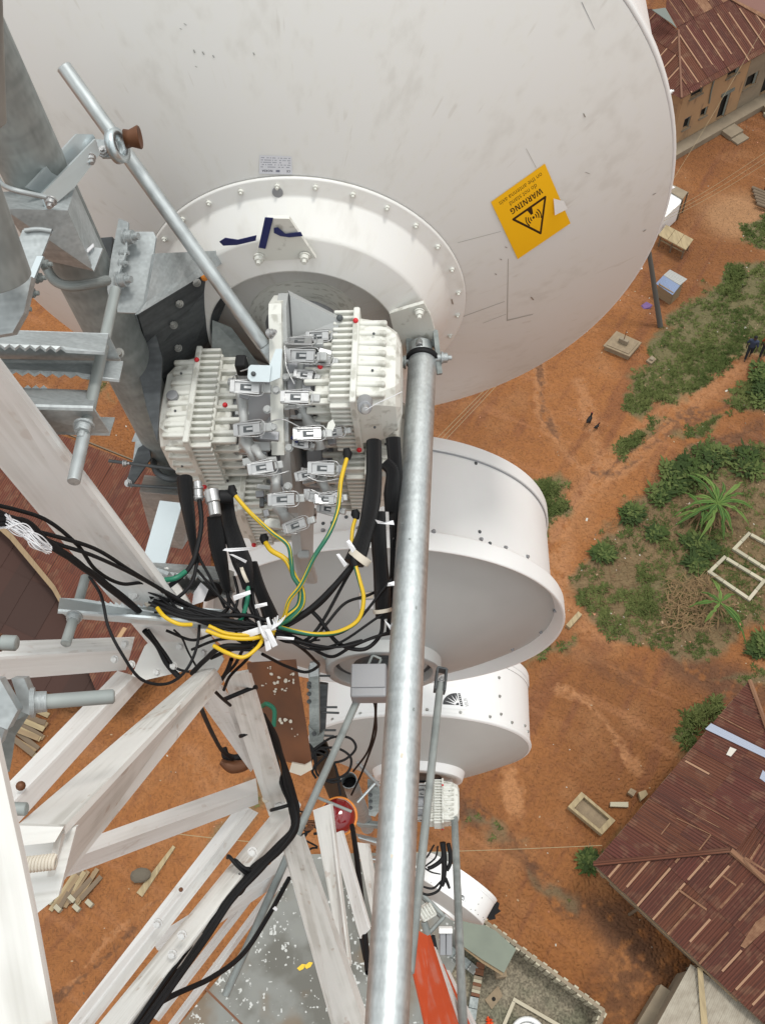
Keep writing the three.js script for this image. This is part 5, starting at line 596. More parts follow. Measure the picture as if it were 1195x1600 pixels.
// ---------------------------------------------------------------- outdoor radio units on the biggest dish
function radio(label, sign, off, l0, v0, at, k = 1, slot = false, group = undefined) { // s runs outwards from the coupler, l towards the lens, v up
  const o = thing('radio_unit', label, 'radio unit', at(l0 + 0.16, sign * (0.15 + off), v0 + 0.12), group);
  const es = D1.B.clone().multiplyScalar(sign), el = D1.A.clone().negate(); const P = (s, v, l) => at(l0 + l * k, sign * ((s > 0.2 ? 0.2 * k + (s - 0.2) * (slot ? 1.1 : 1.35) * k : s * k) + off), v0 + v * k);
  const bx = (s0, s1, v0_, v1, l0_, l1, b = 0.004) => { const ez = el, ex = es, lo = P(s0, v0_, l0_), hi = P(s1, v1, l1), dw = Math.abs(hi.clone().sub(lo).dot(ex)), g0 = box(lo.clone().add(hi).multiplyScalar(0.5), ex, UP, ez, dw, (v1 - v0_) * k, (l1 - l0_) * k, Math.min(b, dw / 2.1, (v1 - v0_) * k / 2.1, (l1 - l0_) * k / 2.1)); return g0; };
  const oct = (s, i, c) => [[i, i + c], [i, 0.25 - i - c], [i + c, 0.25 - i], [0.324 - i - c, 0.25 - i], [0.324 - i, 0.25 - i - c], [0.324 - i, i + c], [0.324 - i - c, i], [i + c, i]].map(([l, v]) => P(s, v, l)); const cover = part(o, 'cover', [loft(oct(0.2, 0.008, 0.02), oct(0.25, 0.014, 0.026)), loft(oct(0.25, 0.014, 0.026), oct(0.281, 0.03, 0.04)), loft(oct(0.281, 0.03, 0.04), oct(0.29, 0.05, 0.05))], M.cast);
  part(o, 'joint_flange', [bx(0.186, 0.204, -0.006, 0.258, -0.006, 0.33, 0.006)], M.cast);
  for (let i = 0; i < 8; i++) { const l = 0.035 + i * 0.036; part(cover, 'cover_rib', bx(0.2, 0.262, 0.226, 0.247, l, l + 0.017, 0.007), M.cast); } if (slot) for (let i = 0; i < 5; i++) { const v = 0.03 + i * 0.04; part(cover, 'cover_rib', bx(0.2, 0.262, v, v + 0.016, 0.3, 0.322, 0.006), M.cast); }
  if (slot) { part(cover, 'handle_slot', rod(P(0.25, 0.2, 0.165), P(0.25, 0.252, 0.165), 0.017 * k, 0.017 * k, 20, 0.002), M.flangegrey); }
  part(o, 'body', bx(0.125, 0.188, 0.012, 0.24, 0.012, 0.312, 0.006), M.cast);
  for (let i = 0; i < 15; i++) { const l = 0.004 + i * 0.0212; part(o, 'fin', bx(0.13, 0.19, 0.236, 0.256, l, l + 0.0105, 0.004), M.cast); if (i % 2) part(o, 'peg', bx(0.055, 0.132, 0.222, 0.242, l, l + 0.013, 0.005), M.cast); }
  for (let i = 0; i < 11; i++) { const v = 0.004 + i * 0.0215; part(o, 'fin', bx(0.13, 0.19, v, v + 0.0105, 0.308, 0.328, 0.004), M.cast); if (i % 2 === 0) part(o, 'peg', bx(0.06, 0.132, v, v + 0.012, 0.295, 0.315, 0.004), M.cast); }
  part(o, 'back_block', bx(0.085, 0.13, 0.02, 0.225, 0.03, 0.3, 0.006), M.cast);
  for (const [s, v, l] of [[0.195, 0.261, 0.05], [0.195, 0.02, 0.333], [0.1, 0.246, 0.2]]) dot(o, P(s, v, l), 0.008, M.red, null, 'paint_mark');
  for (const [s, v, l] of [[0.235, 0.25, 0.09], [0.235, 0.25, 0.22], [0.235, 0.12, 0.322]]) dot(o, P(s, v, l), 0.004, M.dark, null, 'screw_hole');
  const col = part(o, 'coupling', [rod(P(0.0, 0.12, 0.16), P(0.088, 0.12, 0.16), 0.112, 0.105, 32, 0.006), rod(P(0.05, 0.12, 0.16), P(0.07, 0.12, 0.16), 0.122, 0.122, 32, 0.004)], M.flangegrey);
  for (let k = 0; k < 8; k++) { const t = k / 8 * 6.283 + 0.3, rv = Math.sin(t), rl = Math.cos(t), n = UP.clone().multiplyScalar(rv).addScaledVector(el, rl), tn = UP.clone().multiplyScalar(rl).addScaledVector(el, -rv); const c = P(0.035, 0.12 + 0.128 * rv, 0.16 + 0.128 * rl); const rib = part(col, 'rib', box(c.clone().addScaledVector(n, -0.006), es, n, tn.clone().multiplyScalar(sign), 0.08, 0.02, 0.012, 0.003), M.flange); if (k % 2) continue; latch(o, c.clone().addScaledVector(n, 0.006), es, n, tn, 1.3); }
  return o;
}
function latch(o, c, es, n, tn, S = 1) { // over-centre toggle: folded strap with rails, slot, keeper and wire loop
  S *= 0.7; const l = part(o, 'latch', [box(c.clone().addScaledVector(n, 0.006), es, n, tn, 0.085 * S, 0.003, 0.034 * S, 0.001), box(c.clone().addScaledVector(tn, 0.0165 * S).addScaledVector(n, 0.006), es, n, tn, 0.085 * S, 0.014, 0.004, 0.001), box(c.clone().addScaledVector(tn, -0.0165 * S).addScaledVector(n, 0.006), es, n, tn, 0.085 * S, 0.014, 0.004, 0.001), box(c.clone().addScaledVector(es, -0.036 * S).addScaledVector(n, 0.012), es, n, tn, 0.014 * S, 0.006, 0.034 * S, 0.001)], M.steel);
  part(l, 'slot', [box(c.clone().addScaledVector(n, 0.0085).addScaledVector(es, 0.004 * S), es, n, tn, 0.034 * S, 0.002, 0.018 * S)], M.dark); part(l, 'hook', [box(c.clone().addScaledVector(n, 0.0105).addScaledVector(es, 0.008 * S), es, n, tn, 0.02 * S, 0.003, 0.007 * S), box(c.clone().addScaledVector(n, 0.0105).addScaledVector(es, 0.03 * S), es, n, tn, 0.022 * S, 0.003, 0.026 * S)], M.steel); part(l, 'keeper', box(c.clone().addScaledVector(es, 0.062 * S), es, n, tn, 0.03 * S, 0.016, 0.026 * S, 0.004), M.flange); part(l, 'wire_loop', cable([[-0.04, 0.018], [0.05, 0.021], [0.058, 0], [0.05, -0.021], [-0.04, -0.018]].map(([a, b]) => c.clone().addScaledVector(es, a * S).addScaledVector(tn, b * S).addScaledVector(n, 0.012)), 0.0016, 5, 5), M.steel);
}
radio('upper right white radio box beside the large galvanized strut', 1, 0, 0.255, 0.0, Hb, 1.0);
radio('upper left white radio box with slotted cover beside the mast', -1, 0.11, 0.21, -0.235, Hb, 1.08, true);
radio('lower left white radio box half hidden below the upper left one', -1, 0.0, 0.33, -0.46, Hb);
radio('lower right white radio box below the upper right one, behind black connectors', 1, 0.02, 0.31, -0.29, Hb);
{ const H3 = (l, s, v) => D3.c.clone().addScaledVector(D3.A, -(l)).addScaledVector(D3.B, s).addScaledVector(UP, v); radio('far white radio box under the lower dish, right of the large strut', 1, 0, 0.32, 0, H3); }
{ // central coupler: upright casting with a triangular gusset, ports left and right
  const o = thing('antenna_coupler', 'pale cast coupler plate standing between the four radio boxes', 'coupler', Hb(0.4, 0, 0)); const el = D1.A.clone().negate();
  const side = (pts, s, t) => { const A = pts.map(([l, v]) => Hb(l, s - t / 2, v)); return loft(A, A.map((p) => p.clone().addScaledVector(D1.B, t))); };
  part(o, 'web_plate', side([[0.16, 0.2], [0.24, 0.31], [0.3, 0.32], [0.44, 0.22], [0.62, 0.12], [0.7, 0.0], [0.72, -0.12], [0.8, -0.24], [0.82, -0.4], [0.7, -0.46], [0.5, -0.4], [0.2, -0.3], [0.1, -0.05]], -0.01, 0.028), M.flange);
  part(o, 'edge_flange', [side([[0.22, 0.28], [0.3, 0.335], [0.33, 0.325], [0.66, 0.11], [0.63, 0.08], [0.32, 0.28], [0.26, 0.26]], -0.025, 0.036)], M.cast);
  part(o, 'gusset', loft([Hb(0.22, 0.0, 0.3), Hb(0.25, 0.01, 0.31), Hb(0.3, 0.15, 0.26), Hb(0.28, 0.16, 0.24)], [Hb(0.3, 0.0, 0.22), Hb(0.33, 0.01, 0.22), Hb(0.36, 0.13, 0.22), Hb(0.34, 0.15, 0.2)]), M.flange); dot(o, Hb(0.3, 0.15, 0.268), 0.01, M.dark, null, 'bolt');
  part(o, 'housing', [rod(Hb(0.12, 0, 0), Hb(0.5, 0, -0.02), 0.1, 0.1, 28), rod(Hb(0.08, 0, 0), Hb(0.12, 0, 0), 0.125, 0.125, 28), rod(Hb(0.48, -0.13, -0.33), Hb(0.48, 0.13, -0.16), 0.1, 0.1, 28), rod(Hb(0.4, -0.12, -0.08), Hb(0.4, 0.0, 0.05), 0.1, 0.1, 28)], M.flangegrey);
  part(o, 'foot', [box(Hb(0.8, 0.01, -0.33), D1.B, UP, el, 0.04, 0.2, 0.03, 0.01)], M.flange);
  for (const [x, y, d, a, k] of [[383, 606, 2.6, -0.05, 1.35], [389, 671, 2.6, 0.05, 1.35], [406, 731, 2.58, 0.15, 1.2], [471, 557, 2.62, -0.08, 1.4], [461, 622, 2.6, -0.03, 1.3], [480, 679, 2.6, 0.05, 1.3], [502, 732, 2.62, -0.04, 1.25], [438, 780, 2.56, 0, 1.25], [462, 822, 2.58, 0.3, 1.1], [510, 780, 2.64, 0.1, 1.1], [497, 527, 2.7, 0.0, 1.1]]) { const n = fwd.clone().negate().addScaledVector(UP, 0.3 + 0.5 * Math.sin(x)).addScaledVector(camR, 0.35 * Math.sin(y)).normalize(), es = D1.B.clone().applyAxisAngle(n, a).addScaledVector(n, -D1.B.dot(n)).normalize(); latch(o, q(x, y, d), es, n, es.clone().cross(n).normalize(), k); }
  for (const [x0, y0, x1, y1, d, w] of [[378, 615, 384, 700, 2.66, 0.02], [384, 690, 402, 722, 2.64, 0.024], [474, 572, 470, 612, 2.68, 0.024], [470, 632, 484, 664, 2.67, 0.02], [500, 745, 512, 772, 2.68, 0.022], [436, 792, 450, 815, 2.63, 0.024], [398, 700, 412, 722, 2.62, 0.018], [430, 742, 432, 770, 2.62, 0.02], [494, 664, 500, 700, 2.68, 0.018]]) part(o, 'flange_rib', taper([q(x0, y0, d), q((x0 + x1) / 2, (y0 + y1) / 2, d - 0.015), q(x1, y1, d)], [w * 0.9, w * 0.6, w], 8), M.flange);
  for (const [pts] of [[[[376, 580, 2.6], [400, 575, 2.58], [425, 590, 2.58]]], [[[420, 660, 2.58], [440, 655, 2.56], [470, 668, 2.58]]], [[[445, 540, 2.62], [448, 575, 2.6], [460, 600, 2.6]]], [[[480, 745, 2.6], [500, 752, 2.6], [530, 748, 2.62]]], [[[400, 745, 2.58], [430, 742, 2.56], [452, 736, 2.56]]], [[[440, 830, 2.58], [462, 834, 2.57], [472, 826, 2.58]]], [[[486, 765, 2.62], [505, 772, 2.62], [534, 764, 2.64]]]]) part(o, 'spring_wire', cable(pts.map((p) => q(...p)), 0.0022, 8, 6), M.steel);
  for (const [x, y, d, r2] of [[428, 668, 2.58, 0.011], [432, 610, 2.6, 0.012], [446, 590, 2.62, 0.01], [470, 650, 2.66, 0.01], [500, 560, 2.68, 0.012], [418, 640, 2.6, 0.012], [452, 700, 2.62, 0.012], [486, 700, 2.66, 0.01], [450, 760, 2.6, 0.012]]) bolt(o, q(x, y, d), fwd.clone().negate(), r2, M.flange, true);
  { const r = rng(123), mats = [M.flange, M.flangegrey, M.steel, M.dark, M.flange, M.cast]; for (let i = 0; i < 46; i++) { const left = i % 2, y = rr(left ? 585 : 530, left ? 835 : 800, r), x = left ? rr(372, 424, r) + (y - 600) * 0.16 : rr(448, 512, r) + (y - 560) * 0.1, d = rr(2.62, 2.7, r), n = fwd.clone().negate().addScaledVector(UP, rr(-0.2, 0.7, r)).addScaledVector(camR, rr(-0.4, 0.4, r)).normalize(), es = D1.B.clone().applyAxisAngle(n, rr(-0.3, 0.3, r)).addScaledVector(n, -D1.B.dot(n)).normalize(), tn = es.clone().cross(n).normalize(), m = mats[Math.floor(r() * mats.length)]; if (i % 4 === 0) latch(o, q(x, y, d), es, n, tn, rr(0.7, 1, r)); else part(o, ['clip', 'lug', 'spacer'][i % 3], box(q(x, y, d), es, n, tn, rr(0.012, 0.06, r), rr(0.006, 0.025, r), rr(0.01, 0.03, r), 0.003), m); } }
  part(o, 'cable_tag', plate([[513, 660], [520, 655], [524, 664], [517, 680], [511, 680], [510, 670]].map(([x, y]) => q(x, y, 2.6)), 0.003), M.cast); part(o, 'blue_clip', rod(q(456, 682, 2.62), q(466, 690, 2.62), 0.007, 0.007, 8), M.blue); part(o, 'black_clamp', box(q(378, 571, 2.62), D1.B, UP, D1.A, 0.03, 0.05, 0.04, 0.006), M.black);
  const br = part(o, 'zinc_bracket', [plate([[388, 574], [392, 570], [424, 571], [421, 597], [392, 596], [387, 590]].map(([x, y]) => q(x, y, 2.56)), 0.006), plate([[421, 571], [431, 545], [441, 545], [438, 590], [421, 597]].map(([x, y]) => q(x, y, 2.57)), 0.006)], M.zinc); dot(br, q(396, 584, 2.556), 0.007, M.dark, null, 'hole');
}
const sightPoint = q;
// ---------------------------------------------------------------- masts, clamps and struts
const vert = (x, z, y0, y1) => [V3(x, y0, z), V3(x, y1, z)];
{
  const px = -0.712, pz = -1.888, r = 0.0765, Q0 = sightPoint; const q = (x, y, d) => Q0(x, y, d * 1.085);
  const o = thing('antenna_mast', 'thick grey galvanized mast at left carrying the biggest dish', 'mast', V3(px, H - 3.2, pz));
  part(o, 'pipe', hollow(...vert(px, pz, H - 2.95, H - 0.44), r, 0.006, 48), M.oldgalv);
  // folded clamp that grips the mast, upper left
  const cl = part(o, 'clamp_box', [loft([q(6, 326, 1.9), q(106, 329, 1.95), q(148, 424, 2.06), q(61, 404, 2.04)], [q(0, 300, 2.02), q(118, 293, 2.1), q(161, 389, 2.22), q(75, 380, 2.2)])], M.galv);
  part(o, 'clamp_lip', plate([[131, 398], [145, 386], [161, 388], [147, 424]].map(([x, y]) => q(x, y, 2.05)), 0.008), M.galv);
  part(o, 'weld', plate([[133, 392], [146, 380], [147, 385], [136, 396]].map(([x, y]) => q(x, y, 2.04)), 0.004), M.tie);
  part(o, 'clamp_strap', [plate([[36, 359], [81, 361], [47, 446], [0, 520], [-30, 520]].map(([x, y]) => q(x, y, 1.86)), 0.006)], M.galv); part(o, 'strap_edge', plate([[58, 400], [68, 400], [32, 488], [20, 488]].map(([x, y]) => q(x, y, 1.85)), 0.01), M.zinc); part(o, 'weld', cable([q(39, 360, 1.855), q(60, 358, 1.855), q(82, 361, 1.855)], 0.005, 6, 6), M.galv);
  for (const [x, y] of [[67, 413], [57, 434], [46, 458], [34, 483]]) bolt(o, q(x, y, 1.88), camR, 0.013, M.oldgalv);
  const ub = part(o, 'ubolt', cable([[70, 412, 2.2], [86, 438, 2.16], [110, 447, 2.13], [140, 444, 2.14], [168, 438, 2.2]].map((p) => q(...p)), 0.013, 8, 10), M.oldgalv);
  part(o, 'ubolt', cable([[-10, 262, 1.9], [4, 288, 1.85], [24, 297, 1.83], [72, 308, 1.86]].map((p) => q(...p)), 0.0055, 8, 8), M.galv);
  // swivel arm holding the sway rod
  const arm = part(o, 'swivel_arm', [plate([[43, 292], [67, 302], [150, 217], [146, 210], [121, 209], [96, 236]].map(([x, y]) => q(x, y, 1.93 + (x - 43) * 0.0022)), 0.006), plate([[67, 302], [150, 217], [157, 240], [118, 292], [76, 328]].map(([x, y]) => q(x, y, 1.93 + (x - 67) * 0.0022)), 0.006)], M.zinc);
  bolt(arm, q(80, 313, 1.93), camU.clone().negate().addScaledVector(fwd, -0.6), 0.014, M.steel); bolt(arm, q(141, 246, 2.1), camU.clone().negate().addScaledVector(fwd, -0.6).addScaledVector(camR, 0.5), 0.014, M.steel); bolt(arm, q(163, 237, 2.2), fwd.clone().negate(), 0.014, M.steel);
  part(o, 'swivel_tab', plate([[148, 217], [162, 218], [176, 226], [176, 246], [160, 246], [152, 240]].map(([x, y]) => q(x, y, 2.2)), 0.01), M.galv);
  // bolted plates and gusset reaching to the dish ring
  const hung = part(o, 'bolted_plate', [plate([[186, 341], [201, 347], [199, 392], [182, 440], [172, 472], [168, 452], [174, 402]].map(([x, y]) => q(x, y, 2.3)), 0.012), plate([[199, 392], [204, 362], [240, 362], [244, 371], [229, 472], [212, 489], [184, 488], [182, 440]].map(([x, y]) => q(x, y, 2.34)), 0.012)], M.galv);
  for (const [x, y, rr_] of [[197, 371, 0.024], [190, 396, 0.014], [189, 412, 0.014], [186, 438, 0.024]]) bolt(hung, q(x, y, 2.31), camR.clone().addScaledVector(fwd, -0.35), rr_, M.galv);
  part(o, 'gusset_top', plate([[243, 396], [352, 391], [362, 403], [216, 491], [229, 472]].map(([x, y]) => Q0(x, y, 2.5 + (x - 229) * 0.0022)), 0.012), M.galv);
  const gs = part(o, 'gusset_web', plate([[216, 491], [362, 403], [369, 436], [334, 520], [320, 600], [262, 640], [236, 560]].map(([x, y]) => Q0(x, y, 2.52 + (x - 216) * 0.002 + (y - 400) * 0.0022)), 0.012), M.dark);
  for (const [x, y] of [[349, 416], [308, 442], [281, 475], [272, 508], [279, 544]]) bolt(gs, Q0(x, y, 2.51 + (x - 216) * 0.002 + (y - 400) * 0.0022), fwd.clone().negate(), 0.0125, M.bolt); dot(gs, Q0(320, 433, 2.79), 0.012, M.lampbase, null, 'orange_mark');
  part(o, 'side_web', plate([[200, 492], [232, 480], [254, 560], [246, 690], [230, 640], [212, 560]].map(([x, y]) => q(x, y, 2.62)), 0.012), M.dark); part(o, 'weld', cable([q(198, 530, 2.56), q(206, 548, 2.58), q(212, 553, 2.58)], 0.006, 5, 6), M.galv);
  part(o, 'square_socket', [plate([[150, 372], [176, 370], [172, 412], [150, 420]].map(([x, y]) => q(x, y, 2.36)), 0.1)], M.dark);
  part(o, 'back_arm', loft([Q0(332, 500, 2.96), Q0(362, 512, 2.97), Q0(420, 590, 3.02), Q0(330, 600, 3.02)], [Q0(335, 500, 3.02), Q0(362, 512, 3.03), Q0(420, 590, 3.1), Q0(335, 600, 3.1)]), M.oldgalv);
  part(o, 'collar', cable([[238, 712, 3.0], [246, 738, 2.95], [265, 748, 2.93], [290, 746, 2.95]].map((p) => q(...p)), 0.012, 8, 8), M.dark);
  const low = part(o, 'lower_clamp', [plate([[222, 650], [236, 690], [216, 742], [205, 762], [198, 752], [208, 720], [212, 690], [206, 690]].map(([x, y]) => q(x, y, 2.95)), 0.012)], M.galv); part(o, 'lower_plate', plate([[216, 700], [232, 690], [236, 716], [206, 760], [200, 745]].map(([x, y]) => q(x, y, 2.93)), 0.012), M.dark);
  part(low, 'threaded_rod', rod(q(170, 720, 2.9), q(275, 733, 2.92), 0.006, 0.006, 8), M.dark); part(low, 'threaded_rod', rod(q(200, 758, 2.9), q(285, 763, 2.92), 0.005, 0.005, 8), M.dark); bolt(low, q(193, 724, 2.9), camR, 0.013, M.steel); bolt(low, q(201, 755, 2.92), fwd.clone().negate(), 0.013, M.steel);
  part(o, 'foot_box', loft([q(218, 768, 2.9), q(300, 776, 2.9), q(285, 858, 3.15), q(240, 850, 3.15)], [q(226, 742, 3.1), q(300, 750, 3.1), q(296, 840, 3.3), q(250, 832, 3.3)]), M.galv);
  part(o, 'foot_strap', plate([[250, 782], [285, 786], [258, 882], [222, 880]].map(([x, y]) => q(x, y, 2.86)), 0.012), M.zinc);
}
{ const o = thing('guard_pipe', 'dull grey pipe end at the left edge in front of the mast', 'pipe', q(10, 420, 1.5)); const a = q(-96, 190, 1.36), b = q(-2, 438, 1.52); part(o, 'pipe', hollow(a, b, 0.053, 0.006, 40), M.oldgalv); part(o, 'cap', rod(b.clone().lerp(a, 0.02), b.clone().lerp(a, 0.001), 0.048, 0.048, 32), M.oldgalv); part(o, 'cradle', plate([[-40, 452], [50, 432], [38, 488], [20, 520], [-40, 530]].map(([x, y]) => q(x, y, 1.6)), 0.02), M.galv); }
{ const o = thing('corner_pipe', 'dark rounded pipe edge in the upper left corner', 'pipe', q(-20, 60, 1.0)); part(o, 'pipe', rod(q(-40, -60, 0.95), q(-28, 190, 1.05), 0.026, 0.026, 32), M.oldgalv); }
{ // sway rod with swivel eye
  const a = q(99, 103, 2.4), b = q(413, 541, 2.66), o = thing('sway_rod', 'slim silver rod running from the mast swivel down to the radio boxes', 'rod', b); part(o, 'rod', rod(a, b, 0.0195, 0.0195, 24, 0.003), M.pipe); const d = b.clone().sub(a).normalize(), t = 0.275, e = a.clone().lerp(b, 0.262);
  part(o, 'swivel_eye', [lathe([[0.026, -0.011], [0.043, -0.011], [0.043, 0.011], [0.026, 0.011], [0.026, -0.011]], 32, q(184, 228, 2.38), camR.clone().addScaledVector(camU, 0.15).addScaledVector(fwd, -0.3).normalize())], M.zinc); const pin = camR.clone().addScaledVector(camU, 0.12).normalize(), c = q(197, 217, 2.385); part(o, 'rusty_sleeve', [lathe([[0, -0.002], [0.024, -0.002], [0.021, 0.012], [0.029, 0.034], [0.027, 0.037], [0.02, 0.034], [0, 0.03]], 24, c, pin)], M.rustbrown);
  const f = part(o, 'flat_end', box(b.clone().addScaledVector(d, 0.02), ...basisZ(d, fwd), 0.036, 0.02, 0.1, 0.006), M.pipe); bolt(f, q(421, 522, 2.61), camR.clone().addScaledVector(camU, 0.25).addScaledVector(fwd, -0.8), 0.015, M.steel);
}
{ // large strut
  const a = q(659.5, 566, 2.96), b = q(603, 1625, 1.88), o = thing('support_strut', 'largest shiny galvanized strut pipe crossing the middle of the view', 'strut', b); part(o, 'pipe', hollow(a, b, 0.0445, 0.004, 56), M.pipe); const d = b.clone().sub(a).normalize();
  part(o, 'black_ring', [lathe([[0.04, -0.008], [0.052, -0.008], [0.052, 0.008], [0.04, 0.008], [0.04, -0.008]], 40, a.clone().addScaledVector(d, -0.008), d)], M.black); part(o, 'neck', rod(q(656.5, 538, 2.99), a.clone().addScaledVector(d, 0.02), 0.037, 0.037, 40, 0.003), M.pipe); 
  const c = q(655, 524, 3.0), el = D1.A.clone().negate(); const yk = part(o, 'yoke', [plate([[634, 523], [640, 512], [676, 513], [683, 522], [683, 546], [675, 540], [672, 522], [646, 520], [642, 540], [643, 568], [636, 570]].map(([x, y]) => q(x, y, 2.985)), 0.025), plate([[676, 513], [684, 516], [691, 583], [683, 584], [680, 548]].map(([x, y]) => q(x, y, 2.95)), 0.035)], M.oldgalv);
  bolt(yk, q(689, 559, 2.95), camR, 0.02, M.galv); part(yk, 'pin', rod(q(628, 564, 2.97), q(700, 558, 2.95), 0.013, 0.013, 12), M.galv); bolt(yk, q(634, 566, 2.97), camR.clone().negate(), 0.022, M.oldgalv); part(yk, 'pin_head', rod(q(655, 530, 2.97), q(655, 540, 2.94), 0.012, 0.012, 6), M.steel); part(yk, 'weld', cable([q(637, 515, 3.0), q(643, 508, 3.0), q(658, 505, 3.01), q(671, 505, 3.01)], 0.006, 6, 6), M.oldgalv);
}
function strut(label, a, b, r, mat, clev) { const o = thing('support_strut', label, 'strut', b); part(o, 'pipe', rod(a, b, r, r, 24, 0.003), mat); const d = b.clone().sub(a).normalize(), [x, y, z] = basisZ(d, fwd); const c = part(o, 'clevis', [box(a.clone().addScaledVector(x, r * 1.25).addScaledVector(d, -0.01), x, y, z, 0.012, r * 2.2, 0.14, 0.003), box(a.clone().addScaledVector(x, -r * 1.25).addScaledVector(d, -0.01), x, y, z, 0.012, r * 2.2, 0.14, 0.003), box(a.clone().addScaledVector(d, -0.08), x, y, z, r * 2.6, r * 2.2, 0.012, 0.003)], clev); bolt(c, a.clone().addScaledVector(y, -r * 0.9), y.clone().negate(), 0.016, M.steel); return o; }
{ const st = scene.children.find((o) => o.userData.label?.startsWith('largest shiny')), tube = st.children[0]; for (const [x, y, w, h, m] of [[628, 1180, 7, 9, M.lime], [633, 1192, 6, 8, M.tie], [626, 1196, 3, 4, M.lime], [612, 1338, 4, 7, M.lime], [622, 1260, 3, 5, M.lime], [640, 842, 5, 3, M.oldgalv], [628, 818, 4, 5, M.oldgalv], [650, 950, 3, 6, M.oldgalv], [646, 1108, 4, 6, M.oldgalv], [619, 1475, 4, 5, M.tie]]) { const P = []; for (let j = 0; j < 9; j++) { const t = j / 9 * 6.283, k = rr(0.55, 1.15), hh = hit([tube], x + w * 0.5 * k * Math.cos(t), y + h * 0.5 * k * Math.sin(t)); if (hh) P.push(hh.p.clone().addScaledVector(hh.n, 0.0004)); } if (P.length > 5) part(st, 'stain', plate(P, 0.0004, false), m); } }
strut('grey thin strut from the middle dish running down left behind the white braces', q(578, 1050, 4.68), q(352, 1556, 4.25), 0.0185, M.oldgalv, M.oldgalv);
strut('thin grey strut just right of the large strut, from the middle dish', q(688, 1066, 4.7), q(640, 1520, 3.6), 0.0185, M.oldgalv, M.dark);
strut('rightmost thin grey strut, hung from the lower dish to the bottom edge', q(709, 1258, 7.35), q(724, 1625, 5.2), 0.0265, M.oldgalv, M.oldgalv);
// serrated clamp channels: sheet folded to a U, toothed lips
function channel(o, P, teeth, mat, t = 0.006) { // P: the three or four folded faces as polygons; teeth: cut along an edge between two points
  const out = []; for (const f of P) out.push(plate(f.pts, t, f.away ?? true)); return part(o, 'channel', out, mat);
}
function toothed(p0, p1, n, depthPx) { const o = []; for (let i = 0; i < n; i++) { const t0 = i / n, t1 = (i + 1) / n; o.push([p0[0] + (p1[0] - p0[0]) * t0, p0[1] + (p1[1] - p0[1]) * t0, p0[2] + (p1[2] - p0[2]) * t0]); const tm = t0 + (t1 - t0) * 0.35; o.push([p0[0] + (p1[0] - p0[0]) * tm + depthPx[0], p0[1] + (p1[1] - p0[1]) * tm + depthPx[1], p0[2] + (p1[2] - p0[2]) * tm]); } o.push(p1); return o; }
{
  const o = thing('leg_clamp', 'upper pair of toothed galvanized channels with a long bolt at the left edge', 'clamp', q(60, 600, 1.9)), K = (l) => l.map((p) => q(...p));
  channel(o, [{ pts: K([[-40, 515, 1.95], [170, 522, 2.05], [164, 550, 1.94], ...toothed([104, 547, 1.92], [-40, 541, 1.85], 9, [-3, -6])]) }, { pts: K([[-40, 517, 1.96], [170, 524, 2.06], [190, 566, 2.14], [-40, 560, 2.04]]) }, { pts: K([[-40, 560, 2.03], [193, 564, 2.13], [187, 593, 2.05], ...toothed([130, 588, 2.02], [-40, 580, 1.94], 9, [-3, -6])]) }], null, M.galv);
  channel(o, [{ pts: K([[-40, 604, 1.95], [-8, 606, 1.96], ...toothed([0, 606, 1.97], [75, 607, 2.0], 6, [2, -5]), [152, 610, 2.04], [146, 638, 1.93], [-40, 633, 1.84]]) }, { pts: K([[-40, 633, 1.84], [146, 638, 1.93], [172, 677, 2.03], [-40, 672, 1.93]]) }, { pts: K([[-40, 672, 1.94], [172, 677, 2.04], [180, 652, 2.12], [-40, 646, 2.0]]) }], null, M.galv);
  const b = part(o, 'long_bolt', rod(q(181, 452, 2.2), q(116, 752, 1.86), 0.0125, 0.0125, 16), M.oldgalv); part(b, 'bright_end', rod(q(134, 668, 1.945), q(115.5, 753, 1.858), 0.0131, 0.0131, 16), M.galv); bolt(b, q(132, 664, 1.94), q(115, 752, 1.86).sub(q(134, 668, 1.945)), 0.022, M.galv); bolt(b, q(187, 552, 2.16), fwd.clone().negate(), 0.012, M.bolt, true);
}
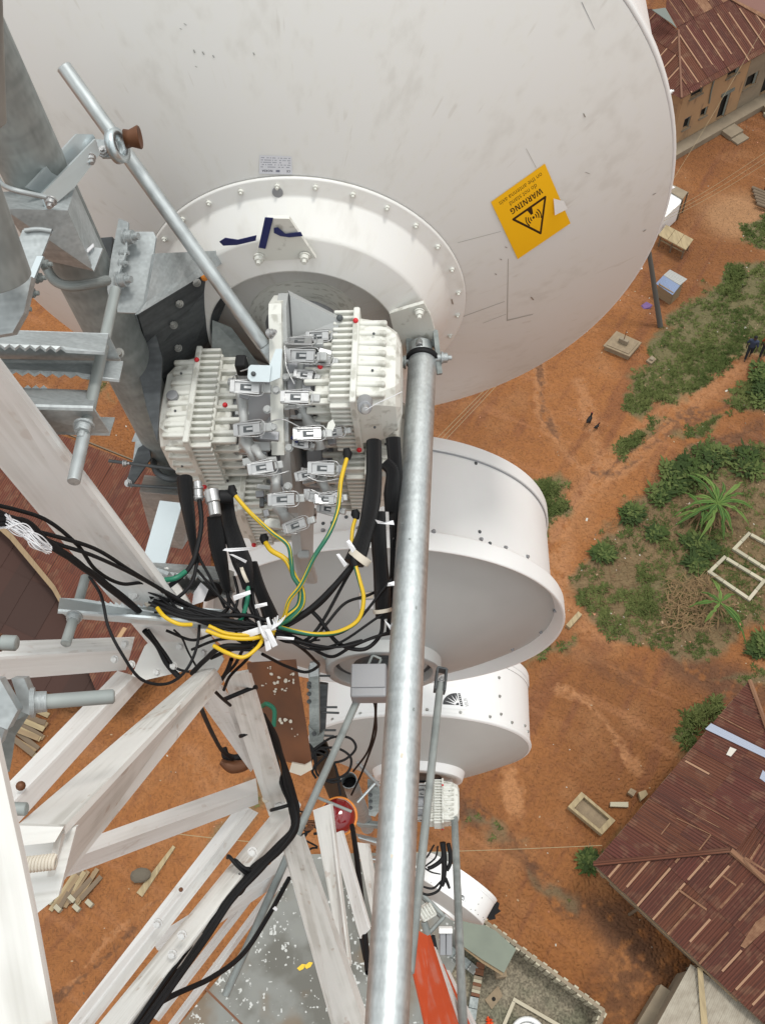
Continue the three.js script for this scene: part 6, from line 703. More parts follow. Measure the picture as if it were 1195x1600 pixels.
{
  const o = thing('leg_clamp', 'lower pair of toothed zinc channels with a bolt, across the white tower leg', 'clamp', q(230, 960, 2.4)), K = (l) => l.map((p) => q(...p));
  channel(o, [{ pts: K([[94, 934, 2.34], [134, 936, 2.36], ...toothed([138, 937, 2.37], [250, 946, 2.44], 13, [4, 5]), [362, 953, 2.52], [352, 975, 2.45], [91, 955, 2.28]]) }, { pts: K([[91, 955, 2.28], [352, 975, 2.45], [372, 987, 2.5], [110, 966, 2.34]]) }], null, M.zinc); part(o, 'end_web', plate(K([[362, 953, 2.52], [372, 987, 2.5], [352, 975, 2.45]]), 0.006), M.galv);
  channel(o, [{ pts: K([[220, 878, 2.62], [346, 886, 2.7], [354, 906, 2.62], ...toothed([316, 905, 2.6], [262, 899, 2.56], 6, [-3, -6]), [224, 896, 2.54]]) }, { pts: K([[222, 880, 2.63], [348, 888, 2.71], [366, 922, 2.78], [258, 916, 2.7]]) }, { pts: K([[258, 916, 2.7], [366, 922, 2.78], [362, 932, 2.7], ...toothed([338, 930, 2.69], [262, 924, 2.64], 7, [-3, -5])]) }], null, M.galv); part(o, 'end_web', plate(K([[346, 886, 2.7], [366, 893, 2.75], [368, 925, 2.76], [355, 908, 2.64]]), 0.006), M.oldgalv);
  part(o, 'long_bolt', rod(q(134, 902, 2.44), q(122, 945, 2.36), 0.0125, 0.0125, 14), M.oldgalv); const b = part(o, 'bolt_end', rod(q(117, 962, 2.27), q(103, 1006, 2.2), 0.0125, 0.0125, 14), M.oldgalv); bolt(b, q(117, 962, 2.27), q(103, 1006, 2.2).sub(q(117, 962, 2.27)), 0.02, M.galv); part(o, 'paper_scrap', plate([[314, 910], [326, 921], [318, 940], [300, 946], [303, 926]].map(([x, y]) => q(x, y, 2.55)), 0.002), M.tie); part(o, 'black_plug', rod(q(320, 930, 2.6), q(338, 921, 2.56), 0.019, 0.021, 16), M.black);
}
{ const o = thing('pipe_clamp', 'near grey clamp plates with a thick stud pointing right at the left edge', 'clamp', q(20, 1100, 1.3)), K = (l) => l.map((p) => q(...p));
  part(o, 'clamp_plate', plate(K([[-40, 1058, 1.3], [0, 1061, 1.3], [28, 1110, 1.3], [12, 1140, 1.3], [-40, 1120, 1.3]]), 0.02), M.galv); part(o, 'clamp_plate', plate(K([[18, 1060, 1.34], [38, 1060, 1.34], [56, 1104, 1.34], [48, 1118, 1.34], [34, 1112, 1.34]]), 0.02), M.galv); part(o, 'clamp_body', plate(K([[-40, 1130, 1.38], [14, 1132, 1.38], [48, 1114, 1.36], [24, 1150, 1.4], [16, 1205, 1.45], [-40, 1240, 1.45]]), 0.03), M.oldgalv); part(o, 'clamp_body', plate(K([[-40, 1118, 1.33], [8, 1140, 1.33], [0, 1166, 1.34], [-40, 1186, 1.34]]), 0.02), M.galv);
  const s = part(o, 'stud', rod(q(50, 1098, 1.33), q(180, 1088, 1.36), 0.0105, 0.0105, 20, 0.003), M.oldgalv); bolt(s, q(48, 1098, 1.33), q(180, 1088, 1.36).sub(q(50, 1098, 1.33)), 0.021, M.galv, true); part(o, 'stud', rod(q(-30, 1003, 1.5), q(28, 1005, 1.5), 0.0125, 0.0125, 20, 0.003), M.oldgalv); part(o, 'washer', rod(q(-4, 1004, 1.5), q(4, 1004, 1.5), 0.0145, 0.0145, 20, 0.001), M.rustbrown); part(o, 'stud', rod(q(-10, 1263, 1.4), q(43, 1264, 1.4), 0.01, 0.01, 16, 0.002), M.oldgalv); }

// ---------------------------------------------------------------- the lattice tower the picture is taken from
const tower = thing('lattice_tower', 'white painted steel lattice tower of crossing braces, with an orange leg lower down', 'tower', V3(-1.2, 0, -0.6));
const bar = (n, mat, ...a) => part(tower, n, angleBar(...a), mat);
const leg = bar('leg', M.white, [-66, 485], [-150, 552], [-58, 480], 1.6, [332, 1020], [266, 1046], [340, 1015], 2.66, 0.15, 0.06, 0.01);
bar('brace', M.white, [-30, 1028], [-30, 1003], [-30, 1065], 2.2, [206, 1015], [211, 995], [197, 1047], 2.62, 0.085, 0.085);
const b2 = bar('brace', M.white, [211, 1056], [184, 1048], [226, 1066], 2.64, [-14, 1290], [-42, 1280], [8, 1310], 2.0, 0.085, 0.06); dot(b2, q(33, 1228, 2.1), 0.011, M.rustbrown, null, 'bolt_hole'); dot(b2, q(84, 1193, 2.25), 0.006, M.dark, null, 'bolt_hole');
const b3 = bar('brace', M.worn, [336, 1044], [312, 1046], [350, 1064], 2.5, [100, 1292], [26, 1291], [78, 1404], 1.3, 0.1, 0.11, 0.01);
part(tower, 'end_plate', [plate([[26, 1290], [100, 1292], [86, 1316], [30, 1322]].map(([x, y]) => q(x, y, 1.29)), 0.01), plate([[30, 1312], [120, 1292], [92, 1400], [50, 1434], [40, 1400]].map(([x, y]) => q(x, y, 1.33)), 0.01)], M.worn);
{ const sp = []; for (let i = 0; i <= 60; i++) { const t = i / 60, a = t * 10 * 6.283, c = q(36 + 52 * t, 1352 - 6 * t, 1.27); sp.push(c.addScaledVector(camU, 0.009 * Math.cos(a)).addScaledVector(fwd, 0.009 * Math.sin(a))); } const b = part(tower, 'threaded_stud', [rod(q(34, 1352, 1.27), q(78, 1347, 1.27), 0.0085, 0.0085, 14)], M.black); part(b, 'thread', cable(sp, 0.0025, 4, 6), M.lime); }
bar('brace', M.white, [403, 1238], [400, 1216], [404, 1256], 3.65, [90, 1350], [104, 1322], [66, 1385], 2.5, 0.08, 0.08);
const b5 = bar('brace', M.white, [390, 1263], [374, 1256], [404, 1270], 3.7, [118, 1612], [98, 1612], [134, 1618], 2.9, 0.06, 0.06); dot(b5, q(283, 1390, 3.3), 0.008, M.rustplate, null, 'bolt_hole');
const b6 = bar('brace', M.worn, [457, 1266], [433, 1262], [468, 1274], 3.8, [190, 1612], [148, 1608], [206, 1618], 2.9, 0.1, 0.06); for (const [x, y] of [[247, 1442], [285, 1460], [270, 1490], [395, 1330]]) bolt(b6, q(x, y, 3.12 + (1490 - y) * -0.0005), fwd.clone().negate(), 0.016, M.white, true);
bar('thin_brace', M.white, [446, 1328], [441, 1326], [452, 1332], 4.6, [243, 1592], [237, 1588], [249, 1596], 3.9, 0.03, 0.03, 0.005); bar('thin_brace', M.white, [462, 1344], [457, 1341], [467, 1348], 4.7, [262, 1612], [256, 1609], [268, 1615], 4.0, 0.03, 0.03, 0.005);
bar('brace', M.white, [452, 1352], [442, 1338], [458, 1366], 4.5, [246, 1482], [236, 1466], [258, 1500], 3.9, 0.1, 0.07);
bar('brace', M.worn, [469, 1310], [432, 1290], [474, 1306], 3.88, [570, 1615], [522, 1616], [580, 1612], 2.55, 0.09, 0.05);
bar('brace', M.worn, [516, 1256], [489, 1266], [520, 1256], 4.3, [547, 1508], [535, 1514], [550, 1506], 3.7, 0.09, 0.04); bar('brace', M.white, [533, 1298], [518, 1304], [537, 1298], 5, [577, 1450], [562, 1466], [580, 1448], 4.4, 0.07, 0.04); bar('brace', M.worn, [575, 1318], [558, 1316], [578, 1318], 6, [596, 1440], [584, 1446], [598, 1440], 5.2, 0.07, 0.04);
bar('brace', M.worn, [387, 1050], [348, 1056], [393, 1052], 2.72, [446, 1254], [418, 1268], [452, 1252], 3.8, 0.1, 0.05); bar('brace', M.white, [344, 1070], [306, 1086], [348, 1070], 2.9, [414, 1180], [392, 1206], [418, 1180], 3.7, 0.1, 0.04);
const gp = part(tower, 'gusset', [plate([[206, 900], [262, 886], [306, 955], [350, 1030], [338, 1052], [300, 1046], [226, 1063], [206, 1056], [226, 1010], [252, 985]].map(([x, y]) => q(x, y, 2.6)), 0.012)], M.worn); bolt(gp, q(211, 928, 2.4), fwd.clone().negate(), 0.018, M.white, true); part(tower, 'splice_plate', plate([[200, 904], [238, 886], [262, 930], [230, 948]].map(([x, y]) => q(x, y, 2.42)), 0.012), M.lime);
for (const [x, y, d] of [[300, 975, 2.52], [318, 1020, 2.55], [272, 1040, 2.55], [246, 1050, 2.55], [282, 1010, 2.55], [290, 945, 2.55], [196, 1006, 2.5], [180, 1030, 2.5], [206, 1038, 2.5]]) bolt(gp, q(x, y, d), fwd.clone().negate(), 0.011, M.white, true);
const g2 = part(tower, 'gusset', plate([[412, 1242], [454, 1238], [470, 1258], [462, 1292], [446, 1302], [420, 1274]].map(([x, y]) => q(x, y, 3.86)), 0.012), M.worn); bolt(g2, q(437, 1258, 3.8), fwd.clone().negate(), 0.022, M.white, true); bolt(g2, q(416, 1248, 3.75), fwd.clone().negate(), 0.016, M.lime, true);
part(tower, 'near_leg', plate([[-90, 1150], [-8, 1150], [34, 1342], [52, 1430], [88, 1630], [-90, 1630]].map(([x, y]) => q(x, y, 0.95)), 0.012, true, q(85, 1612, 0.95).sub(q(0, 1177, 0.95)).normalize()), M.worn);
bar('orange_leg', M.orange, [668, 1462], [628, 1440], [672, 1460], 6, [716, 1615], [668, 1618], [720, 1612], 5, 0.17, 0.06, 0.012); bar('white_leg_edge', M.white, [676, 1478], [669, 1472], [681, 1480], 6.1, [726, 1615], [716, 1615], [733, 1612], 5.2, 0.08, 0.06); bar('orange_brace', M.orange, [690, 1506], [686, 1506], [693, 1506], 7.4, [738, 1618], [733, 1618], [741, 1615], 6, 0.05, 0.03); bar('white_brace', M.white, [697, 1515], [693, 1513], [702, 1516], 7.6, [748, 1618], [740, 1618], [753, 1618], 6.2, 0.06, 0.04);
bar('cross_bar', M.zinc, [560, 1308], [556, 1302], [562, 1314], 7.6, [600, 1320], [600, 1312], [600, 1326], 7.6, 0.06, 0.06); bar('cross_bar', M.zinc, [560, 1340], [556, 1336], [562, 1346], 8, [600, 1344], [600, 1338], [600, 1350], 8, 0.06, 0.06); bar('cross_bar', M.oldgalv, [556, 1286], [552, 1280], [560, 1292], 7.2, [600, 1290], [600, 1284], [600, 1296], 7.2, 0.06, 0.06);
for (const [x, y, d, s] of [[455, 1340, 4.0, 6], [430, 1420, 3.6, 4]]) part(tower, 'paint_splash', plate([[x - s, y], [x, y - s], [x + s, y], [x + 2, y + s]].map(([a, b]) => q(a, b, d)), 0.002), M.tie);

// ---------------------------------------------------------------- fittings lower on the tower
{ const o = thing('rusty_plate', 'brown rusty steel plate with white bird droppings below the cable bundle', 'plate', q(440, 1110, 4.2)); part(o, 'plate', plate([[386, 1036], [462, 1031], [487, 1190], [474, 1206], [456, 1192], [400, 1180]].map(([x, y]) => q(x, y, 4.2)), 0.02), M.rustplate); const r = rng(5); for (const [x, y, s, n] of [[429, 1062, 9, 6], [454, 1060, 8, 6], [428, 1083, 6, 5], [445, 1080, 5, 4], [412, 1068, 4, 3], [447, 1134, 12, 7], [420, 1045, 4, 3], [462, 1150, 4, 2]]) for (let i = 0; i < n; i++) { const a = x + rr(-s, s, r), b = y + rr(-s, s, r), k = rr(1, s * 0.4, r), P = []; for (let j = 0; j < 7; j++) { const t = j / 7 * 6.283, w = k * rr(0.6, 1.3, r); P.push(q(a + w * Math.cos(t), b + w * Math.sin(t), 4.194 - i * 0.0008)); } part(o, 'dropping', plate(P, 0.0015), M.lime); }
  part(o, 'torn_edge', plate([[456, 1192], [476, 1196], [486, 1190], [488, 1202], [470, 1212], [452, 1206]].map(([x, y]) => q(x, y, 4.15)), 0.02), M.lime); }
{ const o = thing('mast_bracket', 'grey green bolted bracket column left of the middle dish mount', 'bracket', q(495, 1110, 4.9)); const K = (l, d) => l.map(([x, y]) => q(x, y, d)); part(o, 'column', [plate(K([[482, 1042], [498, 1042], [499, 1150], [492, 1158], [484, 1160]], 4.85), 0.08)], M.oldgalv); part(o, 'column', [plate(K([[499, 1068], [512, 1070], [508, 1142], [499, 1146]], 4.95), 0.06)], M.dark); part(o, 'foot', plate(K([[482, 1134], [497, 1150], [507, 1142], [505, 1158], [488, 1170], [484, 1166]], 4.83), 0.05), M.oldgalv); part(o, 'top_block', plate(K([[484, 1036], [498, 1034], [498, 1056], [484, 1058]], 4.82), 0.05), M.galv); for (const [x, y, x2, y2] of [[511, 1105, 527, 1105], [511, 1113, 530, 1114], [508, 1141, 525, 1141], [508, 1149, 522, 1150], [499, 1056, 516, 1056]]) part(o, 'stud', rod(q(x - 8, y, 4.9), q(x2, y2, 4.9), 0.006, 0.006, 8), M.dark); for (const [x, y] of [[483, 1073], [483, 1084], [483, 1068], [483, 1096], [491, 1146]]) bolt(o, q(x, y, 4.83), fwd.clone().negate(), 0.012, M.dark); }
{ const o = thing('antenna_mast', 'brown weathered mast stub behind the thin left strut and bracket', 'mast', q(512, 1190, 5.4)); part(o, 'pipe', hollow(q(498, 1168, 5.3), q(530, 1250, 6.2), 0.055, 0.006, 32), std({ color: [0.11, 0.065, 0.035], roughness: 0.8, map: M.galv.map })); }
{ const o = thing('open_mast', 'open pipe end with black mouth above the red lamp', 'mast', q(545, 1222, 6.2)); const a = q(545, 1219, 6.2), b = a.clone().addScaledVector(UP, -1.6); part(o, 'pipe', hollow(b, a, 0.055, 0.006, 40), M.galv); part(o, 'inside', rod(a.clone().addScaledVector(UP, -0.2), a.clone().addScaledVector(UP, -0.12), 0.048, 0.048, 24), M.black);
  part(o, 'saddle', plate([[574, 1222], [592, 1226], [596, 1262], [586, 1276], [576, 1274]].map(([x, y]) => q(x, y, 6.3)), 0.08), M.oldgalv); part(o, 'stay', rod(q(558, 1190, 6.2), q(592, 1228, 6.3), 0.013, 0.013, 10), M.galv); part(o, 'stay', rod(q(558, 1254, 6.2), q(586, 1224, 6.25), 0.01, 0.01, 10), M.zinc); for (let i = 0; i < 4; i++) bolt(o, q(579, 1232 + i * 10, 6.28), fwd.clone().negate(), 0.013, M.dark); }
{ const c = q(529, 1276, 5.35), o = thing('warning_lamp', 'dark red glass warning lamp on an orange base beside the large strut', 'lamp', c); const ax = UP.clone().addScaledVector(fwd, -0.45).normalize(); part(o, 'base', [lathe([[0, -0.06], [0.075, -0.05], [0.09, -0.02], [0.108, -0.012], [0.11, 0.01], [0.104, 0.018], [0, 0.018]], 40, c, ax)], M.lampbase); part(o, 'lens', metre(lathe([[0.096, 0.016], [0.099, 0.04], [0.09, 0.07], [0.066, 0.1], [0.035, 0.115], [0.0, 0.118]], 40, c, ax), 1, 1), M.lamp); part(o, 'wire_gland', rod(c.clone().addScaledVector(ax, -0.05), q(524, 1304, 5.5), 0.03, 0.022, 12), M.tie); part(o, 'clamp_bolt', rod(q(496, 1246, 5.0), q(549, 1268, 5.05), 0.0085, 0.0085, 10), M.oldgalv); }
{ const o = thing('junction_box', 'small grey double junction box right of the large strut near the bottom', 'box', q(697, 1468, 9)); const bb = [camR, camU, fwd.clone().negate()]; part(o, 'box', box(q(691, 1470, 9), ...bb, 0.058, 0.24, 0.1, 0.01), M.flangegrey); part(o, 'box', box(q(701, 1470, 9), ...bb, 0.058, 0.24, 0.1, 0.01), M.flangegrey); part(o, 'lid', box(q(696, 1453, 8.93), ...bb, 0.13, 0.05, 0.06, 0.008), M.shroud); }
{ const o = thing('radio_unit', 'tilted grey radio box lower right of the large strut, above the junction box', 'radio unit', q(668, 1425, 9)); const ex = camR.clone().multiplyScalar(0.85).addScaledVector(camU, 0.5).normalize(), ez = fwd.clone().negate(), ey = ez.clone().cross(ex).normalize(), b = [ex, ey, ez]; part(o, 'cover', box(q(667, 1424, 9), ...b, 0.15, 0.13, 0.1, 0.02), M.cast); for (let i = 0; i < 5; i++) part(o, 'fin', box(q(667, 1424, 8.94).addScaledVector(ex, -0.06 + i * 0.03), ...b, 0.012, 0.12, 0.02, 0.003), M.cast);
  part(o, 'bracket', [rod(q(655, 1392, 9), q(694, 1432, 9), 0.02, 0.02, 8), rod(q(655, 1398, 9.1), q(690, 1436, 9.1), 0.014, 0.014, 8), rod(q(672, 1456, 9), q(694, 1432, 9), 0.02, 0.02, 8), rod(q(674, 1476, 9), q(662, 1440, 9), 0.035, 0.035, 10)], M.oldgalv); part(o, 'plug', [rod(q(676, 1462, 8.9), q(681, 1484, 8.9), 0.022, 0.018, 10)], M.black); }
{ const r = rng(99), o = thing('debris', 'bent rusty twig and bracket wedged between the white braces', 'debris', q(365, 1188, 3.9)); part(o, 'twig', taper([q(345, 1190, 3.9), q(362, 1198, 3.9), q(384, 1194, 3.9), q(392, 1178, 3.9)], [0.012, 0.028, 0.024, 0.01]), M.rustbrown); part(o, 'hook', taper([q(350, 1168, 3.95), q(354, 1182, 3.95), q(368, 1186, 3.95), q(388, 1178, 3.95)], [0.012, 0.02, 0.02, 0.012]), M.black); }
// ---------------------------------------------------------------- cables, plugs and ties
const px3 = (l, d = 2.5) => l.map((p) => q(p[0], p[1], p[2] ?? d));
function wire(name, label, pts, r, mat, d, group) { return single(name, label, 'cable', cable(px3(pts, d), r, 9, 9), mat, group); }
function plugLead(label, body, rads, lead, rl, ring, d) { const o = thing('cable_plug', label, 'cable plug', q(...body[0].slice(0, 2), body[0][2] ?? d)); part(o, 'boot', taper(px3(body, d), rads.map((v) => v * 0.82), 14), M.tape); if (lead) part(o, 'lead', cable(px3(lead, d), rl * 0.75, 9, 9), M.black); if (ring) for (const [x, y, x2, y2, rr_, dd] of ring) part(o, 'ring', rod(q(x, y, dd), q(x2, y2, dd), rr_ * 0.88, rr_ * 0.88, 20, 0.001), M.lime); return o; }
plugLead('thick black plug below the upper left radio box, at its left end', [[289, 748, 2.55], [291, 775, 2.52], [296, 808, 2.5], [302, 850, 2.48], [308, 880, 2.46]], [0.026, 0.024, 0.019, 0.013, 0.009], [[308, 880, 2.46], [300, 910, 2.44], [275, 935, 2.42], [238, 942, 2.4]], 0.0065, null);
plugLead('black corrugated boot right of the silver connector, left side', [[334, 806, 2.5], [340, 850, 2.5], [348, 890, 2.5], [356, 925, 2.5]], [0.022, 0.028, 0.022, 0.012], [[356, 925, 2.5], [357, 948, 2.5], [342, 962, 2.48], [310, 968, 2.46]], 0.007);
plugLead('black wrapped boot with pale ring under the lower left radio box', [[352, 770, 2.56], [358, 815, 2.53], [370, 855, 2.5], [384, 895, 2.48], [388, 920, 2.48]], [0.025, 0.025, 0.029, 0.032, 0.018], [[386, 920, 2.48], [392, 950, 2.48], [405, 975, 2.48]], 0.007, [[381, 898, 386, 896, 0.033, 2.48]]);
plugLead('long black sleeve hanging to the white cable tie', [[394, 880, 2.52], [404, 915, 2.5], [416, 945, 2.5], [424, 966, 2.5]], [0.018, 0.02, 0.021, 0.026], null, 0);
plugLead('left thick black boot under the upper right radio box, with pale ring', [[584, 690, 2.62], [584, 745, 2.58], [578, 800, 2.54], [566, 845, 2.5], [553, 880, 2.48]], [0.026, 0.027, 0.03, 0.026, 0.034], [[553, 880, 2.48], [520, 918, 2.48], [480, 955, 2.48], [425, 985, 2.48]], 0.0105, [[566, 866, 559, 875, 0.036, 2.478]]);
plugLead('right black boot with pale ring, hanging straight down beside the large strut', [[590, 800, 2.56], [592, 850, 2.55], [596, 905, 2.55], [598, 940, 2.54], [598, 966, 2.54]], [0.026, 0.026, 0.025, 0.028, 0.024], [[598, 966, 2.54], [594, 992, 2.54], [570, 1014, 2.53], [530, 1006, 2.52], [498, 966, 2.5], [482, 950, 2.49]], 0.0075, [[597, 951, 598, 957, 0.029, 2.54]]);
plugLead('uppermost right black plug against the large strut', [[614, 685, 2.7], [618, 740, 2.68], [620, 790, 2.66], [618, 840, 2.65]], [0.026, 0.024, 0.03, 0.018], [[618, 840, 2.65], [614, 900, 2.62], [606, 990, 2.6]], 0.008);
plugLead('short black elbow plug between the right radio boxes', [[600, 722, 2.66], [612, 735, 2.66], [612, 770, 2.65], [610, 800, 2.65]], [0.022, 0.024, 0.028, 0.02], [[610, 800, 2.65], [612, 870, 2.64], [608, 960, 2.62]], 0.007);
{ const o = thing('connector', 'silver threaded connectors under the upper left radio box', 'connector', q(330, 780, 2.5)); part(o, 'gland', [rod(q(309, 753, 2.52), q(311, 782, 2.5), 0.0115, 0.0125, 18), rod(q(310, 760, 2.51), q(310.5, 764, 2.51), 0.0145, 0.0145, 6), rod(q(311, 774, 2.5), q(311, 779, 2.5), 0.0145, 0.0145, 6)], M.steel); part(o, 'lead', cable(px3([[312, 782, 2.5], [315, 815, 2.48], [310, 850, 2.46], [298, 885, 2.44], [270, 912, 2.42], [234, 934, 2.4]]), 0.0065, 8, 9), M.black); part(o, 'coupler', [rod(q(330, 766, 2.5), q(334, 786, 2.49), 0.02, 0.0205, 22), rod(q(334, 786, 2.49), q(337, 806, 2.48), 0.0165, 0.016, 22)], M.steel); part(o, 'cap', [rod(q(342, 776, 2.5), q(362, 776, 2.51), 0.018, 0.018, 18)], M.black); }
{ const o = thing('test_port', 'round metal port cap on the back of the upper right radio box', 'connector', q(570, 632, 2.5)); part(o, 'cap', rod(q(570, 628, 2.56), q(570, 637, 2.49), 0.022, 0.019, 20), M.flangegrey); part(o, 'knob', rod(q(570, 634, 2.5), q(571, 642, 2.47), 0.012, 0.011, 12), M.steel); part(o, 'cord', cable(px3([[571, 641, 2.47], [590, 630, 2.46], [612, 620, 2.46], [628, 612, 2.46]]), 0.0012, 8, 5), M.tie); }
// green and yellow earth wires
const EW = 'green and yellow earth wires';
function earth_(label, pts, r = 0.0058) { const o = thing('earth_wire', label, 'earth wire', q(pts[0][0], pts[0][1], pts[0][2] ?? 2.5), null); part(o, 'wire', cable(px3(pts), r, 10, 10), M.earthwire); part(o, 'lug', taper(px3([[pts[0][0] - 2, pts[0][1] - 12, pts[0][2] ?? 2.5], [pts[0][0], pts[0][1], pts[0][2] ?? 2.5], [pts[1][0] * 0.15 + pts[0][0] * 0.85, pts[1][1] * 0.15 + pts[0][1] * 0.85, pts[0][2] ?? 2.5]]), [0.008, 0.013, 0.009], 10), M.black); return o; }
earth_('yellow green earth wire from the left radio boxes, leftmost start', [[364, 770, 2.5], [390, 800, 2.48], [425, 832, 2.46], [450, 852, 2.45], [455, 876, 2.45], [458, 900, 2.45], [468, 918, 2.45], [466, 945, 2.46], [448, 962, 2.46], [436, 972, 2.47]]);
earth_('earth wire starting between the right radio boxes, longest yellow stretch', [[543, 712, 2.56], [533, 750, 2.52], [528, 795, 2.48], [515, 832, 2.44], [490, 872, 2.43], [470, 914, 2.43], [452, 938, 2.44], [444, 964, 2.46], [436, 974, 2.47]]);
earth_('mostly green earth wire with black lug at lower left radio box', [[414, 846, 2.5], [424, 860, 2.47], [446, 874, 2.46], [460, 900, 2.46], [472, 922, 2.46], [472, 945, 2.46], [455, 965, 2.46], [438, 975, 2.47]], 0.007);
earth_('earth wire looping out to the right below the black ringed boot', [[554, 880, 2.46], [562, 908, 2.45], [568, 935, 2.45], [560, 968, 2.45], [532, 986, 2.45], [495, 991, 2.46], [460, 986, 2.46], [436, 980, 2.47]], 0.0058);
earth_('short earth wire under the lower right radio box', [[556, 808, 2.54], [551, 826, 2.52], [549, 858, 2.5]], 0.0052);
{ const yl = (label, pts) => wire('earth_wire', label, pts, 0.0053, M.yellow, 2.45); yl('upper yellow earth wire running left from the white tie', [[430, 985, 2.46], [395, 992, 2.43], [355, 990, 2.41], [326, 978, 2.4]]); yl('lower yellow earth wire running left from the white tie', [[428, 990, 2.45], [390, 998, 2.41], [350, 995, 2.4], [322, 985, 2.39]]); yl('yellow earth wire hanging in a curve below the tie', [[414, 992, 2.44], [402, 1012, 2.4], [380, 1027, 2.38], [355, 1020, 2.38], [334, 1009, 2.4]]); yl('yellow wire end at the toothed channel', [[246, 950, 2.36], [258, 964, 2.34], [280, 975, 2.34], [300, 976, 2.36]]); }
wire('green_wire', 'green and black wire below the black boots, left of the tie', [[388, 915, 2.47], [386, 940, 2.46], [376, 968, 2.46], [362, 976, 2.46]], 0.006, M.green); wire('green_wire', 'small green wire looping over the rusty plate', [[410, 1103, 4.1], [418, 1100, 4.05], [428, 1108, 4.05], [428, 1135, 4.05]], 0.01, M.green); wire('green_tag_wire', 'green wire end at the toothed channel upper edge', [[252, 907, 2.4], [275, 903, 2.4], [290, 893, 2.42]], 0.007, M.green);
// black cables at the junction
const BK = [
  ['upper black cable sweeping from the left edge past the white leg', [[-20, 786, 1.9], [28, 797, 1.95], [72, 812, 2.0], [120, 850, 2.08], [150, 890, 2.18], [190, 912, 2.28], [232, 912, 2.36], [280, 940, 2.4], [330, 958, 2.42]], 0.0075],
  ['second black cable crossing the white leg to the toothed channel', [[-20, 812, 1.9], [40, 826, 1.96], [95, 840, 2.03], [150, 858, 2.12], [205, 892, 2.24], [262, 926, 2.36], [320, 955, 2.42], [380, 964, 2.46]], 0.0078],
  ['third black cable crossing the white leg just below the second', [[-20, 796, 1.95], [30, 822, 1.98], [80, 846, 2.02], [140, 866, 2.1], [190, 888, 2.2], [236, 912, 2.32], [300, 948, 2.42], [360, 962, 2.45]], 0.0075],
  ['black cable hanging in a long loop below the toothed channel', [[140, 900, 2.26], [158, 930, 2.26], [170, 980, 2.24], [190, 1020, 2.24], [222, 1062, 2.28], [262, 1068, 2.34], [292, 1046, 2.4], [308, 1010, 2.42], [312, 975, 2.44]], 0.0065],
  ['uppermost black cable along the lower toothed channel', [[240, 938, 2.38], [285, 956, 2.4], [335, 962, 2.42], [390, 962, 2.46], [428, 974, 2.47]], 0.009],
  ['middle black cable along the lower toothed channel', [[236, 944, 2.36], [290, 965, 2.38], [350, 968, 2.41], [400, 978, 2.45]], 0.0085],
  ['black cable from the tie sinking to the middle dish then back left', [[432, 990, 2.47], [465, 1008, 2.5], [490, 1030, 2.6], [496, 1042, 2.7], [480, 1050, 2.7], [450, 1042, 2.66], [410, 1022, 2.55]], 0.0075],
  ['black cable dropping right of the tie in a loop to the large strut', [[434, 984, 2.47], [460, 1000, 2.5], [486, 1002, 2.5], [510, 975, 2.52], [540, 942, 2.55], [575, 930, 2.58], [612, 912, 2.6]], 0.007],
  ['black cable running low right to the large strut', [[436, 986, 2.47], [470, 1000, 2.5], [500, 1020, 2.53], [520, 1026, 2.55], [550, 1010, 2.58], [590, 994, 2.6], [620, 988, 2.62]], 0.0075],
  ['thick black cable lying from the right boot to the tie', [[556, 872, 2.5], [530, 910, 2.5], [500, 944, 2.49], [460, 972, 2.48], [428, 988, 2.47]], 0.009],
  ['black cable between left boots and the tie', [[392, 930, 2.5], [398, 955, 2.49], [412, 978, 2.47]], 0.007], ['thin black cable between sleeve and tie', [[372, 895, 2.5], [394, 940, 2.49], [410, 972, 2.47], [426, 984, 2.47]], 0.006],
  ['black cable at the tie heading down left to the brace', [[424, 992, 2.46], [390, 1008, 2.44], [350, 1010, 2.42], [320, 1032, 2.5], [300, 1052, 2.55]], 0.012], ['second black cable at the tie heading down left to the brace', [[426, 996, 2.46], [398, 1014, 2.45], [366, 1014, 2.44], [330, 1028, 2.5]], 0.009],
  ['black cable under the tie curving up to the left boots', [[420, 1000, 2.46], [395, 1004, 2.45], [372, 1000, 2.44], [370, 985, 2.44], [385, 975, 2.46]], 0.0065], ['black cable crossing behind the yellow wires', [[402, 990, 2.47], [382, 1012, 2.47], [366, 1040, 2.55], [344, 1062, 2.6]], 0.0075], ['black cable from the yellow wires down to the gusset corner', [[410, 996, 2.48], [386, 1030, 2.55], [360, 1056, 2.6], [350, 1078, 2.66]], 0.0075],
  ['thick flat black cable slanting down from channel across the gusset', [[226, 985, 2.52], [246, 1008, 2.55], [262, 1038, 2.56], [282, 1060, 2.56]], 0.013], ['short black cable lying along the gusset', [[232, 984, 2.5], [258, 1020, 2.54], [276, 1044, 2.55], [296, 1050, 2.56]], 0.006], ['thin dark wire over the gusset right of the flat cable', [[272, 984, 2.48], [284, 996, 2.5], [294, 1018, 2.52], [306, 1040, 2.54]], 0.0045],
  ['black cable end hanging below the junction onto the brace', [[362, 1030, 2.5], [354, 1050, 2.55], [342, 1066, 2.6], [330, 1074, 2.62]], 0.01], ['black cable dropping behind the braces to the rusty twig', [[312, 1100, 3.0], [320, 1120, 3.2], [334, 1150, 3.5], [350, 1176, 3.8], [364, 1186, 3.9]], 0.013], ['short black tail above the dropping cable', [[334, 1078, 2.64], [346, 1090, 2.7], [360, 1102, 2.8]], 0.008],
];
for (const [l, p, r] of BK) wire('black_cable', l, p, r * 0.6, M.black);
